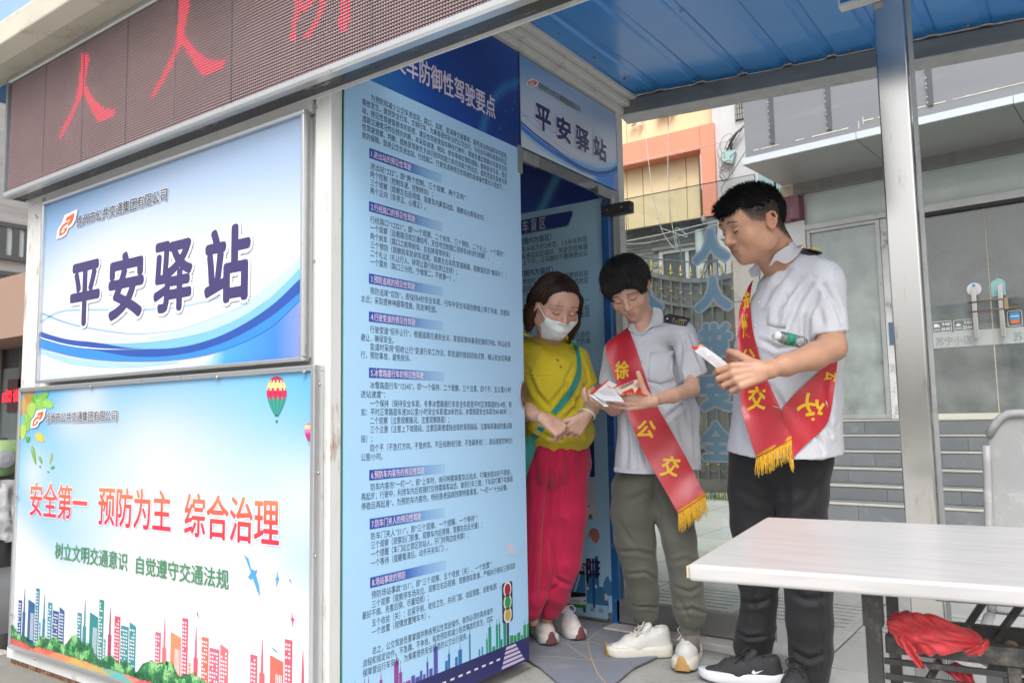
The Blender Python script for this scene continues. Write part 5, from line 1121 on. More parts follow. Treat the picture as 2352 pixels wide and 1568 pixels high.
for u0, u1, tA, tB, sm_ in [(1.445, 1.625, '9:00', '20:00', '送货时间'), (1.645, 1.825, '7:00', '22:00', 'OPEN'), (1.30, 1.425, '24', '小时', '')]:
 if u0 < 1.4: rbox(1.402, 1.425, 1.80, 1.93, wht); continue
 rbox(u0, u1, 1.815, 1.93, wht); shop_text(tA, u0+.095, u1-.014, 1.880, 1.912, wht, 3, .02); shop_text(tB, u0+.082, u1-.012, 1.832, 1.864, wht, 3, .02); shop_text(sm_, u0+.012, u0+.072, 1.834, 1.852, wht, 3, .01)
 b = MB(); y = -.0048
 if tA == '9:00': b.prism([(u0+.018, y, 1.870), (u0+.055, y, 1.870), (u0+.055, y, 1.905), (u0+.018, y, 1.905)], (0, .0004, 0)); b.prism([(u0+.058, y, 1.870), (u0+.072, y, 1.870), (u0+.072, y, 1.885), (u0+.066, y, 1.896), (u0+.058, y, 1.896)], (0, .0004, 0))
 else: b.prism([(u0+.018, y, 1.868), (u0+.068, y, 1.868), (u0+.060, y, 1.885), (u0+.048, y, 1.888), (u0+.043, y, 1.905), (u0+.038, y, 1.888), (u0+.026, y, 1.885)], (0, .0004, 0))
 L(b, 'notice_icon', wht)
rbox(2.12, 2.245, 1.825, 1.975, wht); L(MB().prism([(u, -.0048, v) for u, v in rrect(2.14, 2.225, 1.88, 1.96, .018)], (0, .001, 0)), 'app_sticker', ink('4a9fd8')); L(MB().prism([(u, -.0062, v) for u, v in rrect(2.145, 2.22, 1.850, 1.885, .012)], (0, .001, 0)), 'app_sticker', ink('e87a4a'))
L(MB().box((2.145, -.0075, 1.915), (2.22, -.0063, 1.925)), 'app_sticker', wht)
L(MB().prism([(u, -.007, v) for u, v in disc(1.852, 2.225, .066, 28)], (0, .003, 0)), 'round_sticker', ink('ece9ee')); L(MB().prism([(u, -.0085, v) for u, v in disc(1.852, 2.262, .016, 16)], (0, .001, 0)), 'round_sticker', ink('4a9fd8'))
L(MB().prism([(u, -.007, v) for u, v in [(2.0, 2.13), (2.125, 2.14), (2.125, 2.27), (2.10, 2.295), (2.07, 2.31), (2.03, 2.295), (2.0, 2.27)]], (0, .003, 0)), 'tag_sticker', ink('9fd4d4'))
hm = mat('handle_steel', (.62, .61, .58), rough=.25, metal=.9, var=.05)
for a in (1.855, 2.085):
 L(MB().box((a-.022, -.075, 1.72), (a+.022, -.052, 2.24)), 'door_handle', hm, bevel=.004)
 for z in (1.86, 2.10): L(MB().box((a-.012, -.0515, z-.012), (a+.012, -.001, z+.012)), 'handle_stand', hm)
for z in (1.99, 2.085): b = MB(); b.tube([(1.80, -.085, z), (2.24, -.088, z+.012)], .007, 8); L(b, 'lock_rod', mat('rusty_rod', (.25, .17, .12), rough=.5, metal=.6), smooth=True)
L(MB().box((2.115, -.105, 1.985), (2.15, -.08, 2.10)), 'padlock', mat('old_brass', (.35, .27, .16), rough=.4, metal=.7), bevel=.004)
# tiled steps
tile = [mat('step_tile_%d' % i, c, rough=.62, var=.10, vscale=7, dirt=((.24, .25, .26), .15, 7), bump=.25, bscale=90) for i, c in enumerate([(.135, .145, .155), (.15, .16, .17)])]
nos = mat('step_nosing', (.66, .64, .56), rough=.3, metal=.6, var=.1, vscale=10)
zs = [0, .20, .335, .475, .627, .778, .93]
for k in range(6):
 y0 = -1.62+.3*k; L(MB().box((-.02, y0+.012, -.02), (9, .29, zs[k+1]-.014)), 'step_core', M['concrete'])
 offx = (.17*k) % .6
 for j in range(-3, 12):
  a = -1.3+offx+j*.6
  if a+.55 < -.02 or a > 4.5: continue
  L(MB().box((max(a, -.02)+.0015, y0, zs[k]+(.004 if k else -.02)), (a+.5985, y0+.011, zs[k+1]-.012)), 'riser_tile', tile[(j+k) % 2])
  L(MB().box((max(a, -.02)+.0015, y0-.0, zs[k+1]-.0105), (a+.5985, y0+.312, zs[k+1]-.001)), 'tread_tile', tile[(j+k+1) % 2])
 L(MB().box((-.02, y0-.007, zs[k+1]-.014), (9, y0+.034, zs[k+1]+.0035)), 'nosing', nos, bevel=.002)
# ================================================================ left background
LB = thing('brick_office_block', 'distant grey brick office block with wide windows at the far left', 'building', (-15, 6, 0))
LX = -14.0; lp = Plane((LX, 0, 0), (0, 1, 0), (0, 0, 1), (1, 0, 0))
gb = mat('office_brick', (.30, .30, .30), rough=.9, var=.2, vscale=1.5, dirt=((.38, .37, .36), .4, 4), stretch=(1, .25, 3), bump=.3)
MB().box((-24, 0, 0), (LX, 14, 7.2)).build('wall', gb, LB)
def hx(x, y): p = onx(x, y, LX); return p.y, p.z
for (ya, yb2) in ((519, 586), (632, 690)):
 (a0_, zt0), (a1_, zt1) = hx(0, ya), hx(73, ya+8); zb0 = hx(0, yb2)[1]
 for i, (xa, xb) in enumerate([(-45, 4), (8, 33), (38, 60), (66, 90), (95, 120)]):
  y0_, y1_ = hx(xa, ya)[0], hx(xb, ya)[0]
  MB().box((LX, y0_, zb0+.0), (LX+.012, y1_, zt0)).build('window_pane', mat('office_glass', (.42, .48, .50), rough=.12, spec=.9), LB)
 y0_, y1_ = hx(-60, ya)[0], hx(130, ya)[0]
 for z in (zb0-.06, zt0): MB().box((LX, y0_, z), (LX+.05, y1_, z+.07)).build('window_rail', mat('office_frame', (.07, .075, .08), rough=.5), LB)
 for x in (6, 35.5, 63, 92): y_ = hx(x, ya)[0]; MB().box((LX, y_-.05, zb0+.011), (LX+.04, y_+.05, zt0-.001)).build('mullion', mat('office_frame', (.07, .075, .08), rough=.5), LB)
LS = thing('corner_shop', 'shop with brown fascia and dark glass front behind the scooter at far left', 'building', (-12, 5, 0))
SY = 4.6
zf0, zf1 = ony(35, 800, SY).z, ony(35, 676, SY).z
MB().box((-13.9, SY+.0, -.13), (-6.5, SY+3, zf0)).build('wall', mat('shop_dark', (.06, .062, .06), rough=.5), LS)
for a, b_ in [(-13.9, -11.9), (-11.88, -10.85), (-10.83, -9.0), (-8.98, -6.5)]: MB().box((a, SY-.6, zf0+.002), (b_, SY+3.1, zf1)).build('fascia_panel', mat('brown_fascia', (.36, .235, .18), rough=.45, var=.05, vscale=1), LS)
for a, b_ in [(-13.8, -11.3), (-11.24, -10.75), (-10.70, -9)]: MB().box((a, SY-.03, .0), (b_, SY-.01, zf0-.25)).build('shop_glass', mat('shop_glass_dark', (.10, .12, .12), rough=.06, spec=.9), LS)
for x in (-11.27, -10.72): MB().box((x-.03, SY-.05, -.13), (x+.03, SY, zf0)).build('mullion', mat('shop_mullion', (.10, .085, .07), rough=.4), LS)
r0, r1 = ony(25, 893, SY-.06), ony(53, 922, SY-.06)
MB().box((r0.x-.12, SY-.05, r1.z-.12), (r1.x+.1, SY-.032, r0.z+.12)).build('led_panel', mat('led_panel', (.05, .01, .01), rough=.3), LS)
RP = Plane((0, SY-.053, 0), (1, 0, 0), (0, 0, 1), (0, -1, 0))
text('led_text', LS, RP, '卤酱', r0.x-.25, r1.x, m=mat('led_red', (.8, .02, .04), emit=(1, .02, .05), emstr=.7, var=0), layer=2, bold=.02, vbox=(r1.z, r0.z))
# ---------------------------------------------------------------- scooters
blk = mat('black_plastic', (.045, .047, .05), rough=.42, var=.15, vscale=6, bump=.05); rub = mat('tyre_rubber', (.035, .035, .035), rough=.8, var=.2, bump=.2)
silv = mat('scooter_silver', (.16, .165, .17), rough=.35, metal=.35, var=.06); grn = mat('scooter_green', (.22, .34, .15), rough=.3, var=.05, coat=.3)
def torus(c, R_, r_, ax, n=28, m=10):
 b = MB(); a = Vector(ax).normalized(); u = a.orthogonal().normalized(); v = a.cross(u)
 rows = [[Vector(c)+(u*math.cos(t)+v*math.sin(t))*(R_+r_*math.cos(s_))+a*r_*math.sin(s_) for s_ in np.linspace(0, 2*math.pi, m, endpoint=False)] for t in np.linspace(0, 2*math.pi, n, endpoint=False)]
 rows.append(rows[0]); b.grid([[tuple(p) for p in r] for r in rows], closed=True); return b
def scooter(label, loc, rz, body, sheet_):
 t = thing('electric_scooter', label, 'scooter', (0, 0, 0), 0, 'scooters parked left of the kiosk')
 ax = (0, 1, 0)
 for cx_, nm in ((.0, 'front_wheel'), (-1.12, 'rear_wheel')):
  w_ = torus((cx_, 0, .21), .165, .048, ax).build(nm, rub, t, smooth=True)
  b = MB(); b.lathe((cx_, -.03, .21), ax, [(0, .125), (.01, .13), (.05, .13), (.06, .125)], 24); r_ = b.build('rim', silv, w_)
  b = MB(); b.lathe((cx_, -.06, .21), ax, [(0, .03), (.12, .03)], 12); b.build('hub', blk, w_)
 b = MB(); b.tube([(.0, .07, .21), (-.09, .07, .55), (-.16, .0, .85), (-.19, 0, .98)], [.02, .022, .028, .028], 10); b.tube([(.0, -.07, .21), (-.09, -.07, .55), (-.14, -.0, .75)], [.02, .022, .022], 10); b.build('front_fork', blk, t, smooth=True)
 rows = [[((.0+(.235+.01)*math.cos(a)), y, .21+.245*math.sin(a)) for y in (-.065, -.05, 0, .05, .065)] for a in np.linspace(math.radians(-5), math.radians(150), 14)]
 b = MB(); b.grid(rows); b.build('front_fender', body, t, smooth=True)
 rows = []
 for z, x, hw in [(.30, -.22, .10), (.42, -.17, .16), (.60, -.13, .20), (.78, -.12, .20), (.90, -.15, .16), (.97, -.18, .11)]:
  rows.append([(x+.05-.10*abs(s_)**2, s_*hw, z) for s_ in np.linspace(-1, 1, 9)])
 b = MB(); b.grid(rows); b.grid([[(x-.03, y*.96, z) for x, y, z in r] for r in rows]); b.build('leg_shield', body, t, smooth=True)
 b = MB(); b.prism([(-.25, -.14, .27), (-.25, .14, .27), (-.72, .14, .27), (-.72, -.14, .27)], (0, 0, .06)); b.build('footboard', blk, t, bevel=.02)
 b = MB(); rows = [[(x, s_*hw*.5, z0+(z1-z0)*(.5+.5*math.sin(math.pi*(k/8-.5)))) for k, s_ in enumerate(np.linspace(-1, 1, 9))] for x, z0, z1, hw in [(-.68, .30, .62, .24), (-.85, .32, .70, .30), (-1.1, .42, .72, .30), (-1.35, .55, .70, .18)]]
 b = MB()
 for x0_, x1_, z0_, z1_, h in [(-1.30, -.66, .40, .66, .13)]: b.box((x0_, -h, z0_), (x1_, h, z1_))
 b.build('rear_body', body, t, bevel=.06, seg=4, smooth=True)
 b = MB(); b.box((-1.25, -.13, .665), (-.62, .13, .75)); b.build('seat', blk, t, bevel=.035, seg=4, smooth=True)
 b = MB(); b.tube([(-.20, -.33, 1.0), (-.17, -.22, 1.01), (-.19, 0, .97), (-.17, .22, 1.01), (-.20, .33, 1.0)], .012, 8); b.build('handlebar', silv, t, smooth=True)
 for s_ in (-1, 1):
  b = MB(); b.lathe((-.18, s_*.22, 1.01), (-.03, s_*.13, -.01), [(0, .019), (.01, .022), (.12, .021), (.135, .017)], 12); b.build('grip', rub, t, smooth=True)
  b = MB(); b.tube([(-.17, s_*.2, 1.02), (-.08, s_*.22, 1.05), (-.06, s_*.34, 1.03)], .006, 6); b.build('brake_lever', silv, t, smooth=True)
  b = MB(); b.tube([(-.19, s_*.17, 1.02), (-.19, s_*.19, 1.14), (-.17, s_*.26, 1.22)], .006, 6); st_ = b.build('mirror_stem', blk, t, smooth=True)
  b = MB(); b.lathe((-.17, s_*.27, 1.25), (.9, 0, .1), [(0, .03), (.01, .052), (.022, .045), (.03, .02)], 16); b.build('mirror', blk, st_, smooth=True)
 rows = []
 for z, x, hw in [(.90, -.13, .08), (.97, -.09, .13), (1.04, -.10, .14), (1.08, -.16, .10)]: rows.append([(x+.06-.12*s_*s_, s_*hw, z) for s_ in np.linspace(-1, 1, 9)])
 b = MB(); b.grid(rows); b.build('head_cowl', sheet_, t, smooth=True)
 b = MB(); b.lathe((-.05, 0, .985), (1, 0, .1), [(0, .05), (.015, .045), (.022, .02)], 16); b.build('headlight', mat('lamp_lens', (.25, .26, .28), rough=.08), t)
 t.location = loc; t.rotation_euler = (0, 0, rz); return t
scooter('silver and black electric scooter with green cowl half hidden by the slogan board', (-4.42, 1.835, -.14), math.radians(-8), silv, grn)
scooter('black electric scooter parked behind the silver one at the far left', (-5.75, 2.30, -.14), math.radians(-14), blk, blk)
# padded white cover with a cord over the scooter bars
cv = thing('scooter_cover', 'crumpled white quilted cover with a pale cord hanging on the scooter bars', 'cover', (-4.5, 1.9, .7))
rows = []
for i in range(26):
 t = i/25; rows.append([tuple(Vector((-4.47+.05*s_*t+.03*mnoise.noise(Vector((t*5, s_*3, 1))), 1.79+.12*s_+.03*mnoise.noise(Vector((t*6, s_*4, 4))), .74-.30*t+.02*mnoise.noise(Vector((s_*5, t*5, 8)))))) for s_ in np.linspace(-1, 1, 18)])
b = MB(); b.grid(rows); b.grid([[(x-.02, y, z) for x, y, z in r] for r in rows]); b.build('quilted_cover', mat('white_quilt', (.38, .38, .39), rough=.9, bump=.4), cv, smooth=True)
# ================================================================ folding table
TAB = thing('folding_table', 'white topped folding table on a rusty black steel frame in the foreground', 'table', (0, 1.7, 0))
tr_ = math.radians(7.5); tx_, ty_ = Vector((math.cos(tr_), math.sin(tr_), 0)), Vector((-math.sin(tr_), math.cos(tr_), 0)); TO = Vector((-.573, 1.309, 0))
def T(a, b_, z): return TO+tx_*a+ty_*b_+Vector((0, 0, z))
def tbox(bld, a0_, b0_, z0_, a1_, b1_, z1_, mi=0):
 v = [T(a, b_, z) for z in (z0_, z1_) for a, b_ in ((a0_, b0_), (a1_, b0_), (a1_, b1_), (a0_, b1_))]
 bld.add(v, [(3, 2, 1, 0), (4, 5, 6, 7), (0, 1, 5, 4), (1, 2, 6, 5), (2, 3, 7, 6), (3, 0, 4, 7)], mi); return bld
def white_wood():
 m = mat('white_grained_laminate', (.5, .5, .5), rough=.32, var=.03, vscale=3, bump=.03, bscale=30, coat=.1)
 t = m.node_tree; N = t.nodes; Lk = t.links; p = N['Principled BSDF']
 tc = N.new('ShaderNodeTexCoord'); mp = N.new('ShaderNodeMapping'); mp.inputs['Rotation'].default_value = (0, 0, -tr_); mp.inputs['Scale'].default_value = (1.6, 16, 16)
 n = N.new('ShaderNodeTexNoise'); n.inputs['Scale'].default_value = 2.2; n.inputs['Detail'].default_value = 9; n.inputs['Distortion'].default_value = .6
 r = N.new('ShaderNodeValToRGB'); r.color_ramp.elements[0].position = .38; r.color_ramp.elements[0].color = (.42, .412, .415, 1); r.color_ramp.elements[1].position = .58; r.color_ramp.elements[1].color = (.485, .47, .466, 1)
 Lk.new(tc.outputs['Object'], mp.inputs[0]); Lk.new(mp.outputs[0], n.inputs['Vector']); Lk.new(n.outputs['Fac'], r.inputs[0]); Lk.new(r.outputs[0], p.inputs['Base Color']); return m
tbox(MB(), 0, 0, .722, 1.5, .70, .75).build('tabletop', white_wood(), TAB, bevel=.006, seg=3)
tbox(MB(), -.004, .004, .726, -.0002, .696, .746).build('edge_band', mat('edge_band', (.60, .45, .28), rough=.5), TAB, bevel=.001)
ds = M['dark_steel']
def tleg(a, b_, w=.024):
 bb = MB(); tbox(bb, a, b_, .0, a+w, b_+w, .722); return bb.build('leg', ds, TAB, bevel=.003)
for (a, b_) in ((.265, .09), (.265, .58), (1.22, .09), (1.22, .58)):
 tleg(a, b_); bb = MB(); tbox(bb, a-.003, b_-.003, .655, a+.028, b_+.028, .721); bb.build('leg_sleeve', ds, TAB, bevel=.002)
for b_, z_ in ((.10, .612), (.27, .602), (.59, .602)):
 bb = MB(); tbox(bb, .293 if b_ < .2 else .36, b_, z_, 1.22, b_+.022, z_+.028); bb.build('side_rail', ds, TAB, bevel=.002)
bb = MB()
for z0_, z1_ in ((.594, .603), (.570, .579)): tbox(bb, .29, .103, z0_, .46, .112, z1_)
tbox(bb, .455, .103, .5795, .462, .112, .5935); tbox(bb, .462, .100, .555, .480, .122, .611); bb.build('slotted_runner', ds, TAB, bevel=.001)
bb = MB()
for z0_, z1_ in ((.588, .597), (.566, .575)): tbox(bb, .44, .24, z0_, .60, .249, z1_)
tbox(bb, .592, .24, .5755, .60, .249, .5875); bb.build('slotted_runner', ds, TAB, bevel=.001)
def brace(p, q, nm='scissor_brace', w=.024): b = MB(); b.beam(T(*p), T(*q), .010, w, up=ty_); return b.build(nm, ds, TAB, bevel=.002)
brace((.40, .255, .61), (.47, .255, .722)); brace((.455, .275, .61), (.53, .275, .722)); brace((.293, .14, .46), (.37, .14, .60)); brace((.30, .155, .45), (.50, .155, .585)); brace((.47, .13, .58), (.475, .13, .02)); brace((.47, .30, .60), (.90, .30, .15)); brace((.40, .60, .14), (.95, .60, .50))
for a, b_, z in ((.315, .128, .487), (.475, .236, .612), (.352, .128, .505)):
 b = MB(); b.lathe(T(a, b_-.010, z), tuple(-ty_), [(0, .011), (.008, .011), (.010, .006), (.018, .006)], 12); b.build('pivot_bolt', M['rust'], TAB)
# ---- red cloth bundle
RC = thing('red_cloth', 'bunched shiny red cloth lying over the frame rail under the white table', 'cloth', T(.36, .1, .65))
redc = mat('red_satin_cloth', (.52, .020, .028), rough=.5, var=.25, vscale=14, sheen=.4, bump=.35, bscale=40, stretch=(1, 1, 3))
def blob_cloth():
 rows = []; n = 90; m_ = 60
 for i in range(n+1):
  t = i/n; r = []
  for j in range(m_):
   a = 2*math.pi*j/m_
   env = (math.sin(math.pi*min(1, max(0, t)))**.45)
   rz = (.050-.010*t)*env; ry = .055*env
   P = Vector((.0+.245*t, math.cos(a)*ry, math.sin(a)*rz-.026*t))
   q = Vector((P.x*8, P.y*9, P.z*9)); f = mnoise.noise(q)*.014+.010*math.sin(a*5+t*9+4*mnoise.noise(q*.7))*env+.006*math.sin(a*11-t*16+5*mnoise.noise(q*1.3))
   P += Vector((0, math.cos(a), math.sin(a)))*f*env
   r.append(tuple(T(.296+P.x*.56, .103+P.y*.56, .658+P.z*.56)))
  rows.append(r)
 b = MB(); b.grid(rows, closed=True)
 # drooping tails
 for (a0_, b0_, z0_, dx, dz, w0, w1) in [(.318, .078, .645, .028, -.042, .022, .014), (.415, .080, .630, .022, .022, .022, .003), (.385, .125, .600, .028, -.035, .05, .02)]:
  rw = []
  for i in range(16):
   t = i/15; r = []
   for j in range(12):
    s_ = j/11-.5; w_ = w0+(w1-w0)*t
    r.append(tuple(T(a0_+dx*t+s_*w_+.003*mnoise.noise(Vector((t*4, s_*5, a0_*9))), b0_-.008*math.sin(t*3)+.005*math.sin(s_*16+t*2), z0_+dz*t+.003*math.sin(s_*9))))
   rw.append(r)
  b.grid(rw); b.grid([[(x, y+.003, z) for x, y, z in r] for r in rw])
 return b
blob_cloth().build('cloth_bundle', redc, RC, smooth=True)
# ================================================================ grey plastic chair
CH = thing('plastic_chair', 'grey moulded plastic chair with a slotted backrest behind the table', 'chair', (.12, 2.6, 0))
cp = mat('grey_moulded_plastic', (.33, .33, .33), rough=.42, var=.10, vscale=5, dirt=((.5, .5, .5), .2, 10), bump=.08, bscale=30)
CYb = 2.72; crot = .08
def ch(x, y, z):
 c, s_ = math.cos(crot), math.sin(crot); return (-.03+x*c-y*s_, CYb+x*s_+y*c, z)
hw = lambda z: .235-.02*((z-.45)/.55)
rows = []; NZ = 44; NX = 40
b = MB(); vs = []; idx = {}
def surf(x, z):
 t = (z-.42)/.58; y = .05*t+.02*(x/.2)**2-.03*t*t
 d = math.hypot(x/.12, (z-.50)/.27); y += .010*(1-sm(.92, 1.08, d))            # pressed panel
 return y
for i in range(NZ+1):
 for j in range(NX+1):
  z = .42+.575*i/NZ; x = (-1+2*j/NX)*hw(z)
  idx[i, j] = (x, z)
def inb(x, z):
 top = .995-.07*max(0, (abs(x)-.15)/.065)**2.0
 if z > top: return False
 return not (abs(x) < .125 and .885 < z < .948-.02*max(0, (abs(x)-.09)/.035)**2)
vid = {}
def vv_(i, j, side):
 k = (i, j, side)
 if k not in vid:
  x, z = idx[i, j]; vid[k] = len(vs); vs.append(ch(x, surf(x, z)+(.010 if side else 0), z))
 return vid[k]
fs = []
cells = {(i, j) for i in range(NZ) for j in range(NX) if inb((idx[i, j][0]+idx[i+1, j+1][0])/2, (idx[i, j][1]+idx[i+1, j+1][1])/2)}
for (i, j) in cells:
 fs.append((vv_(i, j, 0), vv_(i, j+1, 0), vv_(i+1, j+1, 0), vv_(i+1, j, 0))); fs.append((vv_(i, j, 1), vv_(i+1, j, 1), vv_(i+1, j+1, 1), vv_(i, j+1, 1)))
 for (di, dj, a, c_) in [(0, -1, (i, j), (i+1, j)), (0, 1, (i, j+1), (i+1, j+1)), (-1, 0, (i, j), (i, j+1)), (1, 0, (i+1, j), (i+1, j+1))]:
  if (i+di, j+dj) not in cells: fs.append((vv_(*a, 0), vv_(*c_, 0), vv_(*c_, 1), vv_(*a, 1)))
b.add(vs, fs); o = b.build('backrest', cp, CH, smooth=True)
md = o.modifiers.new('soft', 'SMOOTH'); md.factor = .5; md.iterations = 3
b = MB(); P_ = [ch(s_*hw(z), surf(s_*hw(z), z)-.004, z) for s_, z in [(-1, z) for z in np.linspace(.42, .90, 10)]]; b.tube(P_, .012, 8)
P_ = [ch(hw(z), surf(hw(z), z)-.004, z) for z in np.linspace(.42, .90, 10)]; b.tube(P_, .012, 8)
P_ = [ch(x, surf(x, .99)-.004, .992-.07*max(0, (abs(x)-.15)/.065)**2.0) for x in np.linspace(-.212, .212, 25)]; b.tube(P_, .012, 8); b.build('rim', cp, CH, smooth=True)
b = MB(); rows = []
for i in range(14):
 t = i/13; rows.append([ch(s_*(.235+.02*t), -.44*t+.01, .425-.020*math.sin(math.pi*t)*(1-s_*s_)+(-.015 if t > .95 else 0)) for s_ in np.linspace(-1, 1, 15)])
b.grid(rows); b.grid([[(x, y, z-.014) for x, y, z in r] for r in rows])
b.tube([ch(-.24, 0, .415), ch(-.255, -.25, .412), ch(-.25, -.42, .41), ch(-.2, -.455, .408), ch(.2, -.455, .408), ch(.25, -.42, .41), ch(.255, -.25, .412), ch(.24, 0, .415)], .018, 10); b.build('seat', cp, CH, smooth=True)
for sx in (-1, 1):
 for y0, y1 in ((-.40, -.44), (-.02, .06)):
  b = MB(); b.tube([ch(sx*.22, y0, .41), ch(sx*.255, y1, 0)], [.026, .016], 8); b.build('leg', cp, CH, smooth=True)
# red tag on the glass, cigarette-end sized litter, grass by the gate
GR = []
b = MB(); random.seed(13)
gc = onz(1640, 1140, 0)
for i in range(700):
 x = gc.x+random.gauss(-.15, .45); y = gc.y-.25+random.gauss(0, .12); h = random.uniform(.03, .12); a = random.random()*6.28; l = Vector((math.cos(a), math.sin(a), 0))
 s_ = Vector((-l.y, l.x, 0))*.004; p = Vector((x, y, -.01)); q = p+l*h*.4+Vector((0, 0, h*.8)); r_ = p+l*h*.9+Vector((0, 0, h))
 b.add([p-s_, p+s_, q+s_*.7, q-s_*.7, r_], [(0, 1, 2, 3), (3, 2, 4)])
g_ = b.build('grass_tuft', mat('weed_green', (.10, .16, .045), rough=.6, var=.4, vscale=30)); tag(g_, 'patch of green weeds growing along the foot of the iron gate', 'weeds', kind='stuff')
sheet('dirt_strip', [(-7.5, 9.2), (-2.6, 9.2), (-2.6, 10.3), (-7.5, 10.3)], -.006, mat('sandy_dirt', (.42, .38, .31), rough=1, var=.2, vscale=4, dirt=((.25, .22, .17), .4, 9), bump=.7), kind='structure')
# ================================================================ solid modelling of figures: blended distance fields, one skin each
RT = Vector((CAM_R[0][0], CAM_R[1][0], CAM_R[2][0])); UPc = Vector((CAM_R[0][1], CAM_R[1][1], CAM_R[2][1])); TC = Vector((CAM_R[0][2], CAM_R[1][2], CAM_R[2][2]))
def cd(a, b, c): return (RT*a+UPc*b+TC*c).normalized()
def J(x, y, d, r=0):
 """a joint seen at x, y and d metres deep, r pixels thick there"""
 p = atd(x, y, d); return (np.array(p), r*d/F_PX)
class Field:
 def __init__(s, lo, hi, h):
  s.lo = np.array(lo, float); s.h = h; s.n = (np.ceil((np.array(hi)-s.lo)/h).astype(int)+1)
  s.g = np.full(tuple(s.n), .05, np.float32)
 def win(s, lo, hi):
  a = np.maximum(0, np.floor((np.array(lo)-s.lo)/s.h).astype(int)); b = np.minimum(s.n, np.ceil((np.array(hi)-s.lo)/s.h).astype(int)+1)
  if np.any(a >= b): return None
  sl = tuple(slice(i, j) for i, j in zip(a, b)); ax = [(s.lo[k]+s.h*np.arange(a[k], b[k])).astype(np.float32) for k in range(3)]
  return sl, ax[0][:, None, None], ax[1][None, :, None], ax[2][None, None, :]
 def comb(s, sl, d, k, op):
  g = s.g[sl]
  if op == 'u':
   if k > 0: h = np.clip(.5+.5*(d-g)/k, 0, 1); r = d*(1-h)+g*h-k*h*(1-h)
   else: r = np.minimum(g, d)
  else:
   d = -d
   if k > 0: h = np.clip(.5-.5*(d-g)/k, 0, 1); r = d*(1-h)+g*h+k*h*(1-h)
   else: r = np.maximum(g, d)
  s.g[sl] = r
 def seg(s, a, b, ra, rb, k=.015, u=None, su=1.0, op='u', cut=None):
  a, b = np.array(a, float), np.array(b, float); R_ = max(ra, rb)*max(1, su)+k+3*s.h
  w_ = s.win(np.minimum(a, b)-R_, np.maximum(a, b)+R_)
  if w_ is None: return
  sl, X, Y, Z = w_; ab = b-a; L2 = max(1e-12, ab@ab)
  px, py, pz = X-a[0], Y-a[1], Z-a[2]
  t = np.clip((px*ab[0]+py*ab[1]+pz*ab[2])/L2, 0, 1)
  qx, qy, qz = px-t*ab[0], py-t*ab[1], pz-t*ab[2]; q2 = qx*qx+qy*qy+qz*qz
  if u is not None:
   u = np.array(u, float)/np.linalg.norm(u); c = qx*u[0]+qy*u[1]+qz*u[2]; q2 = q2-c*c*(1-1/su**2)
  d = np.sqrt(np.maximum(q2, 0))-(ra+(rb-ra)*t)
  if cut is not None:
   cp_, cn = cut; d = np.maximum(d, (X-cp_[0])*cn[0]+(Y-cp_[1])*cn[1]+(Z-cp_[2])*cn[2])
  s.comb(sl, d.astype(np.float32), k, op)
 def ell(s, c, r, M_=None, k=.015, op='u'):
  c = np.array(c, float); r = np.array(r, float); R_ = max(r)+k+3*s.h; w_ = s.win(c-R_, c+R_)
  if w_ is None: return
  sl, X, Y, Z = w_; x, y, z = X-c[0], Y-c[1], Z-c[2]
  M_ = np.eye(3) if M_ is None else np.array(M_, float)
  a = (x*M_[0][0]+y*M_[1][0]+z*M_[2][0])/r[0]; b = (x*M_[0][1]+y*M_[1][1]+z*M_[2][1])/r[1]; e = (x*M_[0][2]+y*M_[1][2]+z*M_[2][2])/r[2]
  k0 = np.sqrt(a*a+b*b+e*e); k1 = np.sqrt((a/r[0])**2+(b/r[1])**2+(e/r[2])**2)+1e-9
  s.comb(sl, (k0*(k0-1)/k1).astype(np.float32), k, op)
 def plane_cut(s, p, n):
  """remove everything on the +n side of the plane through p"""
  sl, X, Y, Z = s.win(s.lo, s.lo+s.n*s.h); s.g = np.maximum(s.g, ((X-p[0])*n[0]+(Y-p[1])*n[1]+(Z-p[2])*n[2]).astype(np.float32))
 def sample(s, p):
  q = (np.array(p)-s.lo)/s.h; i = np.clip(np.floor(q).astype(int), 0, s.n-2); f = q-i; g = s.g[i[0]:i[0]+2, i[1]:i[1]+2, i[2]:i[2]+2]
  g = g[0]*(1-f[0])+g[1]*f[0]; g = g[0]*(1-f[1])+g[1]*f[1]; return g[0]*(1-f[2])+g[1]*f[2]
 def sampleN(s, P):
  q = (P-s.lo)/s.h; i = np.clip(np.floor(q).astype(int), 0, s.n-2); f = np.clip(q-i, 0, 1); x, y, z = i.T; g = s.g; fx, fy, fz = f.T
  c = lambda a, b, e: g[x+a, y+b, z+e]
  r = (c(0,0,0)*(1-fx)+c(1,0,0)*fx)*(1-fy)+(c(0,1,0)*(1-fx)+c(1,1,0)*fx)*fy
  r2 = (c(0,0,1)*(1-fx)+c(1,0,1)*fx)*(1-fy)+(c(0,1,1)*(1-fx)+c(1,1,1)*fx)*fy
  return r*(1-fz)+r2*fz
 def gradN(s, P, e=.004):
  G_ = np.stack([s.sampleN(P+np.eye(3)[k]*e)-s.sampleN(P-np.eye(3)[k]*e) for k in range(3)], 1)
  return G_/np.maximum(np.linalg.norm(G_, axis=1), 1e-9)[:, None]
 def march(s, p, d, n=400):
  p = np.array(p, float); d = np.array(d, float)/np.linalg.norm(d)
  for _ in range(n):
   if s.sample(p) < 0: return p
   p = p+d*s.h*.35
  return p
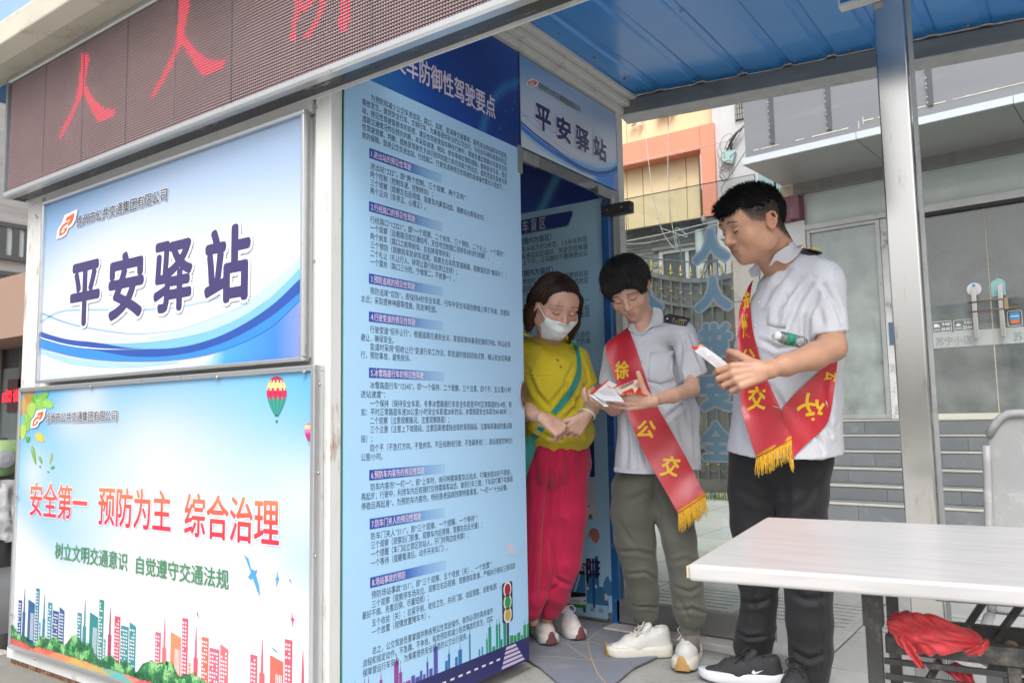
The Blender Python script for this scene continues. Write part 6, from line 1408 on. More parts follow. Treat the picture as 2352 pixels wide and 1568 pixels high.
 def mesh(s, smooth=1):
  g = s.g; ins = g < 0; n = g.shape
  c = ins[:-1, :-1, :-1].astype(np.int8)
  for o in [(0,0,1),(0,1,0),(0,1,1),(1,0,0),(1,0,1),(1,1,0),(1,1,1)]:
   c += ins[o[0]:n[0]-1+o[0], o[1]:n[1]-1+o[1], o[2]:n[2]-1+o[2]]
  I = np.argwhere((c > 0) & (c < 8)); idx = np.full(c.shape, -1, np.int32); idx[I[:, 0], I[:, 1], I[:, 2]] = np.arange(len(I))
  C8 = np.array([(0,0,0),(0,0,1),(0,1,0),(0,1,1),(1,0,0),(1,0,1),(1,1,0),(1,1,1)])
  V8 = np.stack([g[I[:, 0]+o[0], I[:, 1]+o[1], I[:, 2]+o[2]] for o in C8], 1).astype(float)
  acc = np.zeros((len(I), 3)); cnt = np.zeros(len(I))
  for a in range(8):
   for b in range(a+1, 8):
    if np.abs(C8[a]-C8[b]).sum() != 1: continue
    va, vb = V8[:, a], V8[:, b]; m = (va < 0) != (vb < 0); t = np.where(m, va/np.where(m, va-vb, 1), 0)
    acc += np.where(m[:, None], C8[a]+t[:, None]*(C8[b]-C8[a]), 0); cnt += m
  P = s.lo+s.h*(I+acc/cnt[:, None]); F_ = []
  for ax in range(3):
   e = np.zeros(3, int); e[ax] = 1; o1, o2 = [np.eye(3, dtype=int)[k] for k in range(3) if k != ax]
   J_ = I[np.all(I-o1-o2 >= 0, 1)]
   v0 = g[J_[:, 0], J_[:, 1], J_[:, 2]] < 0; v1 = g[J_[:, 0]+e[0], J_[:, 1]+e[1], J_[:, 2]+e[2]] < 0; m = v0 != v1; J_ = J_[m]; fl = v0[m]
   q = [idx[tuple((J_-k).T)] for k in (0*o1, o1, o1+o2, o2)]; q = np.stack(q, 1)
   flip = fl if ax != 1 else ~fl
   q[~flip] = q[~flip][:, ::-1]; F_.append(q)
  F_ = np.concatenate(F_); F_ = F_[np.all(F_ >= 0, 1)]
  for _ in range(smooth):
   S = np.zeros_like(P); Cn = np.zeros(len(P))
   for a, b in ((0, 1), (1, 2), (2, 3), (3, 0)):
    for x, y in ((a, b), (b, a)):
     for k in range(3): S[:, k] += np.bincount(F_[:, x], P[F_[:, y], k], len(P))
     Cn += np.bincount(F_[:, x], minlength=len(P))
   P = P*.5+.5*S/np.maximum(Cn, 1)[:, None]
  return P, F_
def vnormals(P, F_):
 n = np.cross(P[F_[:, 2]]-P[F_[:, 0]], P[F_[:, 3]]-P[F_[:, 1]]); N_ = np.zeros_like(P)
 for k in range(4):
  for c in range(3): N_[:, c] += np.bincount(F_[:, k], n[:, c], len(P))
 return N_/np.maximum(np.linalg.norm(N_, axis=1), 1e-9)[:, None]
def solid(name, P, F_, m, parent, cols=None, smooth=True):
 me = bpy.data.meshes.new(name); me.vertices.add(len(P)); me.vertices.foreach_set('co', P.astype(np.float32).ravel())
 me.loops.add(F_.size); me.loops.foreach_set('vertex_index', F_.astype(np.int32).ravel()); me.polygons.add(len(F_))
 me.polygons.foreach_set('loop_start', np.arange(0, F_.size, 4, dtype=np.int32)); me.polygons.foreach_set('loop_total', np.full(len(F_), 4, dtype=np.int32))
 me.update(calc_edges=True); me.validate()
 if smooth: me.polygons.foreach_set('use_smooth', [True]*len(me.polygons))
 if cols is not None:
  a = me.color_attributes.new('Col', 'FLOAT_COLOR', 'POINT'); c4 = np.ones((len(P), 4), np.float32); c4[:, :3] = cols; a.data.foreach_set('color', c4.ravel())
 return link(name, me, m, parent)
def wave(P, seed, f, aniso=(1, 1, 1), n=5):
 """cheap smooth noise on many points"""
 r = np.random.default_rng(seed); o = np.zeros(len(P)); Q = P*np.array(aniso)
 for i in range(n):
  k = r.normal(size=3); k /= np.linalg.norm(k); fr = f*(1+.6*i); ph = r.uniform(0, 6.28); w_ = r.normal(size=3)
  o += np.sin(Q@k*fr+ph+1.3*np.sin(Q@w_*fr*.35+ph*2))/(1+.5*i)
 return o/2.2
def headframe(x, y, d, yaw, pitch, roll, s):
 """head whose centre is seen at x, y; yaw to the viewer's right, pitch downward, roll clockwise (degrees, seen from the camera)"""
 c = np.array(atd(x, y, d)); B = Matrix((RT, UPc, TC)).transposed()
 M_ = Matrix.Rotation(math.radians(-roll), 3, 'Z') @ Matrix.Rotation(math.radians(yaw), 3, 'Y') @ Matrix.Rotation(math.radians(pitch), 3, 'X')
 A_ = B @ M_; ex, ez, ey = A_.col[0], A_.col[1], A_.col[2]        # subject's screen-right, up, forward
 return c, np.array([list(ex), list(ey), list(ez)]).T*1.0, s
class Head:
 def __init__(h, F, fr, wide=1.0, jaw=1.0, eyeopen=0.0, nose=1.0, smile=0.0, cheek=1.0, brow=1.0):
  h.F = F; h.c, h.A, h.s = fr; h.wide = wide; s = h.s
  W = h.W = lambda x, y, z: h.c+h.A@(np.array([x*wide, y, z])*s)
  def E(c, r, k=.02, op='u', rot=None):
   A_ = h.A if rot is None else h.A@rot
   F.ell(W(*c), np.array([r[0]*wide, r[1], r[2]])*s, A_, k*s, op)
  def S(a, b, ra, rb, k=.01, op='u', u=None, su=1): F.seg(W(*a), W(*b), ra*s, rb*s, k*s, None if u is None else h.A@np.array(u, float), su, op)
  h.E, h.S = E, S
  E((0, -.014, .030), (.0755, .096, .086), .01); E((0, .012, -.012), (.069, .076, .078), .03); E((0, .030, -.055), (.056*jaw, .055, .052), .03); E((0, .040, -.082), (.036*jaw, .040, .030), .025)
  E((0, .068, -.098), (.018, .014, .013), .018)
  for q in (-1, 1):
   E((q*.043, .060, -.030), (.022*cheek, .020, .022*cheek), .025)
   E((q*.052*jaw, .005, -.065), (.014, .028, .022), .03)
  E((0, .066, .045), (.055, .026, .038), .03)
  S((-.040, .083, .024), (.040, .083, .024), .009*brow, .009*brow, .020)
  for q in (-1, 1): E((q*.031, .101, .004), (.0165, .014, .0125), .014, 's')
  S((0, .089, .014), (0, .107*nose, -.027), .0075, .0100, .012); E((0, .104*nose, -.031), (.011, .011, .009), .008)
  for q in (-1, 1): E((q*.0125, .097, -.033), (.0080, .0090, .0075), .007)
  for q in (-1, 1): E((q*.0065, .1035, -.0405), (.0030, .004, .003), .002, 's')
  for q in (-1, 1): E((q*.031, .0785, .003), (.0160, .0148, .0118), .004)
  E((0, .077, -.064), (.030, .015, .018), .014)                               # mouth mound
  S((-.021, .079, -.0595+smile), (0, .0915, -.0580), .0024, .0046, .005); S((.021, .079, -.0595+smile), (0, .0915, -.0580), .0024, .0046, .005)
  S((-.017, .079, -.0655+smile*.6), (0, .0898, -.0688), .0030, .0054, .005); S((.017, .079, -.0655+smile*.6), (0, .0898, -.0688), .0030, .0054, .005)
  S((-.024, .083, -.0622+smile), (0, .0965, -.0634), .0014, .0018, .002, 's'); S((.024, .083, -.0622+smile), (0, .0965, -.0634), .0014, .0018, .002, 's')
  S((-.02, .0985, -.0805), (.02, .0985, -.0805), .006, .006, .010, 's')
  for q in (-1, 1):
   fx = lambda y: .0800+max(0, -(y+.004))*.36
   E((q*.0775, -.012, -.001), (.0060, .0145, .0225), .004, rot=np.array(Matrix.Rotation(-q*.34, 3, 'Z')))
   E((q*.0885, -.006, -.004), (.0085, .0085, .0125), .003, 's'); E((q*.0900, -.014, .013), (.0070, .0060, .0080), .003, 's')
   for (y0, z0, y1, z1, r) in [(.004, -.004, .003, .010, .0036), (.003, .010, -.004, .024, .0040), (-.004, .024, -.014, .0295, .0042), (-.014, .0295, -.024, .024, .0042), (-.024, .024, -.028, .008, .0042), (-.028, .008, -.021, -.012, .0042), (-.021, -.012, -.010, -.028, .0048), (-.010, -.028, -.001, -.030, .0055), (-.001, -.030, .005, -.019, .0050), (-.010, .012, -.019, .004, .0030), (-.019, .004, -.015, -.012, .0030)]:
    S((q*fx(y0), y0*.86-.004, z0*.86), (q*fx(y1), y1*.86-.004, z1*.86), r*.92, r*.92, .0022)
   E((q*.0790, .006, -.007), (.0055, .0045, .0065), .004)
 def surf(h, x, z, y0=.16, lift=.0005):
  p = h.F.march(h.W(x, y0, z), -h.A[:, 1]); return p+h.A[:, 1]*lift
 def local(h, P): q = (P-h.c)@h.A/h.s; q[:, 0] /= h.wide; return q
def hand(F, wr, ax, az, s=1.0, curl=(40, 50, 30), spread=4, thumb=(30, 35, 20), side=1, rw=.026, curls=None, k=.006, fat=1.0):
 """wr wrist, ax towards the fingers, az out of the back of the hand; side=+1 puts the thumb along az x ax"""
 ax = np.array(ax, float); ax /= np.linalg.norm(ax); az = np.array(az, float); az = az-ax*(az@ax); az /= np.linalg.norm(az); ay = np.cross(az, ax)*side
 wr = np.array(wr); W = lambda x, y, z: wr+(ax*x+ay*y+az*z)*s
 F.seg(W(-.02, 0, 0), W(.02, 0, 0), .018*s*fat, .0165*s*fat, .012, u=ay, su=1.35)
 kn = [(.086, .0325), (.090, .0110), (.086, -.0105), (.078, -.0310)]; ln = [(.043, .025, .021), (.047, .029, .022), (.043, .027, .021), (.034, .020, .019)]; rd = [.0086, .0087, .0083, .0074]
 tips = []
 for i, ((x, y), l, r) in enumerate(zip(kn, ln, rd)):
  r = r*fat
  F.seg(W(.012, y*.60, 0), W(x, y, .001), .0125*s*fat, .0104*s*fat, .008)
  c = curls[i] if curls else curl; p = np.array(W(x, y, .0)); ang = 0; sp = math.radians(spread*(1.5-i))
  for j in range(3):
   ang += math.radians(c[j]); d = (ax*math.cos(sp)+ay*math.sin(sp))*math.cos(ang)-az*math.sin(ang); q = p+d*l[j]*s
   r0 = r*(1-.07*j)*s; F.seg(p, q, r0*1.04, r0*.92, k if j == 0 else .003); p = q
  tips.append((p, d))
 a, b_, c = [math.radians(t) for t in thumb]; p = np.array(W(.012, .018, -.004)); q = p; ang = 0
 for j, l in enumerate((.044, .034, .027)):
  tt = (a, a+b_*.3, a+b_*.2)[j]; d = ax*math.cos(tt)+ay*math.sin(tt); bend = c*(j+1)*.5; d = d*math.cos(bend)-az*math.sin(bend); q = p+d*l*s
  F.seg(p, q, (.0155, .0112, .0105)[j]*s*fat, (.0112, .0105, .0090)[j]*s*fat, .010 if j == 0 else .003); p = q
 return tips
def strands(name, parent, m, roots, dirs, length, r=.0011, seg=6, droop=(0, 0, -1), dr=.25, curlv=.12, seed=0, lift=.0, hug=None, off=.001, spread=.003, free=1.0, nrms=None):
 """many tapering locks; with hug they follow the surface of that field for the first part of their length"""
 r_ = np.random.default_rng(seed); n = len(roots); length = np.broadcast_to(length, (n,))*r_.uniform(.7, 1.15, n)
 P = roots.copy(); N0 = nrms if nrms is not None else hug.gradN(P)
 D = dirs+N0*lift+r_.normal(0, curlv, (n, 3)); D /= np.linalg.norm(D, axis=1)[:, None]; V = []; g = np.array(droop, float); offs = off+np.abs(r_.normal(0, spread, n))
 for k in range(seg+1):
  t = k/seg; w_ = r*(1-t**2.2)+.0001; side = np.cross(D, N0+1e-6); side /= np.maximum(np.linalg.norm(side, axis=1), 1e-6)[:, None]; nn = np.cross(side, D)
  V += [P+side*w_, P-side*w_*.5+nn*w_*.85, P-side*w_*.5-nn*w_*.85]
  P = P+D*(length/seg)[:, None]; D = D+g*dr/seg+r_.normal(0, curlv*.35, (n, 3))
  if hug is not None and t < free:
   sd = hug.sampleN(P); N0 = hug.gradN(P); near = (sd < .02); mv = np.where(near, (offs*(1-.5*t)-sd)*.85, 0)
   P = P+N0*mv[:, None]; D = np.where(near[:, None], D-N0*(D*N0).sum(1)[:, None]*.8, D)
  D /= np.maximum(np.linalg.norm(D, axis=1), 1e-9)[:, None]
 V = np.stack(V, 1).reshape(-1, 3); base = np.arange(n)*3*(seg+1); F_ = []
 for k in range(seg):
  for a in range(3): b = (a+1) % 3; F_.append(np.stack([base+3*k+a, base+3*k+b, base+3*k+3+b, base+3*k+3+a], 1))
 return tag(solid(name, V, np.concatenate(F_), m, parent), kind='stuff')
def ridge(P, seed, f, aniso=(1, 1, 1), sharp=2.0):
 """soft cloth creases: broad swells with narrow valleys"""
 w_ = wave(P, seed, f, aniso, 4); return 1-np.minimum(1.4, np.abs(w_)*sharp)-.2
def creases(P, N_, lines):
 """push P in along drawn creases: (pixel polyline, depth m, width m, amount)"""
 out = np.zeros(len(P))
 for pts, dep, wid, amt in lines:
  Q = [np.array(atd(x, y, dep)) for x, y in pts]
  best = np.full(len(P), 9.0); par = np.zeros(len(P)); n = len(Q)-1
  vd_ = np.array(VD); vd_ = vd_/np.linalg.norm(vd_)
  for i in range(n):
   a, b = Q[i], Q[i+1]; ab = b-a; X = P-a; X = X-np.outer(X@vd_, vd_); abp = ab-vd_*(ab@vd_); t = np.clip(X@abp/(abp@abp), 0, 1); d = np.linalg.norm(X-np.outer(t, abp), axis=1)
   m = d < best; best = np.where(m, d, best); par = np.where(m, (i+t)/n, par)
  fr = np.clip(-(N_@vd_), 0, 1)
  e = np.sin(np.pi*np.clip(par, .04, .96))**.5*np.clip(fr*2, 0, 1)
  out += amt*e*(-np.exp(-(best/wid)**2)+.55*np.exp(-((best-1.7*wid)/wid)**2))
 return out
from mathutils.bvhtree import BVHTree
def bvh(objs):
 vs, fs = [], []
 for o in objs:
  n = len(vs); mw = o.matrix_world if False else Matrix.Identity(4)
  vs += [tuple(v.co) for v in o.data.vertices]; fs += [tuple(i+n for i in p.vertices) for p in o.data.polygons]
 return BVHTree.FromPolygons(vs, fs)
def cast(tree, x, y, dmax, lift):
 """where the sight line x, y meets the cloth, lifted a little off it; else at depth dmax"""
 d = ray(x, y); l = d.length; h = tree.ray_cast(CAMP, d/l)
 return (h[0]-d/l*lift) if h[0] is not None and h[3]/l < dmax+.25 else CAMP+d*dmax
# ---- figure materials
def skin_mat(name):
 m = mat(name, (1, 1, 1), rough=.46, var=.09, vscale=28, attr='Col', sss=.12, bump=.06, bscale=260, spec=.4); return m
SKIN = skin_mat('skin')
def hair_mat(name, c, tip=None): return mat(name, c, rough=.45, var=.35, vscale=60, spec=.35, sheen=0)
def cloth_mat(name, c, rough=.85, bump=.25, bs=500, var=.06, sheen=.2, **k): return mat(name, c, rough=rough, var=var, vscale=12, bump=bump, bscale=bs, sheen=sheen, wrinkle=k.pop('wrinkle', .45), **k)
def pinstripe(name, c1, c2, freq, ang=0):
 m = cloth_mat(name, c1); t = m.node_tree; N = t.nodes; L_ = t.links; p = N['Principled BSDF']
 tc = N.new('ShaderNodeTexCoord'); mp = N.new('ShaderNodeMapping'); mp.inputs['Rotation'].default_value = (0, 0, ang)
 wv = N.new('ShaderNodeTexWave'); wv.wave_type = 'BANDS'; wv.bands_direction = 'X'; wv.inputs['Scale'].default_value = freq; wv.inputs['Distortion'].default_value = .4; wv.inputs['Detail'].default_value = 1
 mx = N.new('ShaderNodeMix'); mx.data_type = 'RGBA'; mx.inputs[6].default_value = c1+(1,); mx.inputs[7].default_value = c2+(1,)
 L_.new(tc.outputs['Object'], mp.inputs[0]); L_.new(mp.outputs[0], wv.inputs['Vector']); L_.new(wv.outputs['Fac'], mx.inputs[0]); L_.new(mx.outputs[2], p.inputs['Base Color']); return m
SHIRT = pinstripe('shirt_pinstripe', (.56, .565, .605), (.53, .535, .575), 75, .55)
def shoe(parent, name, toe, heel, z, s_=1.0, upper=None, sole=None, toecap=None, ht=.10, lace=None, w_=.047, thick=.030, pitchy=0, roll_=0):
 """low sports shoe from heel point to toe point on the ground"""
 toe = Vector(toe); heel = Vector(heel); L_ = (toe-heel).length; f = (toe-heel).normalized(); sd_ = Vector((-f.y, f.x, 0)); up = Vector((0, 0, 1))
 F = Field(np.array([min(toe.x, heel.x)-.08, min(toe.y, heel.y)-.08, z-.01]), np.array([max(toe.x, heel.x)+.08, max(toe.y, heel.y)+.08, z+ht+.07]), .003)
 W = lambda a, b, c: np.array(heel+f*(a*L_)+sd_*b)*np.array([1, 1, 0])+np.array([0, 0, z+c])
 F.seg(W(.14, 0, thick+.010), W(.15, 0, ht-.014), .033, .032, .02); F.seg(W(.14, 0, thick+.008), W(.55, 0, thick+.012), .033, .033, .02); F.seg(W(.55, 0, thick+.010), W(.86, .003, thick-.002), .034, .025, .03, u=sd_, su=1.22)
 F.seg(W(.20, 0, ht-.026), W(.66, 0, thick+.028), .031, .024, .025); F.seg(W(.42, 0, ht-.010), W(.35, 0, ht+.012), .020, .016, .010, u=sd_, su=1.35)
 F.seg(W(.17, 0, ht+.012), W(.22, 0, ht-.020), .022, .018, .006, op='s')
 F.plane_cut(W(0, 0, thick*.5), (0, 0, -1)); P, Q = F.mesh(2); up_ = solid(name, P, Q, upper, parent)
 b = MB(); prof = [(0, .30), (.015, .55), (.05, .78), (.12, .90), (.30, .88), (.45, .86), (.62, .98), (.76, 1.05), (.87, .95), (.94, .74), (.985, .45), (1.004, .15)]
 ring = [(t, h_) for t, h_ in prof]+[(t, -h_*.96) for t, h_ in reversed(prof)]; rows = []; tu = lambda t: max(0, (t-.70)/.30)**2*.016
 for zz, g, fl in [(0, .90, 1), (.004, .97, 1), (thick*.45, 1.0, .9), (thick*.9, .98, .5), (thick+.008, .93, .2), (thick+.010, .85, .2)]:
  rows.append([tuple(Vector(W(.5+(t-.5)*(.985+.015*g), h_*w_*g, zz+tu(t)*fl+(.004*(t < .05)*fl if zz < .01 else 0)+(.010*max(0, 1-abs(t-.05)/.12) if zz > thick else 0)))) for t, h_ in ring])
 b.grid(rows, closed=True); b.f.append(tuple(range(len(ring)-1, -1, -1))); b.f.append(tuple(5*len(ring)+k for k in range(len(ring)))); b.mi += [0, 0]
 so_ = b.build('shoe_sole', sole, up_, smooth=True)
 if toecap:
  b = MB(); rows = []
  for zz, g, cut in [(-.002, 1.0, 1.), (.008, 1.035, 1.), (thick*.7, 1.045, .8), (thick+.012, 1.02, .45), (thick+.020, .90, .2)]:
   rows.append([tuple(Vector(W(.5+(tt-.5)*(1.012 if zz < thick+.015 else .985), h_*w_*g, zz+tu(tt)*.8))) for tt, h_ in [(1.002-(1.002-t_)*cut, hh*max(.25, cut)) for t_, hh in [(.965, .58), (.980, .48), (.992, .34), (1.0, .16), (1.002, 0), (1.0, -.15), (.992, -.32), (.980, -.45), (.965, -.55)]]])
  b.grid(rows); b.build('toe_guard', toecap, up_, smooth=True)
 if lace:
  b = MB()
  for i in range(5):
   t0_ = .40+.065*i; zc = ht+.004-(ht-thick-.038)*(i/4.6)
   for q in (-1, 1): b.tube([W(t0_, -q*.026, zc-.010), W(t0_+.01, -q*.012, zc+.004), W(t0_+.025, q*.004, zc+.006), W(t0_+.045, q*.024, zc-.014)], .0034, 6)
  for q in (-1, 1):
   b.tube([Vector(W(*p)) for p in [(.40, 0, ht+.016), (.41, q*.012, ht+.030), (.44, q*.026, ht+.032), (.475, q*.036, ht+.018), (.48, q*.030, ht+.004), (.45, q*.014, ht+.008), (.41, 0, ht+.012)]], .0028, 6)
   b.tube([Vector(W(*p)) for p in [(.41, 0, ht+.012), (.46, q*.010, ht+.010), (.52, q*.022, ht-.004), (.56, q*.036, ht-.020)]], .0028, 6)
  b.build('shoelace', lace, up_, smooth=True)
 return up_
def bust(F, sh, nk, k=.03): pass
def skin_cols(h, P, N_, base, lip=(.45, .16, .15), blush=.0, stub=None, browc=(.03, .02, .018), brows=None):
 """pigment of the skin by place: lips, flush, nostrils"""
 c = np.tile(np.array(base, float), (len(P), 1)); L_ = h.local(P); x, y, z = L_[:, 0], L_[:, 1], L_[:, 2]
 near = (np.abs(x) < .1) & (np.abs(z) < .13) & (y > 0)
 def put(m, col, a):
  m = np.clip(m, 0, 1)[:, None]*a; c[:] = c*(1-m)+np.array(col)*m
 g = lambda cx_, cz_, rx, rz: np.exp(-(((x-cx_)/rx)**2+((z-cz_)/rz)**2))*(y > .02)*near
 for q in (-1, 1): put(g(q*.046, -.030, .022, .018), (base[0]*1.0, base[1]*.62, base[2]*.60), blush)
 put(g(0, -.035, .014, .012), (base[0], base[1]*.75, base[2]*.72), .4+blush)
 put(np.clip(1.4*g(0, -.0625, .021, .0085)-.25, 0, 1)*1.3, lip, .85)
 for q in (-1, 1): put(g(q*.031, .010, .016, .010), (base[0]*.86, base[1]*.74, base[2]*.70), .35)
 ear = (np.abs(x) > .0785) & (np.abs(z) < .038) & (np.abs(y+.012) < .028); put(ear*1.0, (base[0]*1.0, base[1]*.72, base[2]*.66), .45)
 if stub is not None: stub(c, x, y, z, put)
 return c
def line_on(h, pts, r, name, m, par, flat=.5, lift=.0004):
 P_ = [h.surf(x, z, lift=lift) for x, z in pts]; n = len(P_); rs = [r*(.35+.65*math.sin(math.pi*(i+.6)/(n+.2))) for i in range(n)]
 return MB().tube([Vector(p) for p in P_], rs, 6).build(name, m, par, smooth=True)
BROW = mat('brow_hair', (.035, .025, .02), rough=.7, var=.3, vscale=300); LASH = mat('lash_line', (.025, .016, .014), rough=.5, var=0); LID = mat('lid_crease', (.20, .10, .07), rough=.5, var=0)
def face_lines(h, par, brow_r=.0026, lash_r=.0015, bz=.030, arch=.004, sides=(-1, 1)):
 for q in sides:
  # short hairs laid side by side, not one bar
  b = MB(); random.seed(int(q*7+50))
  for i in range(46):
   t = i/45; x = q*(.014+.038*t); z = bz+arch*math.sin(t*2.6)-.004*t*t+random.uniform(-.5, .5)*.0062*(1-.55*t)
   p = h.surf(x, z, lift=.0002); p2 = h.surf(x+q*.006, z+.0012-.002*t, lift=.0012); b.tube([p, p2], [brow_r*.25, .00015], 4)
  b.build('eyebrow', BROW, par)
  line_on(h, [(q*(.0165+.0285*t), -.0022-.0040*math.sin(math.pi*min(1, t*1.02))+.003*t) for t in np.linspace(0, 1, 12)], lash_r, 'eyelashes', LASH, par)
  line_on(h, [(q*(.019+.026*t), .0085+.003*math.sin(math.pi*t)) for t in np.linspace(0, 1, 9)], .0006, 'eyelid_crease', LID, par)
def P3(a): return np.array(a[0])
def limb(F, js, k=.012, **kw):
 for (a, ra), (b, rb) in zip(js, js[1:]): F.seg(a, b, ra, rb, k, **kw)
# ---------------------------------------------------------------- WOMAN
WO = thing('person', 'woman in a mustard blouse and magenta trousers wearing a white face mask in the doorway', 'person', (-2.0, 3.15, .014), 0)
dW = 3.52
F = Field((-2.36, 2.60, .02), (-1.62, 3.42, 1.72), .0030)
hW = Head(F, headframe(1276, 704, 3.47, 24, 20, 4, 1.075), wide=1.08, jaw=1.10, smile=.002, cheek=1.15, nose=.985)
nb_ = J(1262, 800, 3.60, 30)
F.seg(hW.W(0, -.025, -.045), nb_[0], .056, .060, .02); F.seg(nb_[0], J(1268, 830, 3.58)[0], .06, .075, .03, u=RT, su=1.5)
for a in [[J(1264, 800, 3.6, 26), J(1216, 806, 3.62, 22)], [J(1264, 803, 3.6, 26), J(1324, 815, 3.58, 20)]]: limb(F, a, .03)
F.seg(J(1268, 850, 3.58)[0], J(1275, 1010, 3.58)[0], .10, .105, .03, u=RT, su=1.25)
# her left arm (right in the picture) and hand
limb(F, [J(1328, 830, 3.58, 19), J(1350, 880, 3.56, 17.5), J(1361, 918, 3.52, 16.5)], .02); limb(F, [J(1361, 919, 3.52, 16.5), J(1358, 938, 3.40, 16), J(1347, 953, 3.29, 11.5)], .02)
hand(F, J(1345, 956, 3.27)[0], cd(-.60, -.68, .10), cd(.42, .18, .9), .86, curls=[(22, 30, 15), (40, 50, 25), (46, 52, 25), (50, 50, 25)], thumb=(30, 10, 5), side=-1, fat=1.10, spread=6)
# her right arm and hand
limb(F, [J(1208, 832, 3.62, 21), J(1178, 890, 3.60, 21), J(1172, 940, 3.52, 20)], .02); limb(F, [J(1172, 940, 3.52, 20), J(1212, 946, 3.36, 19), J(1250, 962, 3.24, 12.5)], .02)
hand(F, J(1252, 963, 3.235)[0], cd(.80, -.56, .12), cd(.34, .52, .78), .90, curls=[(62, 42, 20), (66, 44, 20), (70, 44, 20), (74, 44, 20)], thumb=(30, 20, 10), side=1, fat=1.12, spread=7)
# legs down to the ankles
limb(F, [J(1300, 1060, 3.60, 34), J(1300, 1230, 3.58, 25), J(1262, 1395, 3.60, 14), J(1256, 1420, 3.60, 13)], .02); limb(F, [J(1240, 1060, 3.62, 34), J(1236, 1230, 3.56, 25), J(1222, 1400, 3.50, 14), J(1224, 1425, 3.50, 13)], .02)
F.seg(J(1275, 1010, 3.58)[0], J(1272, 1060, 3.60)[0], .105, .11, .03, u=RT, su=1.25)
Pm, Qm = F.mesh(1); Nm = vnormals(Pm, Qm)
BASEW = (.56, .33, .245)
solid('body', Pm, Qm, SKIN, WO, skin_cols(hW, Pm, Nm, BASEW, blush=.75))
face_lines(hW, WO, bz=.031, arch=.003, lash_r=.0017)
# blouse
mus = cloth_mat('mustard_cotton', (.54, .43, .012), var=.08, bump=.3)
G = Field((-2.42, 2.55, .72), (-1.62, 3.60, 1.52), .0040)
G.seg(J(1262, 818, 3.60)[0], J(1270, 850, 3.58)[0], .085, .105, .03, u=RT, su=1.35)
for a, b_ in [((1262, 806, 3.60, 33), (1210, 808, 3.62, 33)), ((1262, 808, 3.60, 33), (1324, 822, 3.58, 26))]: limb(G, [J(*a), J(*b_)], .03)
G.seg(J(1268, 862, 3.57)[0], J(1274, 940, 3.57)[0], .118, .122, .04, u=RT, su=1.22); G.seg(J(1274, 940, 3.57)[0], J(1279, 985, 3.56)[0], .122, .132, .04, u=RT, su=1.20)
G.seg(J(1252, 880, 3.50)[0], J(1250, 885, 3.50)[0], .06, .06, .05); G.seg(J(1300, 880, 3.49)[0], J(1300, 885, 3.49)[0], .06, .06, .05)
G.seg(J(1225, 1000, 3.55)[0], J(1335, 1000, 3.53)[0], .040, .046, .05); G.seg(J(1240, 992, 3.47)[0], J(1325, 992, 3.45)[0], .035, .04, .04)
sl = J(1362, 878, 3.555); slc = np.array(cd(.35, -.93, .0)); G.seg(J(1328, 826, 3.58)[0], J(1356, 900, 3.555)[0], 25*3.57/F_PX, 25*3.55/F_PX, .025, cut=(J(1361.5, 884, 3.55)[0], slc))
slr = J(1185, 885, 3.6); G.seg(J(1208, 838, 3.62)[0], J(1178, 895, 3.6)[0], .048, .056, .025, cut=(J(1180, 892, 3.6)[0], np.array(cd(-.3, -.95, 0))))
# neckline and placket slit
G.seg(hW.W(0, -.01, -.05), J(1258, 768, 3.57)[0], .056, .062, .008, op='s', u=RT, su=1.15); G.seg(J(1268, 778, 3.44)[0], J(1278, 812, 3.43)[0], .034, .004, .006, op='s')
Pg, Qg = G.mesh(2); Ng = vnormals(Pg, Qg)
zz = Pg[:, 2]; hemw = np.exp(-((zz-.965)/.06)**2)
fold = .0050*ridge(Pg, 3, 20, (1, 1, .30))*(.6+.9*hemw)+.0035*wave(Pg, 5, 60, (1, 1, .22))*(.25+hemw)
fold += creases(Pg, Ng, [([(1322, 832), (1300, 870), (1296, 920)], 3.45, .010, .010), ([(1212, 850), (1230, 900), (1262, 935)], 3.45, .011, .010), ([(1345, 888), (1325, 935), (1290, 965)], 3.45, .010, .012), ([(1205, 862), (1240, 864), (1278, 862)], 3.45, .004, .005), ([(1293, 862), (1330, 868)], 3.45, .004, .005),
 ([(1336, 832), (1348, 850), (1352, 880)], 3.5, .007, .009), ([(1318, 900), (1335, 950), (1350, 995)], 3.45, .010, .010), ([(1230, 985), (1262, 1003), (1290, 1010)], 3.42, .009, .011), ([(1208, 990), (1232, 1006)], 3.42, .008, .010), ([(1300, 880), (1262, 930)], 3.45, .009, .007), ([(1325, 985), (1338, 1008)], 3.42, .008, .010)])
Pg = Pg+Ng*fold[:, None]; solid('blouse', Pg, Qg, mus, WO)
bt = bvh([WO.children[-1]]) if False else None
def obj_named(par, nm): return [o for o in bpy.data.objects if o.parent == par and o.name.split('.')[0] == nm][-1]
blo = obj_named(WO, 'blouse'); tW = bvh([blo, obj_named(WO, 'body')])
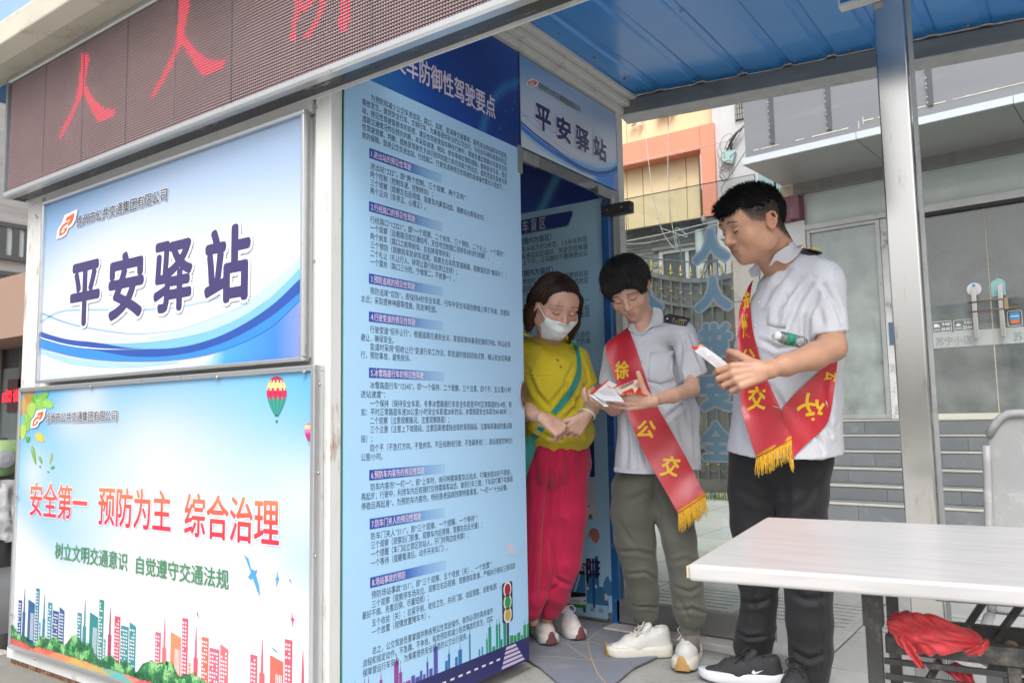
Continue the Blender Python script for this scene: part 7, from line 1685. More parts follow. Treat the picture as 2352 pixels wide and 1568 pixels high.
# placket, collar band, buttons, shoulder seams
def ribbon(name, par, m, tree, c1, c2, lift, dmax, n=30, k=4, both=True, thick=.0016):
 """strip of cloth between two picture curves, lying on what is behind it"""
 A_, B_ = bez(c1, n), bez(c2, n); q = min(len(A_), len(B_)); rows = []
 for i in range(q):
  r = []
  for j in range(k+1):
   t = j/k; x = A_[i][0]*(1-t)+B_[i][0]*t; y = A_[i][1]*(1-t)+B_[i][1]*t; dd = dmax[0]+(dmax[1]-dmax[0])*i/(q-1) if isinstance(dmax, tuple) else dmax
   r.append(cast(tree, x, y, dd, lift))
  rows.append(r)
 for _ in range(2):
  for i in range(1, q-1): rows[i] = [(rows[i-1][j]+rows[i][j]*2+rows[i+1][j])/4 for j in range(k+1)]
 b = MB(); b.grid([[tuple(p) for p in r] for r in rows])
 vd = (CAMP-rows[0][0]).normalized(); b.grid([[tuple(p-vd*thick) for p in r] for r in rows])
 return b.build(name, m, par, smooth=True)
def wv(x, y): return ((2080+.2168*x)/1.7415, (1080+.2168*y)/1.7415)
def wv2(x, y): return ((2000+.574*x)/1.7415, (1000+.574*y)/1.7415)
ribbon('placket', WO, mus, tW, [wv2(*p) for p in [(385, 690), (395, 720), (415, 790), (436, 865)]], [wv2(*p) for p in [(410, 686), (428, 716), (446, 780), (462, 860)]], .0035, 3.45)
ribbon('collar_band', WO, mus, tW, [wv2(*p) for p in [(160, 568), (240, 610), (330, 650), (395, 690)]], [wv2(*p) for p in [(160, 588), (235, 628), (320, 672), (388, 718)]], .0045, 3.5)
ribbon('collar_band', WO, mus, tW, [wv2(*p) for p in [(452, 592), (440, 630), (415, 660), (398, 690)]], [wv2(*p) for p in [(478, 600), (468, 650), (440, 690), (412, 715)]], .0045, 3.5)
for p in [(404, 765), (424, 812)]:
 c_ = cast(tW, *wv2(*p), 3.45, .007); MB().lathe(c_, tuple((CAMP-c_).normalized()), [(-.002, .0056), (.001, .006), (.002, .004)], 14).build('button', mat('button_olive', (.30, .22, .03), rough=.3), WO, smooth=True)
# bag strap and bag
TEAL = cloth_mat('teal_strap', (.012, .24, .20), rough=.6, bump=.4, bs=900)
BAG = thing('shoulder_bag', 'teal canvas crossbody bag with metal buckle worn by the woman in mustard', 'bag', J(1225, 1040, 3.4)[0])
strapL = [wv2(*p) for p in [(495, 628), (515, 668), (535, 760), (530, 860), (495, 940), (430, 1035), (352, 1128)]]; strapR = [wv2(*p) for p in [(530, 634), (550, 690), (567, 780), (565, 870), (540, 950), (480, 1045), (392, 1145)]]
ribbon('strap', BAG, TEAL, tW, strapL, strapR, .006, 3.45, n=48)
wv3 = lambda x, y: ((2080+.2041*x)/1.7415, (1580+.2041*y)/1.7415)
ribbon('strap', BAG, TEAL, tW, [wv3(*p) for p in [(395, 570), (360, 610), (325, 665)]], [wv3(*p) for p in [(470, 640), (478, 690), (425, 745)]], .008, 3.40, n=10)
ribbon('strap', BAG, TEAL, tW, [wv3(*p) for p in [(265, 740), (225, 800), (175, 850)]], [wv3(*p) for p in [(375, 785), (330, 850), (265, 895)]], .008, 3.40, n=10)
bk = mat('buckle_metal', (.6, .58, .55), rough=.2, metal=1.0)
def ringp(pts, d, r, par, nm, m): q = [J(*wv3(*p), d)[0] for p in pts]; q.append(q[0]); return MB().tube([Vector(p) for p in q], r, 6).build(nm, m, par, smooth=True)
ringp([(345, 590), (365, 585), (480, 645), (480, 690), (445, 740), (330, 685), (325, 640)], 3.365, .0016, BAG, 'buckle', bk); ringp([(300, 655), (265, 740), (385, 795), (420, 745)], 3.37, .0016, BAG, 'buckle', bk)
b = MB(); rows = []
for t, xl, xr, y in [(0, 1196, 1222, 1003), (.1, 1196, 1229, 1012), (.3, 1196, 1232, 1030), (.6, 1194, 1221, 1060), (.85, 1192, 1211, 1090), (1, 1190, 1206, 1108)]:
 r = []
 for j in range(17):
  a = 2*math.pi*j/16; cx_ = (xl+xr)/2-8; hw_ = (xr-xl)/2+8; px = cx_+hw_*math.cos(a); r.append(tuple(atd(px, y, 3.43-.045*math.sin(a)*math.sin(math.pi*min(1, max(.12, t+.1)))-.004*math.sin(a*6+t*9))))
 rows.append(r)
b.grid(rows); b.build('bag_body', TEAL, BAG, smooth=True)
# trousers
mag = cloth_mat('magenta_crepe', (.44, .004, .052), var=.06, bump=.25)
G = Field((-2.45, 2.55, .07), (-1.60, 3.60, 1.02), .0045)
G.seg(J(1275, 1000, 3.58)[0], J(1275, 1060, 3.58)[0], .120, .134, .03, u=RT, su=1.18)
Lf = [J(1306, 1070, 3.56, 45), J(1302, 1180, 3.55, 47), J(1290, 1290, 3.55, 43), J(1272, 1360, 3.56, 35), J(1262, 1392, 3.57, 27)]; Rf = [J(1240, 1070, 3.58, 45), J(1236, 1180, 3.56, 45), J(1232, 1290, 3.52, 40), J(1222, 1370, 3.49, 30), J(1220, 1400, 3.48, 24)]
limb(G, Lf, .015); limb(G, Rf, .015)
Pg, Qg = G.mesh(2); Ng = vnormals(Pg, Qg); zz = Pg[:, 2]
fold = .0050*ridge(Pg, 13, 20, (1, 1, .12))+.0030*wave(Pg, 14, 60, (1, 1, .10))*np.clip((zz-.55)/.4, 0, 1)+.004*ridge(Pg, 17, 24, (.6, .6, 1))*np.clip((.40-zz)/.2, 0, 1)
fold += creases(Pg, Ng, [([(1273, 1025), (1262, 1120), (1250, 1230), (1246, 1310), (1240, 1380)], 3.45, .014, .020), ([(1300, 1022), (1306, 1100), (1300, 1180)], 3.45, .012, .010), ([(1332, 1022), (1338, 1110)], 3.45, .010, .008), ([(1228, 1025), (1232, 1120)], 3.45, .012, .010), ([(1262, 1240), (1275, 1330), (1310, 1350)], 3.45, .012, .012),
 ([(1285, 1340), (1262, 1370)], 3.45, .010, .010), ([(1290, 1200), (1300, 1290)], 3.45, .014, .008)])
Pg = Pg+Ng*fold[:, None]; solid('trousers', Pg, Qg, mag, WO)
# mask: shell over the lower face
MSK = mat('white_mask_paper', (.66, .70, .70), rough=.8, var=.03, bump=.12, bscale=400, sheen=.2)
rows = []; nr, nc = 22, 26
for i in range(nr+1):
 t = i/nr; r = []
 for j in range(nc+1):
  s_ = -1+2*j/nc; z = -.030-.085*t+.012*abs(s_)**2*(1-2*t)*.6; x = s_*(.066-.020*max(0, t-.45)/.55)
  p = F.march(hW.W(x/1.0, .17, z), -hW.A[:, 1]); loc = (p-hW.c)@hW.A/hW.s
  yy = max(loc[1], .084-.9*s_*s_*.05-.05*max(0, t-.6)**1.6-(.010 if t < .1 else 0))
  lift = .006+.010*math.sin(math.pi*t)*(1-s_*s_)+.0014*math.sin(t*math.pi*6)*(t < .75)*(1-abs(s_)**3)+.0015*math.sin(s_*9+t*7)
  r.append(hW.c+hW.A@(np.array([loc[0], yy+lift, z])*hW.s))
 rows.append(r)
for _ in range(2):
 R2_ = [[q for q in r] for r in rows]
 for i in range(1, nr):
  for j in range(1, nc): R2_[i][j] = (rows[i-1][j]+rows[i+1][j]+rows[i][j-1]+rows[i][j+1]+rows[i][j]*2)/6
 rows = R2_
b = MB(); b.grid([[tuple(p) for p in r] for r in rows]); mk = b.build('face_mask', MSK, WO, smooth=True)
for q, j0 in ((-1, 0), (1, nc)):
 ear = hW.W(q*.083, -.014, .024); ear2 = hW.W(q*.084, -.022, -.030)
 for e, i0 in ((ear, 1), (ear2, nr-4)):
  MB().tube([Vector(rows[i0][j0]), Vector((rows[i0][j0]+e)/2+hW.A[:, 0]*q*.004), Vector(e)], .0016, 6).build('ear_loop', MSK, mk, smooth=True)
# bob haircut
HW_ = hair_mat('brown_bob', (.032, .016, .011))
HW2 = hair_mat('brown_bob_ends', (.085, .030, .018))
def bob():
 h = hW; G = Field(h.c-np.array([.20, .20, .25]), h.c+np.array([.20, .20, .19]), .0030)
 g = lambda x, y, z: h.W(x/h.wide, y, z)
 G.ell(g(0, -.018, .040), np.array([.090, .104, .092])*h.s, h.A, .01)
 for q in (-1, 1):
  G.seg(g(q*.070, -.030, .03), g(q*.086, -.030, -.055), .032*h.s, .028*h.s, .03); G.seg(g(q*.086, -.030, -.055), g(q*.084, -.022, -.105), .028*h.s, .014*h.s, .02)
  G.seg(g(q*.045, -.075, .0), g(q*.050, -.082, -.085), .042*h.s, .030*h.s, .03)
 G.seg(g(.074, .026, .040), g(.094, .016, -.06), .024*h.s, .021*h.s, .02); G.seg(g(.094, .016, -.06), g(.092, .012, -.135), .021*h.s, .010*h.s, .01)
 G.seg(g(-.078, .005, .055), g(-.088, -.022, -.02), .022*h.s, .022*h.s, .02)
 # open the face: parting right of centre, hair swept to her right
 G.ell(g(.002, .100, -.040), np.array([.068, .078, .100])*h.s, h.A, .006, 's'); G.ell(g(.028, .105, .030), np.array([.036, .040, .038])*h.s, h.A, .006, 's')
 G.ell(g(-.072, .056, -.045), np.array([.030, .056, .055])*h.s, h.A, .006, 's'); G.ell(g(-.088, .020, -.012), np.array([.024, .026, .038])*h.s, h.A, .006, 's')
 P, Q = G.mesh(1); N_ = vnormals(P, Q); L_ = (P-h.c)@h.A/h.s
 ang = np.arctan2(L_[:, 1]+.02, L_[:, 0]-.02)
 P = P+N_*(.0018*np.sin(ang*46+6*np.sin(L_[:, 2]*20))+.0022*wave(P, 4, 40))[:, None]
 # parting groove
 d_ = np.exp(-((L_[:, 0]-.022+.12*(L_[:, 1]-.05)*.3)/.004)**2)*(L_[:, 2] > .07)*(L_[:, 1] > -.04); P = P-N_*(.004*d_)[:, None]
 o = solid('hair', P, Q, HW_, WO)
 r_ = np.random.default_rng(4); out = (N_*(P-h.W(0, -.02, .02))).sum(1) > .03; ok = np.nonzero(out & ~((L_[:, 1] > .05) & (L_[:, 2] < .045)))[0]
 pick = r_.choice(ok, 5200); R_, D0, L2 = P[pick], N_[pick], L_[pick]
 part = np.array([.024, .03, .10]); dl = L2-part; dl[:, 2] = -np.abs(dl[:, 2])*.8-.05; dl[:, 1] *= np.where(L2[:, 1] > .0, .25, 1.0); dl /= np.linalg.norm(dl, axis=1)[:, None]
 Dw = dl@h.A.T; Dw = Dw-D0*(Dw*D0).sum(1)[:, None]; Dw /= np.maximum(np.linalg.norm(Dw, axis=1), 1e-6)[:, None]
 up = L2[:, 2] > .0
 strands('hair_locks', WO, HW_, R_[up], Dw[up], .085, r=.0010, seg=7, droop=-h.A[:, 2], dr=.8, curlv=.04, seed=5, hug=G, off=.0006, spread=.0016)
 strands('hair_ends', WO, HW2, R_[~up], Dw[~up], .060, r=.0010, seg=5, droop=-h.A[:, 2], dr=1.2, curlv=.05, seed=6, hug=G, off=.0006, spread=.0018)
bob()
fl = lambda x, y: J(*wv(x, y), 3.34)[0]
MB().tube([Vector(J(*wv(*p), dd)[0]) for p, dd in [((760, 485), 3.375), ((725, 600), 3.345), ((690, 690), 3.34), ((640, 760), 3.345), ((560, 830), 3.36), ((480, 868), 3.39)]], .0006, 5).build('loose_hair', HW2, WO)
# bangle
BG = thing('bangle', 'pale jade bangle on the left wrist of the woman in mustard', 'bangle', J(1347, 952, 3.3)[0])
c_ = J(1349, 951, 3.285)[0]; ax_ = Vector(np.array(J(1352, 945, 3.38)[0])-np.array(J(1338, 960, 3.24)[0])).normalized()
torus(c_, .0325, .0042, tuple(Vector(cd(.40, .60, -.45))), 40, 12).build('ring_band', mat('pale_jade', (.62, .60, .44), rough=.12, var=.15, vscale=30, coat=.5, sss=.2), BG, smooth=True)
# shoes
PINKM = mat('pale_pink_mesh', (.70, .62, .60), rough=.9, var=.08, bump=.6, bscale=700); WSOL = mat('white_foam', (.66, .65, .62), rough=.6, var=.05, dirt=((.4, .38, .34), .12, 30)); MARO = mat('maroon_rubber', (.15, .05, .05), rough=.6, bump=.3); WLACE = mat('white_lace', (.62, .62, .66), rough=.9, bump=.3)
def shoe_at(par, toepx, heelpx, z, L_=None, **k):
 t, h_ = onz(*toepx, z), onz(*heelpx, z)
 if L_: d = (h_-t).normalized(); h_ = t+d*L_
 return shoe(par, 'sneaker', t, h_, z, **k)
shoe_at(WO, (1336, 1472), (1240, 1420), .014, .245, upper=PINKM, sole=WSOL, toecap=MARO, lace=WLACE, ht=.095, w_=.046)
shoe_at(WO, (1268, 1484), (1212, 1432), .014, .245, upper=PINKM, sole=WSOL, toecap=MARO, lace=WLACE, ht=.095, w_=.046)
# ---------------------------------------------------------------- shared pieces of the two uniformed men
REDS = mat('red_satin', (.46, .008, .022), rough=.38, var=.06, vscale=5, sheen=.1, bump=.05, bscale=25, spec=.7, wrinkle=.35)
YEL = mat('gold_print', (.72, .46, .015), rough=.5, var=.05); FRG = mat('gold_fringe', (.78, .44, .012), rough=.6, var=.25, vscale=90, sheen=.3); BRD = mat('orange_braid', (.62, .16, .03), rough=.6, var=.3, vscale=200)
NAVY = cloth_mat('epaulette_navy', (.022, .026, .05)); GOLDB = mat('brass_button', (.70, .52, .30), rough=.25, metal=.9)
def sash_piece(par, tree, eL, eR, dmax, lift=.005, n=60, k=10, name='sash', wob=.0028, seed=1):
 """satin strip between two picture curves lying on shirt and trousers; returns the mesh and a mapper"""
 A_, B_ = bez(eL, n), bez(eR, n); q = min(len(A_), len(B_)); rows = []
 for i in range(q):
  r = []
  for j in range(k+1):
   t = j/k; x = A_[i][0]*(1-t)+B_[i][0]*t; y = A_[i][1]*(1-t)+B_[i][1]*t; dd = dmax[0]+(dmax[1]-dmax[0])*i/(q-1)
   d = ray(x, y); l = d.length; h = tree.ray_cast(CAMP, d/l); dep = min((h[3]/l) if h[0] is not None else 99, dd)-lift
   r.append([x, y, dep])
  rows.append(r)
 D = np.array([[c[2] for c in r] for r in rows])
 for _ in range(6):
  E_ = np.pad(D, 1, mode='edge'); Sm = (E_[:-2, 1:-1]+E_[2:, 1:-1]+E_[1:-1, :-2]+E_[1:-1, 2:]+2*D)/6; D = np.minimum(Sm, D)*.6+Sm*.4
 r_ = np.random.default_rng(seed); ph = r_.uniform(0, 6, 3)
 for i in range(len(rows)):
  for j in range(k+1): D[i, j] += wob*math.sin(i*.35+j*.5+ph[0]+2*math.sin(i*.11+ph[1]))-.001
 P_ = [[atd(rows[i][j][0], rows[i][j][1], D[i, j]) for j in range(k+1)] for i in range(len(rows))]
 b = MB(); b.grid([[tuple(p) for p in r] for r in P_]); b.grid([[tuple(p+VD.normalized()*.0012) for p in r] for r in P_])
 o = b.build(name, REDS, par, smooth=True); return o, P_
def on_sash(par, sash, pixpolys=None, ch=None, cx_=0, cy_=0, w_=30, h_=30, rot=0, shear=0.0, bold=.03, name='sash_character'):
 tree = bvh([sash]); a = math.radians(rot)
 def warp(u, v, ly):
  x = cx_+(u*math.cos(a)-v*math.sin(a)); y = cy_-(u*math.sin(a)+v*math.cos(a)); d = ray(x, y); l = d.length; h = tree.ray_cast(CAMP, d/l)
  if h[0] is None:
   h = tree.find_nearest(atd(x, y, 3.0)); p = h[0]; return p-VD.normalized()*(.0008+ly*.00004)
  return h[0]-d/l*(.0010+ly*.00004)
 pl = Plane((0, 0, 0), (1, 0, 0), (0, 0, 1), (0, -1, 0))
 return text(name, par, pl, ch, -w_/2, w_/2, m=YEL, layer=1, bold=bold, vbox=(-h_/2, h_/2), shear=shear, warp=warp)
def fringe(par, P0, P1, length, n=70, seed=1, tilt=(0, 0, 0)):
 """twisted cords hanging from the braid between P0 and P1"""
 r_ = random.Random(seed); b = MB()
 for i in range(n):
  t = (i+r_.random())/n; p = P0.lerp(P1, t)+Vector((0, 0, r_.uniform(-.002, .002)))-VD.normalized()*r_.uniform(-.003, .004)
  L_ = length*r_.uniform(.80, 1.08); s1, s2 = r_.uniform(-.006, .006), r_.uniform(-.008, .008)
  b.tube([p, p+Vector((s1*.4+tilt[0]*.3, s2*.3, -L_*.33)), p+Vector((s1+tilt[0]*.7, s2, -L_*.68)), p+Vector((s2*.8+tilt[0], s1, -L_))], [.0016, .0015, .0013, .0009], 5)
 tag(b.build('fringe', FRG, par, smooth=True), kind='stuff')
 for k, m_ in ((0, BRD), (.006, FRG), (.011, BRD)):
  up = Vector((0, 0, 1))*k; b = MB(); b.tube([P0+up-VD.normalized()*.003, P0.lerp(P1, .5)+up-VD.normalized()*.0035, P1+up-VD.normalized()*.003], .0028, 6); b.build('braid', m_, par, smooth=True)
def patch(par, name, m, tree, pts, lift, dmax, thick=.003, sub=1):
 """flat cloth piece with a picture outline, laid on the garment"""
 n = len(pts); cx_ = sum(p[0] for p in pts)/n; cy_ = sum(p[1] for p in pts)/n; b = MB(); rings = []
 q = []
 for i in range(n):
  for k in range(4): t = k/4; a, c = pts[i], pts[(i+1) % n]; q.append((a[0]*(1-t)+c[0]*t, a[1]*(1-t)+c[1]*t))
 for s_ in (1, .66, .33, .02): rings.append([tuple(cast(tree, cx_+(x-cx_)*s_, cy_+(y-cy_)*s_, dmax, lift)) for x, y in q])
 bot = [tuple(cast(tree, x, y, dmax, lift-thick)) for x, y in q]
 b.grid([bot]+rings, closed=True); return b.build(name, m, par, smooth=True)
def epaulette(par, tree, pts, dmax, fr, rng_=None):
 """navy shoulder board with brass button and gold stripes; fr maps (u,v) in 0..1 to the picture"""
 e = patch(par, 'epaulette', NAVY, tree, pts, .010, dmax, .006)
 t2 = bvh([e])
 c_ = cast(t2, *fr(.17, .5), dmax, .002); MB().lathe(c_, tuple((CAMP-c_).normalized()+Vector((0, 0, .8))), [(-.002, .0070), (.003, .0065), (.005, .003)], 14).build('button', GOLDB, e, smooth=True)
 for k in range(4):
  u = .62+.085*k
  for (a, b_) in (((u+.05, .08), (u-.045, .5)), ((u-.045, .5), (u-.02, .92))):
   b = MB(); p, q = cast(t2, *fr(*a), dmax, .0015), cast(t2, *fr(*b_), dmax, .0015); b.tube([p, q], .0015, 5); b.build('gold_stripe', YEL, e)
 b = MB(); q = [cast(t2, *fr(*p), dmax, .0015) for p in [(.40, .2), (.46, .3), (.38, .5), (.45, .6), (.40, .8)]]; b.tube(q, .0016, 5); b.build('gold_emblem', YEL, e)
 return e
# ================================================================ YOUNGER MAN READING THE BOOKLET
MA = thing('person', 'slim young man in white uniform shirt and olive trousers looking down at open booklets', 'person', (-1.5, 3.15, .0), 0)
F = Field((-2.02, 2.40, .02), (-1.10, 3.50, 1.74), .0031)
hM = Head(F, headframe(1443, 664, 3.37, -24, 30, -13, 1.03), wide=1.0, jaw=.93, nose=1.0, smile=.0025, cheek=.95)
nbM = J(1484, 768, 3.42, 28)
F.seg(hM.W(0, -.02, -.05), nbM[0], .053, .056, .02); F.seg(nbM[0], J(1492, 800, 3.42)[0], .056, .07, .03, u=RT, su=1.3)
limb(F, [J(1488, 790, 3.42, 24), J(1420, 802, 3.48, 18)], .03); limb(F, [J(1488, 778, 3.42, 24), J(1562, 770, 3.32, 19)], .03)
F.seg(J(1492, 830, 3.42)[0], J(1510, 1070, 3.42)[0], .085, .09, .03, u=RT, su=1.3)
limb(F, [J(1572, 785, 3.29, 20), J(1590, 850, 3.25, 18.5), J(1588, 893, 3.20, 17)], .02); limb(F, [J(1588, 893, 3.20, 17), J(1545, 908, 3.10, 16), J(1493, 921, 3.00, 12)], .02)
hand(F, J(1492, 921, 3.0)[0], cd(-.98, .02, .12), cd(.02, -.38, .92), .98, curls=[(12, 30, 15), (14, 26, 12), (16, 24, 12), (18, 24, 12)], thumb=(62, 20, 4), side=-1, spread=2)
limb(F, [J(1412, 815, 3.50, 20), J(1414, 880, 3.48, 18), J(1422, 936, 3.42, 17)], .02); limb(F, [J(1422, 936, 3.42, 17), J(1408, 938, 3.28, 14.5), J(1396, 932, 3.18, 11.5)], .02)
hand(F, J(1396, 932, 3.18)[0], cd(-.80, .10, .55), cd(-.15, -.92, .25), .88, curls=[(20, 40, 20), (24, 40, 20), (28, 40, 20), (30, 40, 20)], thumb=(50, 20, 10), side=-1)
limb(F, [J(1456, 1100, 3.42, 30), J(1470, 1290, 3.42, 22), J(1483, 1440, 3.45, 13), J(1486, 1478, 3.45, 12)], .02); limb(F, [J(1545, 1100, 3.40, 30), J(1568, 1290, 3.30, 22), J(1584, 1440, 3.28, 11), J(1586, 1490, 3.28, 10)], .02)
Pm, Qm = F.mesh(1); Nm = vnormals(Pm, Qm); BASEM = (.58, .345, .25)
solid('body', Pm, Qm, SKIN, MA, skin_cols(hM, Pm, Nm, BASEM, lip=(.42, .15, .15), blush=.15)); FM = F
face_lines(hM, MA, bz=.027, arch=.003, lash_r=.0017, brow_r=.0036)
HRM = hair_mat('black_hair', (.018, .016, .015)); HRM2 = hair_mat('black_hair_light', (.030, .026, .024))
def mophair():
 h = hM; G = Field(h.c-np.array([.2, .2, .2]), h.c+np.array([.2, .2, .22]), .0030); g = lambda x, y, z: h.W(x, y, z)
 G.ell(g(0, -.010, .046), np.array([.096, .112, .092])*h.s, h.A, .01); G.seg(g(-.045, .080, .072), g(.045, .080, .072), .024, .022, .02); G.seg(g(-.055, .088, .056), g(-.01, .098, .060), .013, .012, .015)
 G.ell(g(0, -.060, .000), np.array([.078, .052, .062])*h.s, h.A, .02)
 for q in (-1, 1): G.seg(g(q*.070, .0, .03), g(q*.074, .012, -.012), .014, .006, .01)
 G.ell(g(.012, .122, -.020), np.array([.086, .088, .086])*h.s, h.A, .006, 's');
 for q in (-1, 1): G.ell(g(q*.090, .002, -.016), np.array([.026, .044, .050])*h.s, h.A, .005, 's')
 P, Q = G.mesh(1); N_ = vnormals(P, Q); P = P+N_*(.0035*wave(P, 6, 45)+.0015*wave(P, 8, 130))[:, None]; solid('hair', P, Q, HRM, MA); L_ = (P-h.c)@h.A/h.s
 out = (N_*(P-h.W(0, -.01, .02))).sum(1) > .02; ok = np.nonzero(out)[0]; r_ = np.random.default_rng(8); pick = r_.choice(ok, 5200); R_, L2 = P[pick], L_[pick]
 whorl = np.array([-.01, -.06, .13]); dl = L2-whorl; dl[:, 2] = -np.abs(dl[:, 2])*.8-.02; dl[:, 1] += .03; dl[:, 0] += .010*np.sin(L2[:, 1]*60); dl /= np.linalg.norm(dl, axis=1)[:, None]; D = dl@h.A.T
 strands('hair_locks', MA, HRM, R_, D, .055, r=.0010, seg=6, droop=-h.A[:, 2], dr=.5, curlv=.09, seed=8, hug=G, off=.0015, spread=.0035)
 p2 = r_.choice(ok, 900); strands('hair_highlights', MA, HRM2, P[p2], D[:900]*0+(dl[r_.integers(0, len(dl), 900)]@h.A.T), .045, r=.0008, seg=6, droop=-h.A[:, 2], dr=.4, curlv=.10, seed=9, hug=G, off=.004, spread=.004)
 p3 = r_.choice(ok, 170); strands('stray_hair', MA, HRM, P[p3], N_[p3]*.5+dl[r_.integers(0, len(dl), 170)]@h.A.T, .035, r=.0004, seg=6, droop=-h.A[:, 2], dr=.9, curlv=.25, seed=31, nrms=N_[p3])
 # fringe over the brow
 n = 420; x = r_.uniform(-.060, .058, n); R3 = np.array([h.W(a, .098-abs(a)*.45, .066+r_.uniform(-.006, .010)) for a in x]); D3 = np.tile(-h.A[:, 2]*1.0+h.A[:, 1]*.12, (n, 1))+np.outer(x*3.5-.1, h.A[:, 0])
 ln = np.where(x < -.0, .024, .012)
 strands('fringe_locks', MA, HRM, R3, D3, ln, r=.0011, seg=5, droop=-h.A[:, 2], dr=.3, curlv=.10, seed=10, nrms=np.tile(h.A[:, 1], (n, 1)), spread=0)
 for q in (-1, 1):
  n = 160; R4 = np.array([h.W(q*(.074+.003*r_.random()), .012+.018*r_.random(), .018+.025*r_.random()) for _ in range(n)])
  strands('sideburn_locks', MA, HRM, R4, np.tile(-h.A[:, 2]+h.A[:, 1]*.1, (n, 1)), .030, r=.0009, seg=4, droop=-h.A[:, 2], dr=.3, curlv=.08, seed=12, nrms=np.tile(h.A[:, 0]*q, (n, 1)))
mophair()
MB().lathe(hM.surf(.040, -.030, lift=.0), tuple(-VD), [(0, .0012), (.0006, .0008)], 8).build('mole', LASH, MA)
# shirt
G = Field((-2.00, 2.75, .76), (-1.12, 3.50, 1.56), .0040)
G.seg(J(1485, 792, 3.42)[0], J(1490, 850, 3.42)[0], .082, .110, .03, u=RT, su=1.36); limb(G, [J(1484, 785, 3.42, 24), J(1418, 806, 3.48, 24)], .04); limb(G, [J(1490, 770, 3.40, 24), J(1562, 764, 3.31, 27)], .04)
G.seg(J(1490, 850, 3.42)[0], J(1512, 950, 3.42)[0], .118, .118, .03, u=RT, su=1.34); G.seg(J(1512, 950, 3.42)[0], J(1511, 1090, 3.42)[0], .118, .128, .03, u=RT, su=1.43)
hp = J(1510, 1083, 3.3)[0]; G.plane_cut(hp, (0, 0, -1))
G.seg(J(1570, 768, 3.30)[0], J(1599, 880, 3.245)[0], 28*3.3/F_PX, 32*3.25/F_PX, .025, cut=(J(1594, 864, 3.25)[0], np.array(cd(.37, -.93, 0))))
G.seg(J(1412, 808, 3.50)[0], J(1403, 900, 3.46)[0], 26*3.5/F_PX, 30*3.46/F_PX, .025, cut=(J(1404, 885, 3.47)[0], np.array(cd(-.12, -.99, 0))))
G.seg(hM.W(0, -.01, -.07), J(1483, 750, 3.40)[0], .054, .052, .006, op='s'); G.seg(J(1478, 745, 3.34)[0], J(1472, 766, 3.28)[0], .030, .006, .006, op='s')
Pg, Qg = G.mesh(2); Ng = vnormals(Pg, Qg); zz = Pg[:, 2]; low = np.clip((1.0-zz)/.2, 0, 1)
fold = .0030*ridge(Pg, 23, 16, (1, 1, .4))*(.5+.5*low)+.0012*wave(Pg, 25, 70, (1, 1, .5))
fold += creases(Pg, Ng, [([(1560, 790), (1552, 850), (1566, 900), (1580, 960)], 3.3, .008, .012), ([(1540, 900), (1575, 880), (1590, 872)], 3.3, .008, .009), ([(1530, 960), (1570, 930), (1600, 905)], 3.3, .012, .011), ([(1595, 930), (1600, 1000), (1603, 1070)], 3.3, .010, .010), ([(1560, 960), (1575, 1030), (1580, 1075)], 3.3, .013, .010),
 ([(1440, 960), (1445, 1020), (1440, 1080)], 3.3, .010, .010), ([(1455, 980), (1462, 1040), (1462, 1085)], 3.3, .008, .010), ([(1585, 770), (1600, 820), (1612, 850)], 3.25, .008, .008), ([(1575, 775), (1580, 810)], 3.25, .007, .007), ([(1425, 830), (1450, 870), (1480, 890)], 3.3, .010, .008), ([(1500, 895), (1530, 930)], 3.3, .010, .007), ([(1470, 990), (1490, 1085)], 3.3, .010, .009)])
Pg = Pg+Ng*fold[:, None]; shM = solid('shirt', Pg, Qg, SHIRT, MA)
# trousers
OLV = cloth_mat('olive_twill', (.095, .092, .072), var=.05, bump=.35, bs=900)
G = Field((-2.00, 2.75, .12), (-1.12, 3.60, .98), .0042)
limb(G, [J(1470, 1088, 3.43, 42), J(1455, 1120, 3.42, 48), J(1454, 1177, 3.42, 50), J(1458, 1238, 3.42, 46), J(1470, 1306, 3.41, 39), J(1478, 1357, 3.42, 34), J(1482, 1404, 3.44, 31)], .015)
limb(G, [J(1545, 1088, 3.40, 44), J(1548, 1120, 3.38, 47), J(1547, 1177, 3.36, 46), J(1560, 1238, 3.31, 39), J(1568, 1289, 3.29, 35), J(1576, 1340, 3.28, 36), J(1584, 1395, 3.28, 38), J(1586, 1412, 3.28, 34)], .015)
G.seg(J(1475, 1085, 3.42)[0], J(1540, 1085, 3.40)[0], .085, .085, .03)
limb(G, [J(1485, 1408, 3.44, 25), J(1485, 1430, 3.45, 23)], .004); limb(G, [J(1584, 1425, 3.28, 23), J(1584, 1446, 3.28, 22)], .004)
Pg, Qg = G.mesh(2); Ng = vnormals(Pg, Qg); zz = Pg[:, 2]
fold = .0035*ridge(Pg, 33, 15, (1, 1, .5))
fold += creases(Pg, Ng, [([(1500, 1095), (1512, 1180), (1503, 1250)], 3.35, .010, 0.0088), ([(1420, 1270), (1460, 1262), (1500, 1275)], 3.35, .010, 0.0066), ([(1440, 1320), (1480, 1312), (1506, 1330)], 3.35, .009, 0.0066), ([(1460, 1398), (1490, 1394), (1514, 1402)], 3.35, .007, 0.0066), ([(1440, 1150), (1480, 1130), (1500, 1140)], 3.35, .012, 0.0050),
 ([(1545, 1290), (1575, 1280), (1605, 1300)], 3.25, .010, 0.0066), ([(1548, 1345), (1580, 1352), (1612, 1340)], 3.25, .010, 0.0066), ([(1552, 1400), (1585, 1390), (1620, 1405)], 3.25, .009, 0.0077), ([(1560, 1375), (1575, 1412)], 3.25, .009, 0.0055), ([(1530, 1120), (1545, 1200), (1560, 1280)], 3.25, .016, 0.0033), ([(1415, 1180), (1440, 1230), (1470, 1260)], 3.35, .012, 0.0044)])
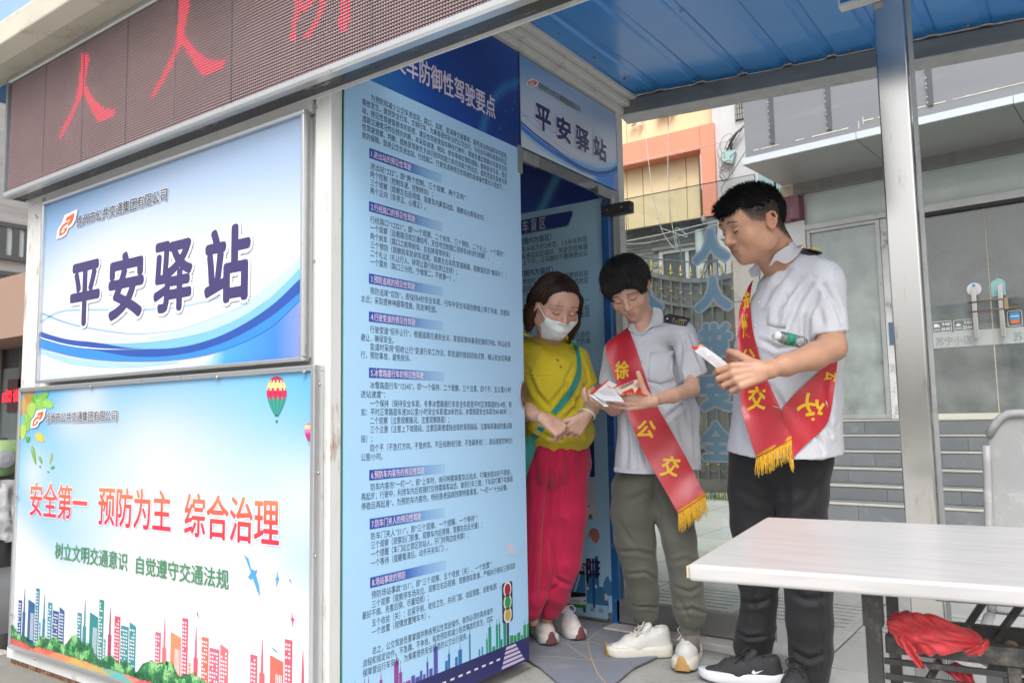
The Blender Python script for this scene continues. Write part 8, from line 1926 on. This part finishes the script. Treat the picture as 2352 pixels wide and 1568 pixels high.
# gathered cuffs
cuf = np.exp(-((zz-J(1485, 1424, 3.44)[0][2])/.028)**2); angp = np.arctan2(Pg[:, 1]-3.3, Pg[:, 0]+1.5)
fold += .0022*np.sin((Pg[:, 0]*CAM_R[0][0]+Pg[:, 1]*CAM_R[1][0])*700)*cuf
Pg = Pg+Ng*fold[:, None]; trM = solid('trousers', Pg, Qg, OLV, MA)
SOCK = cloth_mat('grey_sock', (.16, .14, .135))
for a, b_ in (((1485, 1415, 3.45), (1488, 1482, 3.46)), ((1585, 1432, 3.28), (1587, 1494, 3.28))): MB().tube([Vector(J(*a)[0]), Vector(J(*b_)[0])], .037, 14).build('sock', SOCK, MA, smooth=True)
tM = bvh([shM, trM, obj_named(MA, 'body')]); tMs = bvh([shM])
# collar, placket, pocket, buttons
ribbon('collar', MA, SHIRT, tM, [(1501, 705), (1499, 722), (1493, 742), (1480, 760), (1472, 767)], [(1516, 708), (1523, 722), (1520, 748), (1497, 750), (1479, 768)], .012, 3.36, n=24, k=6, thick=.004)
ribbon('collar', MA, SHIRT, tM, [(1456, 742), (1459, 752), (1465, 762), (1469, 768)], [(1446, 744), (1443, 758), (1455, 763), (1466, 770)], .010, 3.36, n=16, k=4, thick=.004)
ribbon('placket', MA, SHIRT, tMs, [(1466, 772), (1466, 830), (1472, 900), (1484, 990), (1482, 1084)], [(1483, 768), (1483, 830), (1488, 900), (1499, 990), (1498, 1084)], .0028, 3.3, n=50)
SHP = cloth_mat('shirt_plain', (.55, .555, .60))
patch(MA, 'chest_pocket', SHP, tMs, [(1493, 808), (1549, 805), (1549, 872), (1518, 882), (1488, 874)], .0026, 3.3, .0012)
for p in [(1474, 790), (1474, 828), (1480, 872)]:
 c_ = cast(tMs, *p, 3.3, .005); MB().lathe(c_, tuple((CAMP-c_).normalized()), [(-.001, .0050), (.0012, .0052), (.002, .0035)], 14).build('button', mat('shirt_button', (.6, .6, .62), rough=.2), MA, smooth=True)
ep = [(1525, 722), (1538, 717), (1587, 725), (1572, 739), (1526, 734)]
epaulette(MA, tM, [(1524, 727), (1536, 720), (1586, 731), (1577, 748), (1528, 741)], 3.34, lambda u, v: (1525+u*57+v*(-4), 722+u*11+v*15))
ribbon('sleeve_hem', MA, SHIRT, tMs, [(1562, 868), (1592, 864), (1622, 843)], [(1564, 878), (1594, 874), (1625, 853)], .0022, 3.26, n=20, thick=.001); ribbon('shirt_hem', MA, SHIRT, tMs, [(1410, 1072), (1450, 1077), (1500, 1078), (1560, 1074), (1610, 1064)], [(1410, 1083), (1450, 1087), (1500, 1088), (1560, 1084), (1610, 1074)], .0022, 3.3, n=40, thick=.001)
# sash
eL = [(1396, 784), (1392, 793), (1394, 821), (1415, 877), (1438, 943), (1461, 999), (1491, 1062), (1526, 1122), (1557, 1177)]; eR = [(1441, 752), (1450, 770), (1466, 815), (1498, 909), (1530, 968), (1561, 1023), (1588, 1073), (1606, 1110), (1620, 1137)]
sM, PM = sash_piece(MA, bvh([shM, trM]), eL, eR, (3.45, 3.20), seed=3, lift=.008)
for ch_, x, y, w_, h_, r_ in [('徐', 1429, 849, 34, 42, 6), ('公', 1485, 985, 44, 40, -2), ('交', 1539, 1070, 47, 48, -4)]: on_sash(MA, sM, ch=ch_, cx_=x, cy_=y, w_=w_, h_=h_, rot=r_, shear=.18)
P0, P1 = PM[-1][0], PM[-1][-1]
fringe(MA, Vector(P0), Vector(P1), .075, 84, 5, (0.006, 0, 0))
b = MB(); back = [[Vector(PM[0][j])+Vector((0, t*.20, .015*math.sin(t*2.2)-.16*t*t)) for j in range(11)] for t in np.linspace(0, 1, 10)]; b.grid([[tuple(p) for p in r] for r in back]); b.build('sash_over_shoulder', REDS, MA, smooth=True)
pin = mat('steel_pin', (.6, .6, .6), rough=.2, metal=1)
MB().tube([cast(bvh([sM]), 1590, 1078, 3.3, .004), cast(bvh([sM]), 1606, 1100, 3.3, .005)], .0009, 5).build('safety_pin', pin, MA)
# shoes
WUP = mat('white_leather', (.56, .55, .52), rough=.5, var=.05, bump=.15, bscale=200, dirt=((.42, .40, .36), .12, 30)); CSOL = mat('cream_foam', (.60, .57, .50), rough=.6, dirt=((.4, .36, .3), .15, 30)); GUM = mat('gum_rubber', (.42, .24, .075), rough=.5, bump=.3); CL = mat('cream_lace', (.52, .49, .45), rough=.9)
shoe_at(MA, (1391, 1508), (1527, 1503), .004, .285, upper=WUP, sole=CSOL, toecap=GUM, lace=CL, ht=.11, w_=.050, thick=.034)
shoe_at(MA, (1566, 1546), (1592, 1498), .004, .285, upper=WUP, sole=CSOL, toecap=GUM, lace=CL, ht=.11, w_=.052, thick=.034)
# booklets
fb = lambda x, y: ((2330+.1828*x)/1.7415, (1480+.1828*y)/1.7415)
PAP = mat('paper', (.66, .64, .66), rough=.7, var=.03, bump=.05)
BK = thing('booklets', 'several thin red and white safety booklets held open by the young man', 'booklets', J(1420, 905, 2.98)[0])
def sheetpoly(par, name, m, pts, thick=.0012):
 """pts: (x, y, depth) in picture terms"""
 q = [atd(*fb(x, y), d) for x, y, d in pts]; b = MB(); b.prism(q, (q[1]-q[0]).cross(q[2]-q[1]).normalized()*thick); return b.build(name, m, par)
PKR = mat('booklet_red', (.55, .03, .02), rough=.45); PKO = mat('booklet_orange', (.75, .22, .04), rough=.45)
sheetpoly(BK, 'booklet_cover', PKR, [(135, 527, 2.93), (560, 205, 3.04), (575, 225, 3.04), (235, 512, 2.93)]); sheetpoly(BK, 'booklet_page', PAP, [(225, 508, 2.935), (572, 222, 3.045), (758, 318, 3.03), (655, 395, 3.0), (510, 385, 2.99)])
sheetpoly(BK, 'booklet_page', PAP, [(240, 512, 2.925), (510, 388, 2.985), (668, 400, 2.985), (800, 548, 2.93), (770, 570, 2.92)]); sheetpoly(BK, 'booklet_cover', PKO, [(235, 510, 2.93), (510, 380, 2.99), (660, 385, 2.99), (662, 397, 2.988), (512, 392, 2.985)])
cream_p = mat('booklet_cream', (.62, .52, .40), rough=.45, var=.06)
pr = sheetpoly(BK, 'booklet_cover', cream_p, [(665, 402, 2.985), (1178, 203, 3.03), (1305, 300, 3.02), (1155, 505, 2.96), (830, 545, 2.93)])
sheetpoly(BK, 'booklet_cover', PKR, [(652, 385, 2.987), (1160, 200, 3.032), (1178, 205, 3.03), (668, 402, 2.984)]); sheetpoly(BK, 'booklet_cover', PKR, [(1230, 330, 3.017), (1310, 300, 3.02), (1500, 560, 2.99), (1400, 560, 2.97), (1150, 500, 2.955)])
tp = bvh([pr])
for pts in [[(830, 546), (900, 470), (1000, 430), (1090, 380), (1145, 490), (1000, 560)], [(1150, 300), (1230, 275), (1285, 300), (1200, 330)]]: patch(BK, 'cover_picture', PKR if len(pts) > 4 else PKO, tp, [fb(*p) for p in pts], .0012, 2.98, .001)
def page_text(s_, x0, y0, x1, y1, h_, m_, tree, dm, nm='booklet_text', bold=.02):
 a, c = fb(x0, y0), fb(x1, y1); L_ = math.hypot(c[0]-a[0], c[1]-a[1]); ux_, uy_ = (c[0]-a[0])/L_, (c[1]-a[1])/L_
 def warp(u, v, ly): return tuple(cast(tree, a[0]+ux_*u+uy_*v*.9, a[1]+uy_*u-ux_*v, dm, .0016+ly*.00003))
 pl = Plane((0, 0, 0), (1, 0, 0), (0, 0, 1), (0, -1, 0)); text(nm, BK, pl, s_, 0, L_, m=m_, layer=1, bold=bold, vbox=(0, h_), warp=warp)
page_text('公交车消防', 785, 400, 1130, 262, 3.6, ink('7a1c2c'), tp, 2.98); page_text('安全知识', 845, 415, 1110, 300, 3.4, ink('7a1c2c'), tp, 2.98)
for k in range(4): sheetpoly(BK, 'booklet_page', PAP, [(245+k*10, 515+k*14, 2.92-.004*k), (820+k*4, 565+k*12, 2.915-.004*k), (905, 680+k*4, 2.885-.004*k), (455-k*6, 640+k*6, 2.875-.004*k)], .001)
sheetpoly(BK, 'booklet_page', PAP, [(150, 540, 2.93), (250, 545, 2.92), (460, 650, 2.87), (575, 790, 2.87), (482, 790, 2.87), (440, 752, 2.875)])
tb = bvh([o for o in bpy.data.objects if o.parent == BK and o.name.startswith('booklet_page')])
for i in range(4): page_text('公交车起火怎么办请记住以下要点', 330+40*i, 478+26*i, 640+38*i, 432+40*i, 1.9, ink('5a6276'), tb, 2.96, bold=0)
for i in range(2): page_text('安全乘车常识读本', 430, 612+26*i, 780, 645+26*i, 1.8, ink('4a5470'), tb, 2.9, bold=0)
# ================================================================ TALL MAN ON THE RIGHT, IN PROFILE
BA = thing('person', 'tall broad man with cropped hair in profile, uniform shirt, black trousers and red sash', 'person', (-1.15, 3.0, .0), 0)
F = Field((-1.52, 2.15, .02), (-.62, 3.32, 1.95), .0032)
hB = Head(F, headframe(1731, 516, 2.86, -76, 20, 2, 1.11), wide=1.05, jaw=1.12, nose=.99, smile=-.001, cheek=1.05, brow=1.15)
nB = J(1806, 618, 2.96, 40)
F.seg(hB.W(0, -.035, -.045), nB[0], .066, .070, .02); F.seg(hB.W(0, .01, -.06), J(1786, 618, 2.94)[0], .048, .042, .03); F.seg(nB[0], J(1828, 665, 2.97)[0], .066, .085, .03)
F.seg(J(1825, 690, 2.97)[0], J(1805, 1010, 2.97)[0], .12, .13, .04, u=TC, su=1.15)
limb(F, [J(1830, 645, 2.95, 34), J(1886, 655, 2.84, 30)], .03); limb(F, [J(1825, 660, 3.0, 34), J(1760, 700, 3.14, 26)], .03)
limb(F, [J(1890, 672, 2.80, 32), J(1905, 760, 2.74, 31), J(1911, 797, 2.70, 31)], .02); limb(F, [J(1911, 798, 2.70, 31), J(1870, 818, 2.66, 30), J(1805, 838, 2.61, 24), J(1757, 850, 2.58, 17)], .02)
hand(F, J(1755, 851, 2.58)[0], cd(-.94, -.20, .02), cd(-.12, .30, .95), 1.10, curls=[(34, 50, 25), (38, 58, 30), (42, 64, 30), (46, 66, 30)], thumb=(50, 30, 30), side=-1, spread=3, fat=1.14)
limb(F, [J(1755, 705, 3.14, 28), J(1712, 820, 3.14, 25), J(1708, 850, 3.05, 22), J(1688, 856, 2.84, 15)], .02)
hand(F, J(1690, 858, 2.84)[0], cd(-.80, -.05, .60), cd(-.60, .05, -.80), 1.02, curls=[(48, 62, 30), (50, 66, 32), (52, 68, 32), (54, 66, 32)], thumb=(40, 25, 20), side=1, spread=6, fat=1.12)
limb(F, [J(1745, 1070, 3.05, 40), J(1742, 1300, 3.06, 30), J(1732, 1480, 3.10, 17), J(1732, 1530, 3.10, 16)], .02); limb(F, [J(1840, 1070, 2.95, 40), J(1856, 1300, 2.93, 30), J(1858, 1500, 2.94, 18), J(1858, 1575, 2.94, 17)], .02)
Pm, Qm = F.mesh(1); Nm = vnormals(Pm, Qm); BASEB = (.47, .255, .165)
def stubB(c, x, y, z, put):
 z0 = np.interp(y, [-.11, -.085, -.06, -.03, 0, .02, .045, .06, .07], [-.085, -.075, -.055, -.025, -.004, .004, .016, .045, .07])
 m_ = 1/(1+np.exp(-(z-z0)/.0045)); m_ = m_*(y < .085); ear = (np.abs(x) > .0775) & (np.abs(z) < .036) & (np.abs(y+.016) < .022)
 m_ = m_*(~ear); dens = np.clip(.68+(z-z0)*12, .55, .98)
 put(m_*dens, (.024, .015, .011), 1.0)
 mo = np.exp(-((x)/.022)**2-((z+.050)/.006)**2)*(y > .06); put(mo, (.20, .11, .08), .35); ch = np.exp(-((x)/.03)**2-((z+.085)/.016)**2)*(y > .04); put(ch, (.24, .13, .09), .25)
solid('body', Pm, Qm, SKIN, BA, skin_cols(hB, Pm, Nm, BASEB, lip=(.30, .11, .10), blush=.12, stub=stubB))
face_lines(hB, BA, bz=.029, arch=.003, lash_r=.0026, brow_r=.0042)
HRB = mat('cropped_black_hair', (.010, .009, .009), rough=.85, spec=.1)
def crop_hair():
 h = hB; G = Field(h.c-np.array([.22, .22, .14]), h.c+np.array([.22, .22, .22]), .0030); g = lambda x, y, z: h.W(x/h.wide, y, z)
 G.ell(g(0, -.004, .060), np.array([.072, .098, .068])*h.s, h.A, .01); G.seg(g(-.035, .080, .074), g(.035, .080, .074), .020, .020, .02); G.ell(g(0, -.058, .028), np.array([.072, .052, .070])*h.s, h.A, .02); G.ell(g(0, -.010, .040), np.array([.077, .080, .062])*h.s, h.A, .01)
 G.ell(g(0, .128, -.030), np.array([.090, .055, .090])*h.s, h.A, .006, 's')
 for q in (-1, 1): G.ell(g(q*.088, .010, -.010), np.array([.020, .062, .042])*h.s, h.A, .008, 's')
 P, Q = G.mesh(1); N_ = vnormals(P, Q); P = P+N_*(.0012*wave(P, 6, 150))[:, None]; solid('hair', P, Q, HRB, BA); L_ = (P-h.c)@h.A/h.s
 ok = np.nonzero((N_*(P-h.W(0, -.01, .02))).sum(1) > .02)[0]; r_ = np.random.default_rng(18); pick = r_.choice(ok, 7000); R_, N2, L2 = P[pick], N_[pick], L_[pick]
 D = N2*.9+np.tile(h.A[:, 1]*.55, (len(R_), 1)); ln = np.clip(.010+.010*(L2[:, 2]-.04)/.08+.004*(L2[:, 1] > .05), .006, .020)
 strands('hair_bristles', BA, HRB, R_-N2*.001, D, ln, r=.0008, seg=3, droop=h.A[:, 1], dr=.2, curlv=.16, seed=19, nrms=N2)
 # clipped sides
 Pl = h.local(Pm); z0 = np.interp(Pl[:, 1], [-.11, -.085, -.06, -.03, 0, .02, .045, .06, .07], [-.080, -.070, -.050, -.022, .0, .008, .020, .048, .075])
 ok = np.nonzero((Pl[:, 2] > z0) & (Pl[:, 2] < .11) & (Pl[:, 1] < .075) & (Pl[:, 1] > -.12) & ~((np.abs(Pl[:, 0]) > .0765) & (np.abs(Pl[:, 2]) < .037) & (np.abs(Pl[:, 1]+.016) < .024)) & (np.abs(Pl[:, 0]) < .1))[0]
 pick = r_.choice(ok, 7500); R_, N2 = Pm[pick], Nm[pick]; D = N2*.35-h.A[:, 2]*.8
 strands('clipped_hair', BA, HRB, R_-N2*.0005, D, 0.0050, r=.00035, seg=2, droop=-h.A[:, 2], dr=.2, curlv=.12, seed=20, nrms=N2)
crop_hair()
# shirt
G = Field((-1.50, 2.30, .78), (-.60, 3.34, 1.66), .0044)
pxr = lambda p, d: p*d/F_PX
G.seg(J(1842, 670, 2.95)[0], J(1826, 730, 2.95)[0], pxr(78, 2.95), pxr(100, 2.95), .04, u=TC, su=1.30); G.seg(J(1826, 730, 2.95)[0], J(1812, 800, 2.95)[0], pxr(102, 2.95), pxr(113, 2.95), .03, u=TC, su=1.16); G.seg(J(1812, 800, 2.95)[0], J(1809, 900, 2.95)[0], pxr(113, 2.95), pxr(113, 2.95), .03, u=TC, su=1.12); G.seg(J(1809, 900, 2.95)[0], J(1803, 1045, 2.95)[0], pxr(113, 2.95), pxr(127, 2.95), .03, u=TC, su=1.08)
limb(G, [J(1840, 628, 2.94, 42), J(1892, 638, 2.81, 42)], .05); limb(G, [J(1826, 640, 3.02, 38), J(1762, 690, 3.14, 32)], .05); G.seg(J(1845, 625, 2.95)[0], J(1842, 670, 2.95)[0], pxr(48, 2.95), pxr(78, 2.95), .04)
sp_ = J(1808, 1036, 2.95)[0]; n_ = np.array(cd(.02, -1, 0)); G.plane_cut(sp_, n_/np.linalg.norm(n_))
G.seg(J(1894, 665, 2.79)[0], J(1906, 775, 2.735)[0], pxr(45, 2.8), pxr(40, 2.73), .03, cut=(J(1905, 765, 2.74)[0], np.array(cd(.10, -.99, .05))))
G.seg(J(1757, 712, 3.14)[0], J(1708, 830, 3.14)[0], pxr(32, 3.1), pxr(36, 3.14), .03, cut=(J(1712, 806, 3.14)[0], np.array(cd(-.28, -.95, .0))))
G.seg(J(1812, 598, 2.95)[0], J(1804, 655, 2.96)[0], .066, .100, .02, cut=(J(1792, 604, 2.93)[0], np.array(cd(-.74, .67, 0)))); G.seg(hB.W(0, -.03, -.05), J(1800, 578, 2.95)[0], .062, .058, .004, op='s'); G.seg(J(1775, 580, 2.93)[0], J(1757, 632, 2.92)[0], .046, .010, .006, op='s')
Pg, Qg = G.mesh(2); Ng = vnormals(Pg, Qg); zz = Pg[:, 2]; low = np.clip((1.05-zz)/.2, 0, 1)
fold = .0032*ridge(Pg, 43, 15, (1, 1, .4))*(.5+.5*low)+.0014*wave(Pg, 45, 60, (1, 1, .5))
fold += creases(Pg, Ng, [([(1840, 610), (1795, 660), (1768, 710)], 2.75, .009, .010), ([(1870, 640), (1832, 700), (1810, 760)], 2.75, .010, .010), ([(1880, 660), (1852, 730), (1850, 780), (1868, 800)], 2.75, .009, .016), ([(1850, 640), (1800, 700), (1790, 760)], 2.75, .010, .009), ([(1905, 660), (1925, 710), (1935, 750)], 2.7, .011, .011), ([(1895, 640), (1910, 690)], 2.7, .009, .009), ([(1885, 700), (1890, 750)], 2.7, .010, .008),
 ([(1860, 900), (1890, 940), (1915, 1000)], 2.75, .010, .012), ([(1850, 960), (1880, 1010), (1890, 1034)], 2.75, .010, .010), ([(1690, 900), (1690, 960), (1685, 1020)], 2.8, .010, .010), ([(1780, 890), (1800, 930), (1830, 945)], 2.75, .012, .009), ([(1760, 780), (1790, 800), (1840, 795)], 2.75, .010, .010), ([(1912, 850), (1905, 910), (1915, 960)], 2.75, .012, .012), ([(1835, 610), (1812, 640)], 2.75, .007, .008)])
Pg = Pg+Ng*fold[:, None]; shB = solid('shirt', Pg, Qg, SHIRT, BA)
# trousers
BLKT = cloth_mat('black_track_fabric', (.012, .012, .014), rough=.75, var=.1, bump=.25, sheen=.08)
G = Field((-1.52, 2.40, .03), (-.62, 3.36, .98), .0045)
limb(G, [J(1738, 1040, 3.03, 60), J(1735, 1130, 3.03, 60), J(1735, 1204, 3.04, 56), J(1738, 1255, 3.05, 50), J(1741, 1327, 3.06, 45), J(1744, 1374, 3.07, 40), J(1737, 1443, 3.09, 44), J(1730, 1482, 3.11, 44)], .012)
limb(G, [J(1842, 1040, 2.93, 64), J(1840, 1136, 2.93, 60), J(1843, 1194, 2.93, 54), J(1856, 1333, 2.92, 54), J(1860, 1425, 2.92, 52), J(1862, 1490, 2.93, 48), J(1856, 1545, 2.94, 45)], .012)
G.seg(J(1760, 1045, 3.0)[0], J(1835, 1045, 2.92)[0], .115, .115, .03)
Pg, Qg = G.mesh(2); Ng = vnormals(Pg, Qg)
fold = .0040*ridge(Pg, 53, 12, (1, 1, .4))+creases(Pg, Ng, [([(1790, 1060), (1800, 1150), (1796, 1250), (1794, 1330)], 2.9, .012, 0.0099), ([(1700, 1390), (1740, 1400), (1780, 1385)], 2.95, .012, 0.0088), ([(1688, 1470), (1730, 1484), (1775, 1474)], 2.95, .009, 0.0077), ([(1745, 1230), (1748, 1340), (1740, 1440)], 2.95, .008, 0.0055),
 ([(1815, 1360), (1850, 1375), (1905, 1365)], 2.85, .014, 0.0077), ([(1818, 1500), (1860, 1515), (1900, 1498)], 2.85, .012, 0.0099), ([(1870, 1180), (1878, 1300), (1882, 1420), (1885, 1530)], 2.85, .006, 0.0055), ([(1700, 1120), (1740, 1150), (1790, 1160)], 2.9, .016, 0.0055), ([(1880, 1090), (1850, 1150), (1810, 1180)], 2.85, .016, 0.0055)])
Pg = Pg+Ng*fold[:, None]; trB = solid('trousers', Pg, Qg, BLKT, BA)
tB = bvh([shB, trB, obj_named(BA, 'body')]); tBs = bvh([shB])
fB = lambda x, y: ((2800+.287*x)/1.7415, (700+.287*y)/1.7415)
ribbon('collar', BA, SHIRT, tB, [fB(*p) for p in [(1250, 965), (1150, 1030), (1050, 1100), (1000, 1190), (958, 1258)]], [fB(*p) for p in [(1430, 1000), (1370, 1110), (1200, 1240), (1070, 1190), (990, 1265)]], .016, 2.86, n=26, k=6, thick=.005)
ribbon('collar', BA, SHIRT, tB, [fB(*p) for p in [(800, 1210), (830, 1290), (858, 1400)]], [fB(*p) for p in [(680, 1320), (715, 1430), (850, 1398)]], .012, 2.95, n=14, k=4, thick=.005)
ribbon('collar_stand', BA, SHIRT, tB, [fB(*p) for p in [(1240, 945), (1330, 930), (1390, 955)]], [fB(*p) for p in [(1255, 985), (1345, 965), (1410, 1000)]], .018, 2.90, n=10, k=3, thick=.004)
fC = lambda x, y: ((2700+.7656*x)/1.7415, (700+.7656*y)/1.7415)
ribbon('placket', BA, SHIRT, tBs, [fC(*p) for p in [(470, 535), (428, 640), (412, 760), (418, 900)]], [fC(*p) for p in [(490, 540), (452, 640), (436, 760), (440, 900)]], .003, 2.8, n=30)
patch(BA, 'chest_pocket', SHP, tBs, [fC(*p) for p in [(497, 610), (588, 604), (578, 800), (530, 795), (480, 780)]], .003, 2.8, .0015)
for p in [(437, 663), (418, 787)]:
 c_ = cast(tBs, *fC(*p), 2.8, .006); MB().lathe(c_, tuple((CAMP-c_).normalized()+Vector((-.6, 0, 0))), [(-.001, .0055), (.0012, .0058), (.002, .0035)], 14).build('button', mat('shirt_button', (.6, .6, .62), rough=.2), BA, smooth=True)
ribbon('sleeve_hem', BA, SHIRT, tBs, [(1868, 750), (1905, 754), (1942, 748)], [(1868, 763), (1905, 767), (1944, 761)], .0025, 2.68, n=20, thick=.001)
epaulette(BA, tB, [fC(*p) for p in [(634, 398), (660, 382), (735, 388), (772, 405), (765, 414), (700, 418)]], 2.84, lambda u, v: (1832+u*54+v*2, 562+u*8+v*8))
L1 = [fC(*p) for p in [(398, 560), (380, 590), (342, 680), (330, 800), (328, 900), (332, 1040), (345, 1200), (365, 1290), (425, 1475)]]; L2_ = [fC(*p) for p in [(408, 548), (398, 600), (394, 680), (405, 800), (428, 900), (470, 1040), (540, 1195), (575, 1290), (607, 1378)]]
sB, PB_ = sash_piece(BA, bvh([shB, trB]), L1, L2_, (3.02, 2.80), seed=5, n=64, lift=.008)
E1 = [fC(*p) for p in [(853, 948), (780, 1005), (700, 1075), (620, 1150), (556, 1218)]]; E2 = [fC(*p) for p in [(832, 1130), (806, 1270), (760, 1340), (690, 1400), (612, 1482)]]
sB2, PB2_ = sash_piece(BA, bvh([shB, trB]), E1, E2, (2.95, 2.76), seed=6, n=40, lift=.008)
for ch_, x, y, w_, h_, r_ in [('徐', *fC(366, 645), 28, 44, 18), ('州', *fC(366, 788), 17, 56, 8), ('公', *fC(382, 955), 34, 42, 6), ('交', *fC(425, 1165), 46, 55, 4)]: on_sash(BA, sB, ch=ch_, cx_=x, cy_=y, w_=w_, h_=h_, rot=r_, shear=.15)
for ch_, x, y, w_, h_, r_ in [('交', *fC(716, 1215), 50, 58, -125), ('公', *fC(828, 1055), 22, 44, -100)]: on_sash(BA, sB2, ch=ch_, cx_=x, cy_=y, w_=w_, h_=h_, rot=r_)
fringe(BA, Vector(PB_[-1][0]), Vector(PB_[-1][-1]), .068, 84, 7)
fringe(BA, Vector(PB2_[-1][8])-VD.normalized()*.002, Vector(PB2_[-1][10])-VD.normalized()*.002, .05, 18, 8)
MB().tube([cast(bvh([sB]), *fC(510, 1205), 2.9, .004), cast(bvh([sB, sB2]), *fC(565, 1222), 2.9, .006)], .0012, 6).build('safety_pin', pin, BA)
# running shoes
BUP = mat('black_knit', (.028, .028, .031), rough=.75, var=.15, bump=.6, bscale=420); WMS = mat('white_midsole', (.62, .63, .66), rough=.5, var=.04); BLC = mat('black_lace', (.02, .02, .02), rough=.9)
s1 = shoe_at(BA, (1606, 1556), (1796, 1572), .004, .315, upper=BUP, sole=WMS, toecap=None, lace=BLC, ht=.095, w_=.050, thick=.028)
shoe_at(BA, (1790, 1625), (1866, 1572), .004, .30, upper=BUP, sole=WMS, toecap=None, lace=BLC, ht=.095, w_=.050, thick=.028)
ts = bvh([s1]); fS = lambda x, y: ((2700+.5938*x)/1.7415, (1800+.5938*y)/1.7415)
patch(s1, 'side_emblem', ink('eef0f4'), ts, [fS(*p) for p in [(516, 1492), (530, 1478), (534, 1490), (550, 1492), (600, 1478), (560, 1500), (535, 1508), (520, 1504)]], .0016, 3.1, .001)
# leaflet and bottle
LF = thing('leaflet', 'folded white leaflet with orange red header held by the tall man', 'leaflet', J(1635, 825, 2.62)[0])
fd = lambda x, y: ((2760+.2551*x)/1.7415, (1280+.2551*y)/1.7415)
def lp_(par, name, m, pts, thick=.0012, off=0):
 q = [atd(*fd(x, y), d-off) for x, y, d in pts]; b = MB(); b.prism(q, -VD.normalized()*-thick); return b.build(name, m, par)
dl_ = lambda x: 2.60+.0003*(635-x)*.1
pg_ = [(66, 478), (100, 452), (140, 400), (215, 420), (440, 580), (636, 738), (600, 765), (520, 790), (440, 770)]
pgm = lp_(LF, 'leaflet_sheet', PAP, [(x, y, 2.665) for x, y in pg_]); lp_(LF, 'leaflet_sheet', PAP, [(x+14, y-8, 2.672) for x, y in pg_])
lp_(LF, 'leaflet_header', PKR, [(x, y, 2.663) for x, y in [(20, 412), (70, 408), (120, 404), (138, 404), (118, 450), (80, 470), (62, 466), (35, 432)]], .0008); lp_(LF, 'leaflet_header', PKO, [(x, y, 2.6635) for x, y in [(118, 402), (152, 378), (190, 380), (232, 418), (228, 432), (190, 410), (150, 400), (138, 420)]], .0008)
tl = bvh([pgm])
def leaf_text(s_, x0, y0, x1, y1, h_):
 a, c = fd(x0, y0), fd(x1, y1); L_ = math.hypot(c[0]-a[0], c[1]-a[1]); ux_, uy_ = (c[0]-a[0])/L_, (c[1]-a[1])/L_
 def warp(u, v, ly): return tuple(cast(tl, a[0]+ux_*u+uy_*v, a[1]+uy_*u-ux_*v, 2.665, .0016+ly*.00003))
 pl = Plane((0, 0, 0), (1, 0, 0), (0, 0, 1), (0, -1, 0)); text('leaflet_text', LF, pl, s_, 0, L_, m=ink('6a5460'), layer=1, vbox=(0, h_), warp=warp)
for i in range(6): leaf_text('乘坐公交车注意事项要点', 140+18*i, 505+30*i, 225+20*i, 478+32*i, 2.0)
for i in range(6): leaf_text('安全文明乘车常识', 275+26*i, 590+28*i, 360+28*i, 562+28*i, 2.0)
BT = thing('water_bottle', 'clear plastic drink bottle with green label tucked under the tall man arm', 'bottle', J(1810, 782, 2.66)[0])
ba, bb_ = Vector(J(1783, 771, 2.66)[0]), Vector(J(1870, 793, 2.72)[0]); ax_ = (bb_-ba).normalized(); R_ = .0205
plast = glass('clear_plastic', (.93, .95, .95), refl=.05, alpha=.16, film=(.75, .78, .78))
MB().lathe(ba, ax_, [(-.006, .0145), (-.003, .0160), (.008, .0160), (.010, .0150)], 24).build('cap', mat('frosted_cap', (.62, .64, .65), rough=.4), BT, smooth=True)
MB().lathe(ba, ax_, [(.011, .0140), (.014, .0175), (.022, R_-.002), (.024, R_), (.029, R_-.0015), (.033, R_), (.038, R_-.0015), (.060, R_), (.10, R_), (.112, R_), (.12, R_-.004)], 28).build('bottle_body', plast, BT, smooth=True)
MB().lathe(ba, ax_, [(.040, R_+.0003), (.0405, R_+.0008), (.0655, R_+.0008), (.066, R_+.0003)], 28).build('label', mat('green_label', (.01, .26, .16), rough=.35), BT, smooth=True)
tbt = bvh([obj_named(BT, 'label')]); cL = [(1812, 778)]
def warpb(u, v, ly):
 x = 1813+(u*math.cos(1.33)-v*math.sin(1.33)); y = 779-(u*math.sin(1.33)+v*math.cos(1.33)); return tuple(cast(tbt, x, y, 2.66, .0008+ly*.00003))
text('label_text', BT, Plane((0, 0, 0), (1, 0, 0), (0, 0, 1), (0, -1, 0)), '东方树叶', -10, 10, m=ink('e8efe8'), layer=1, bold=.02, vbox=(0, 5.5), warp=warpb)
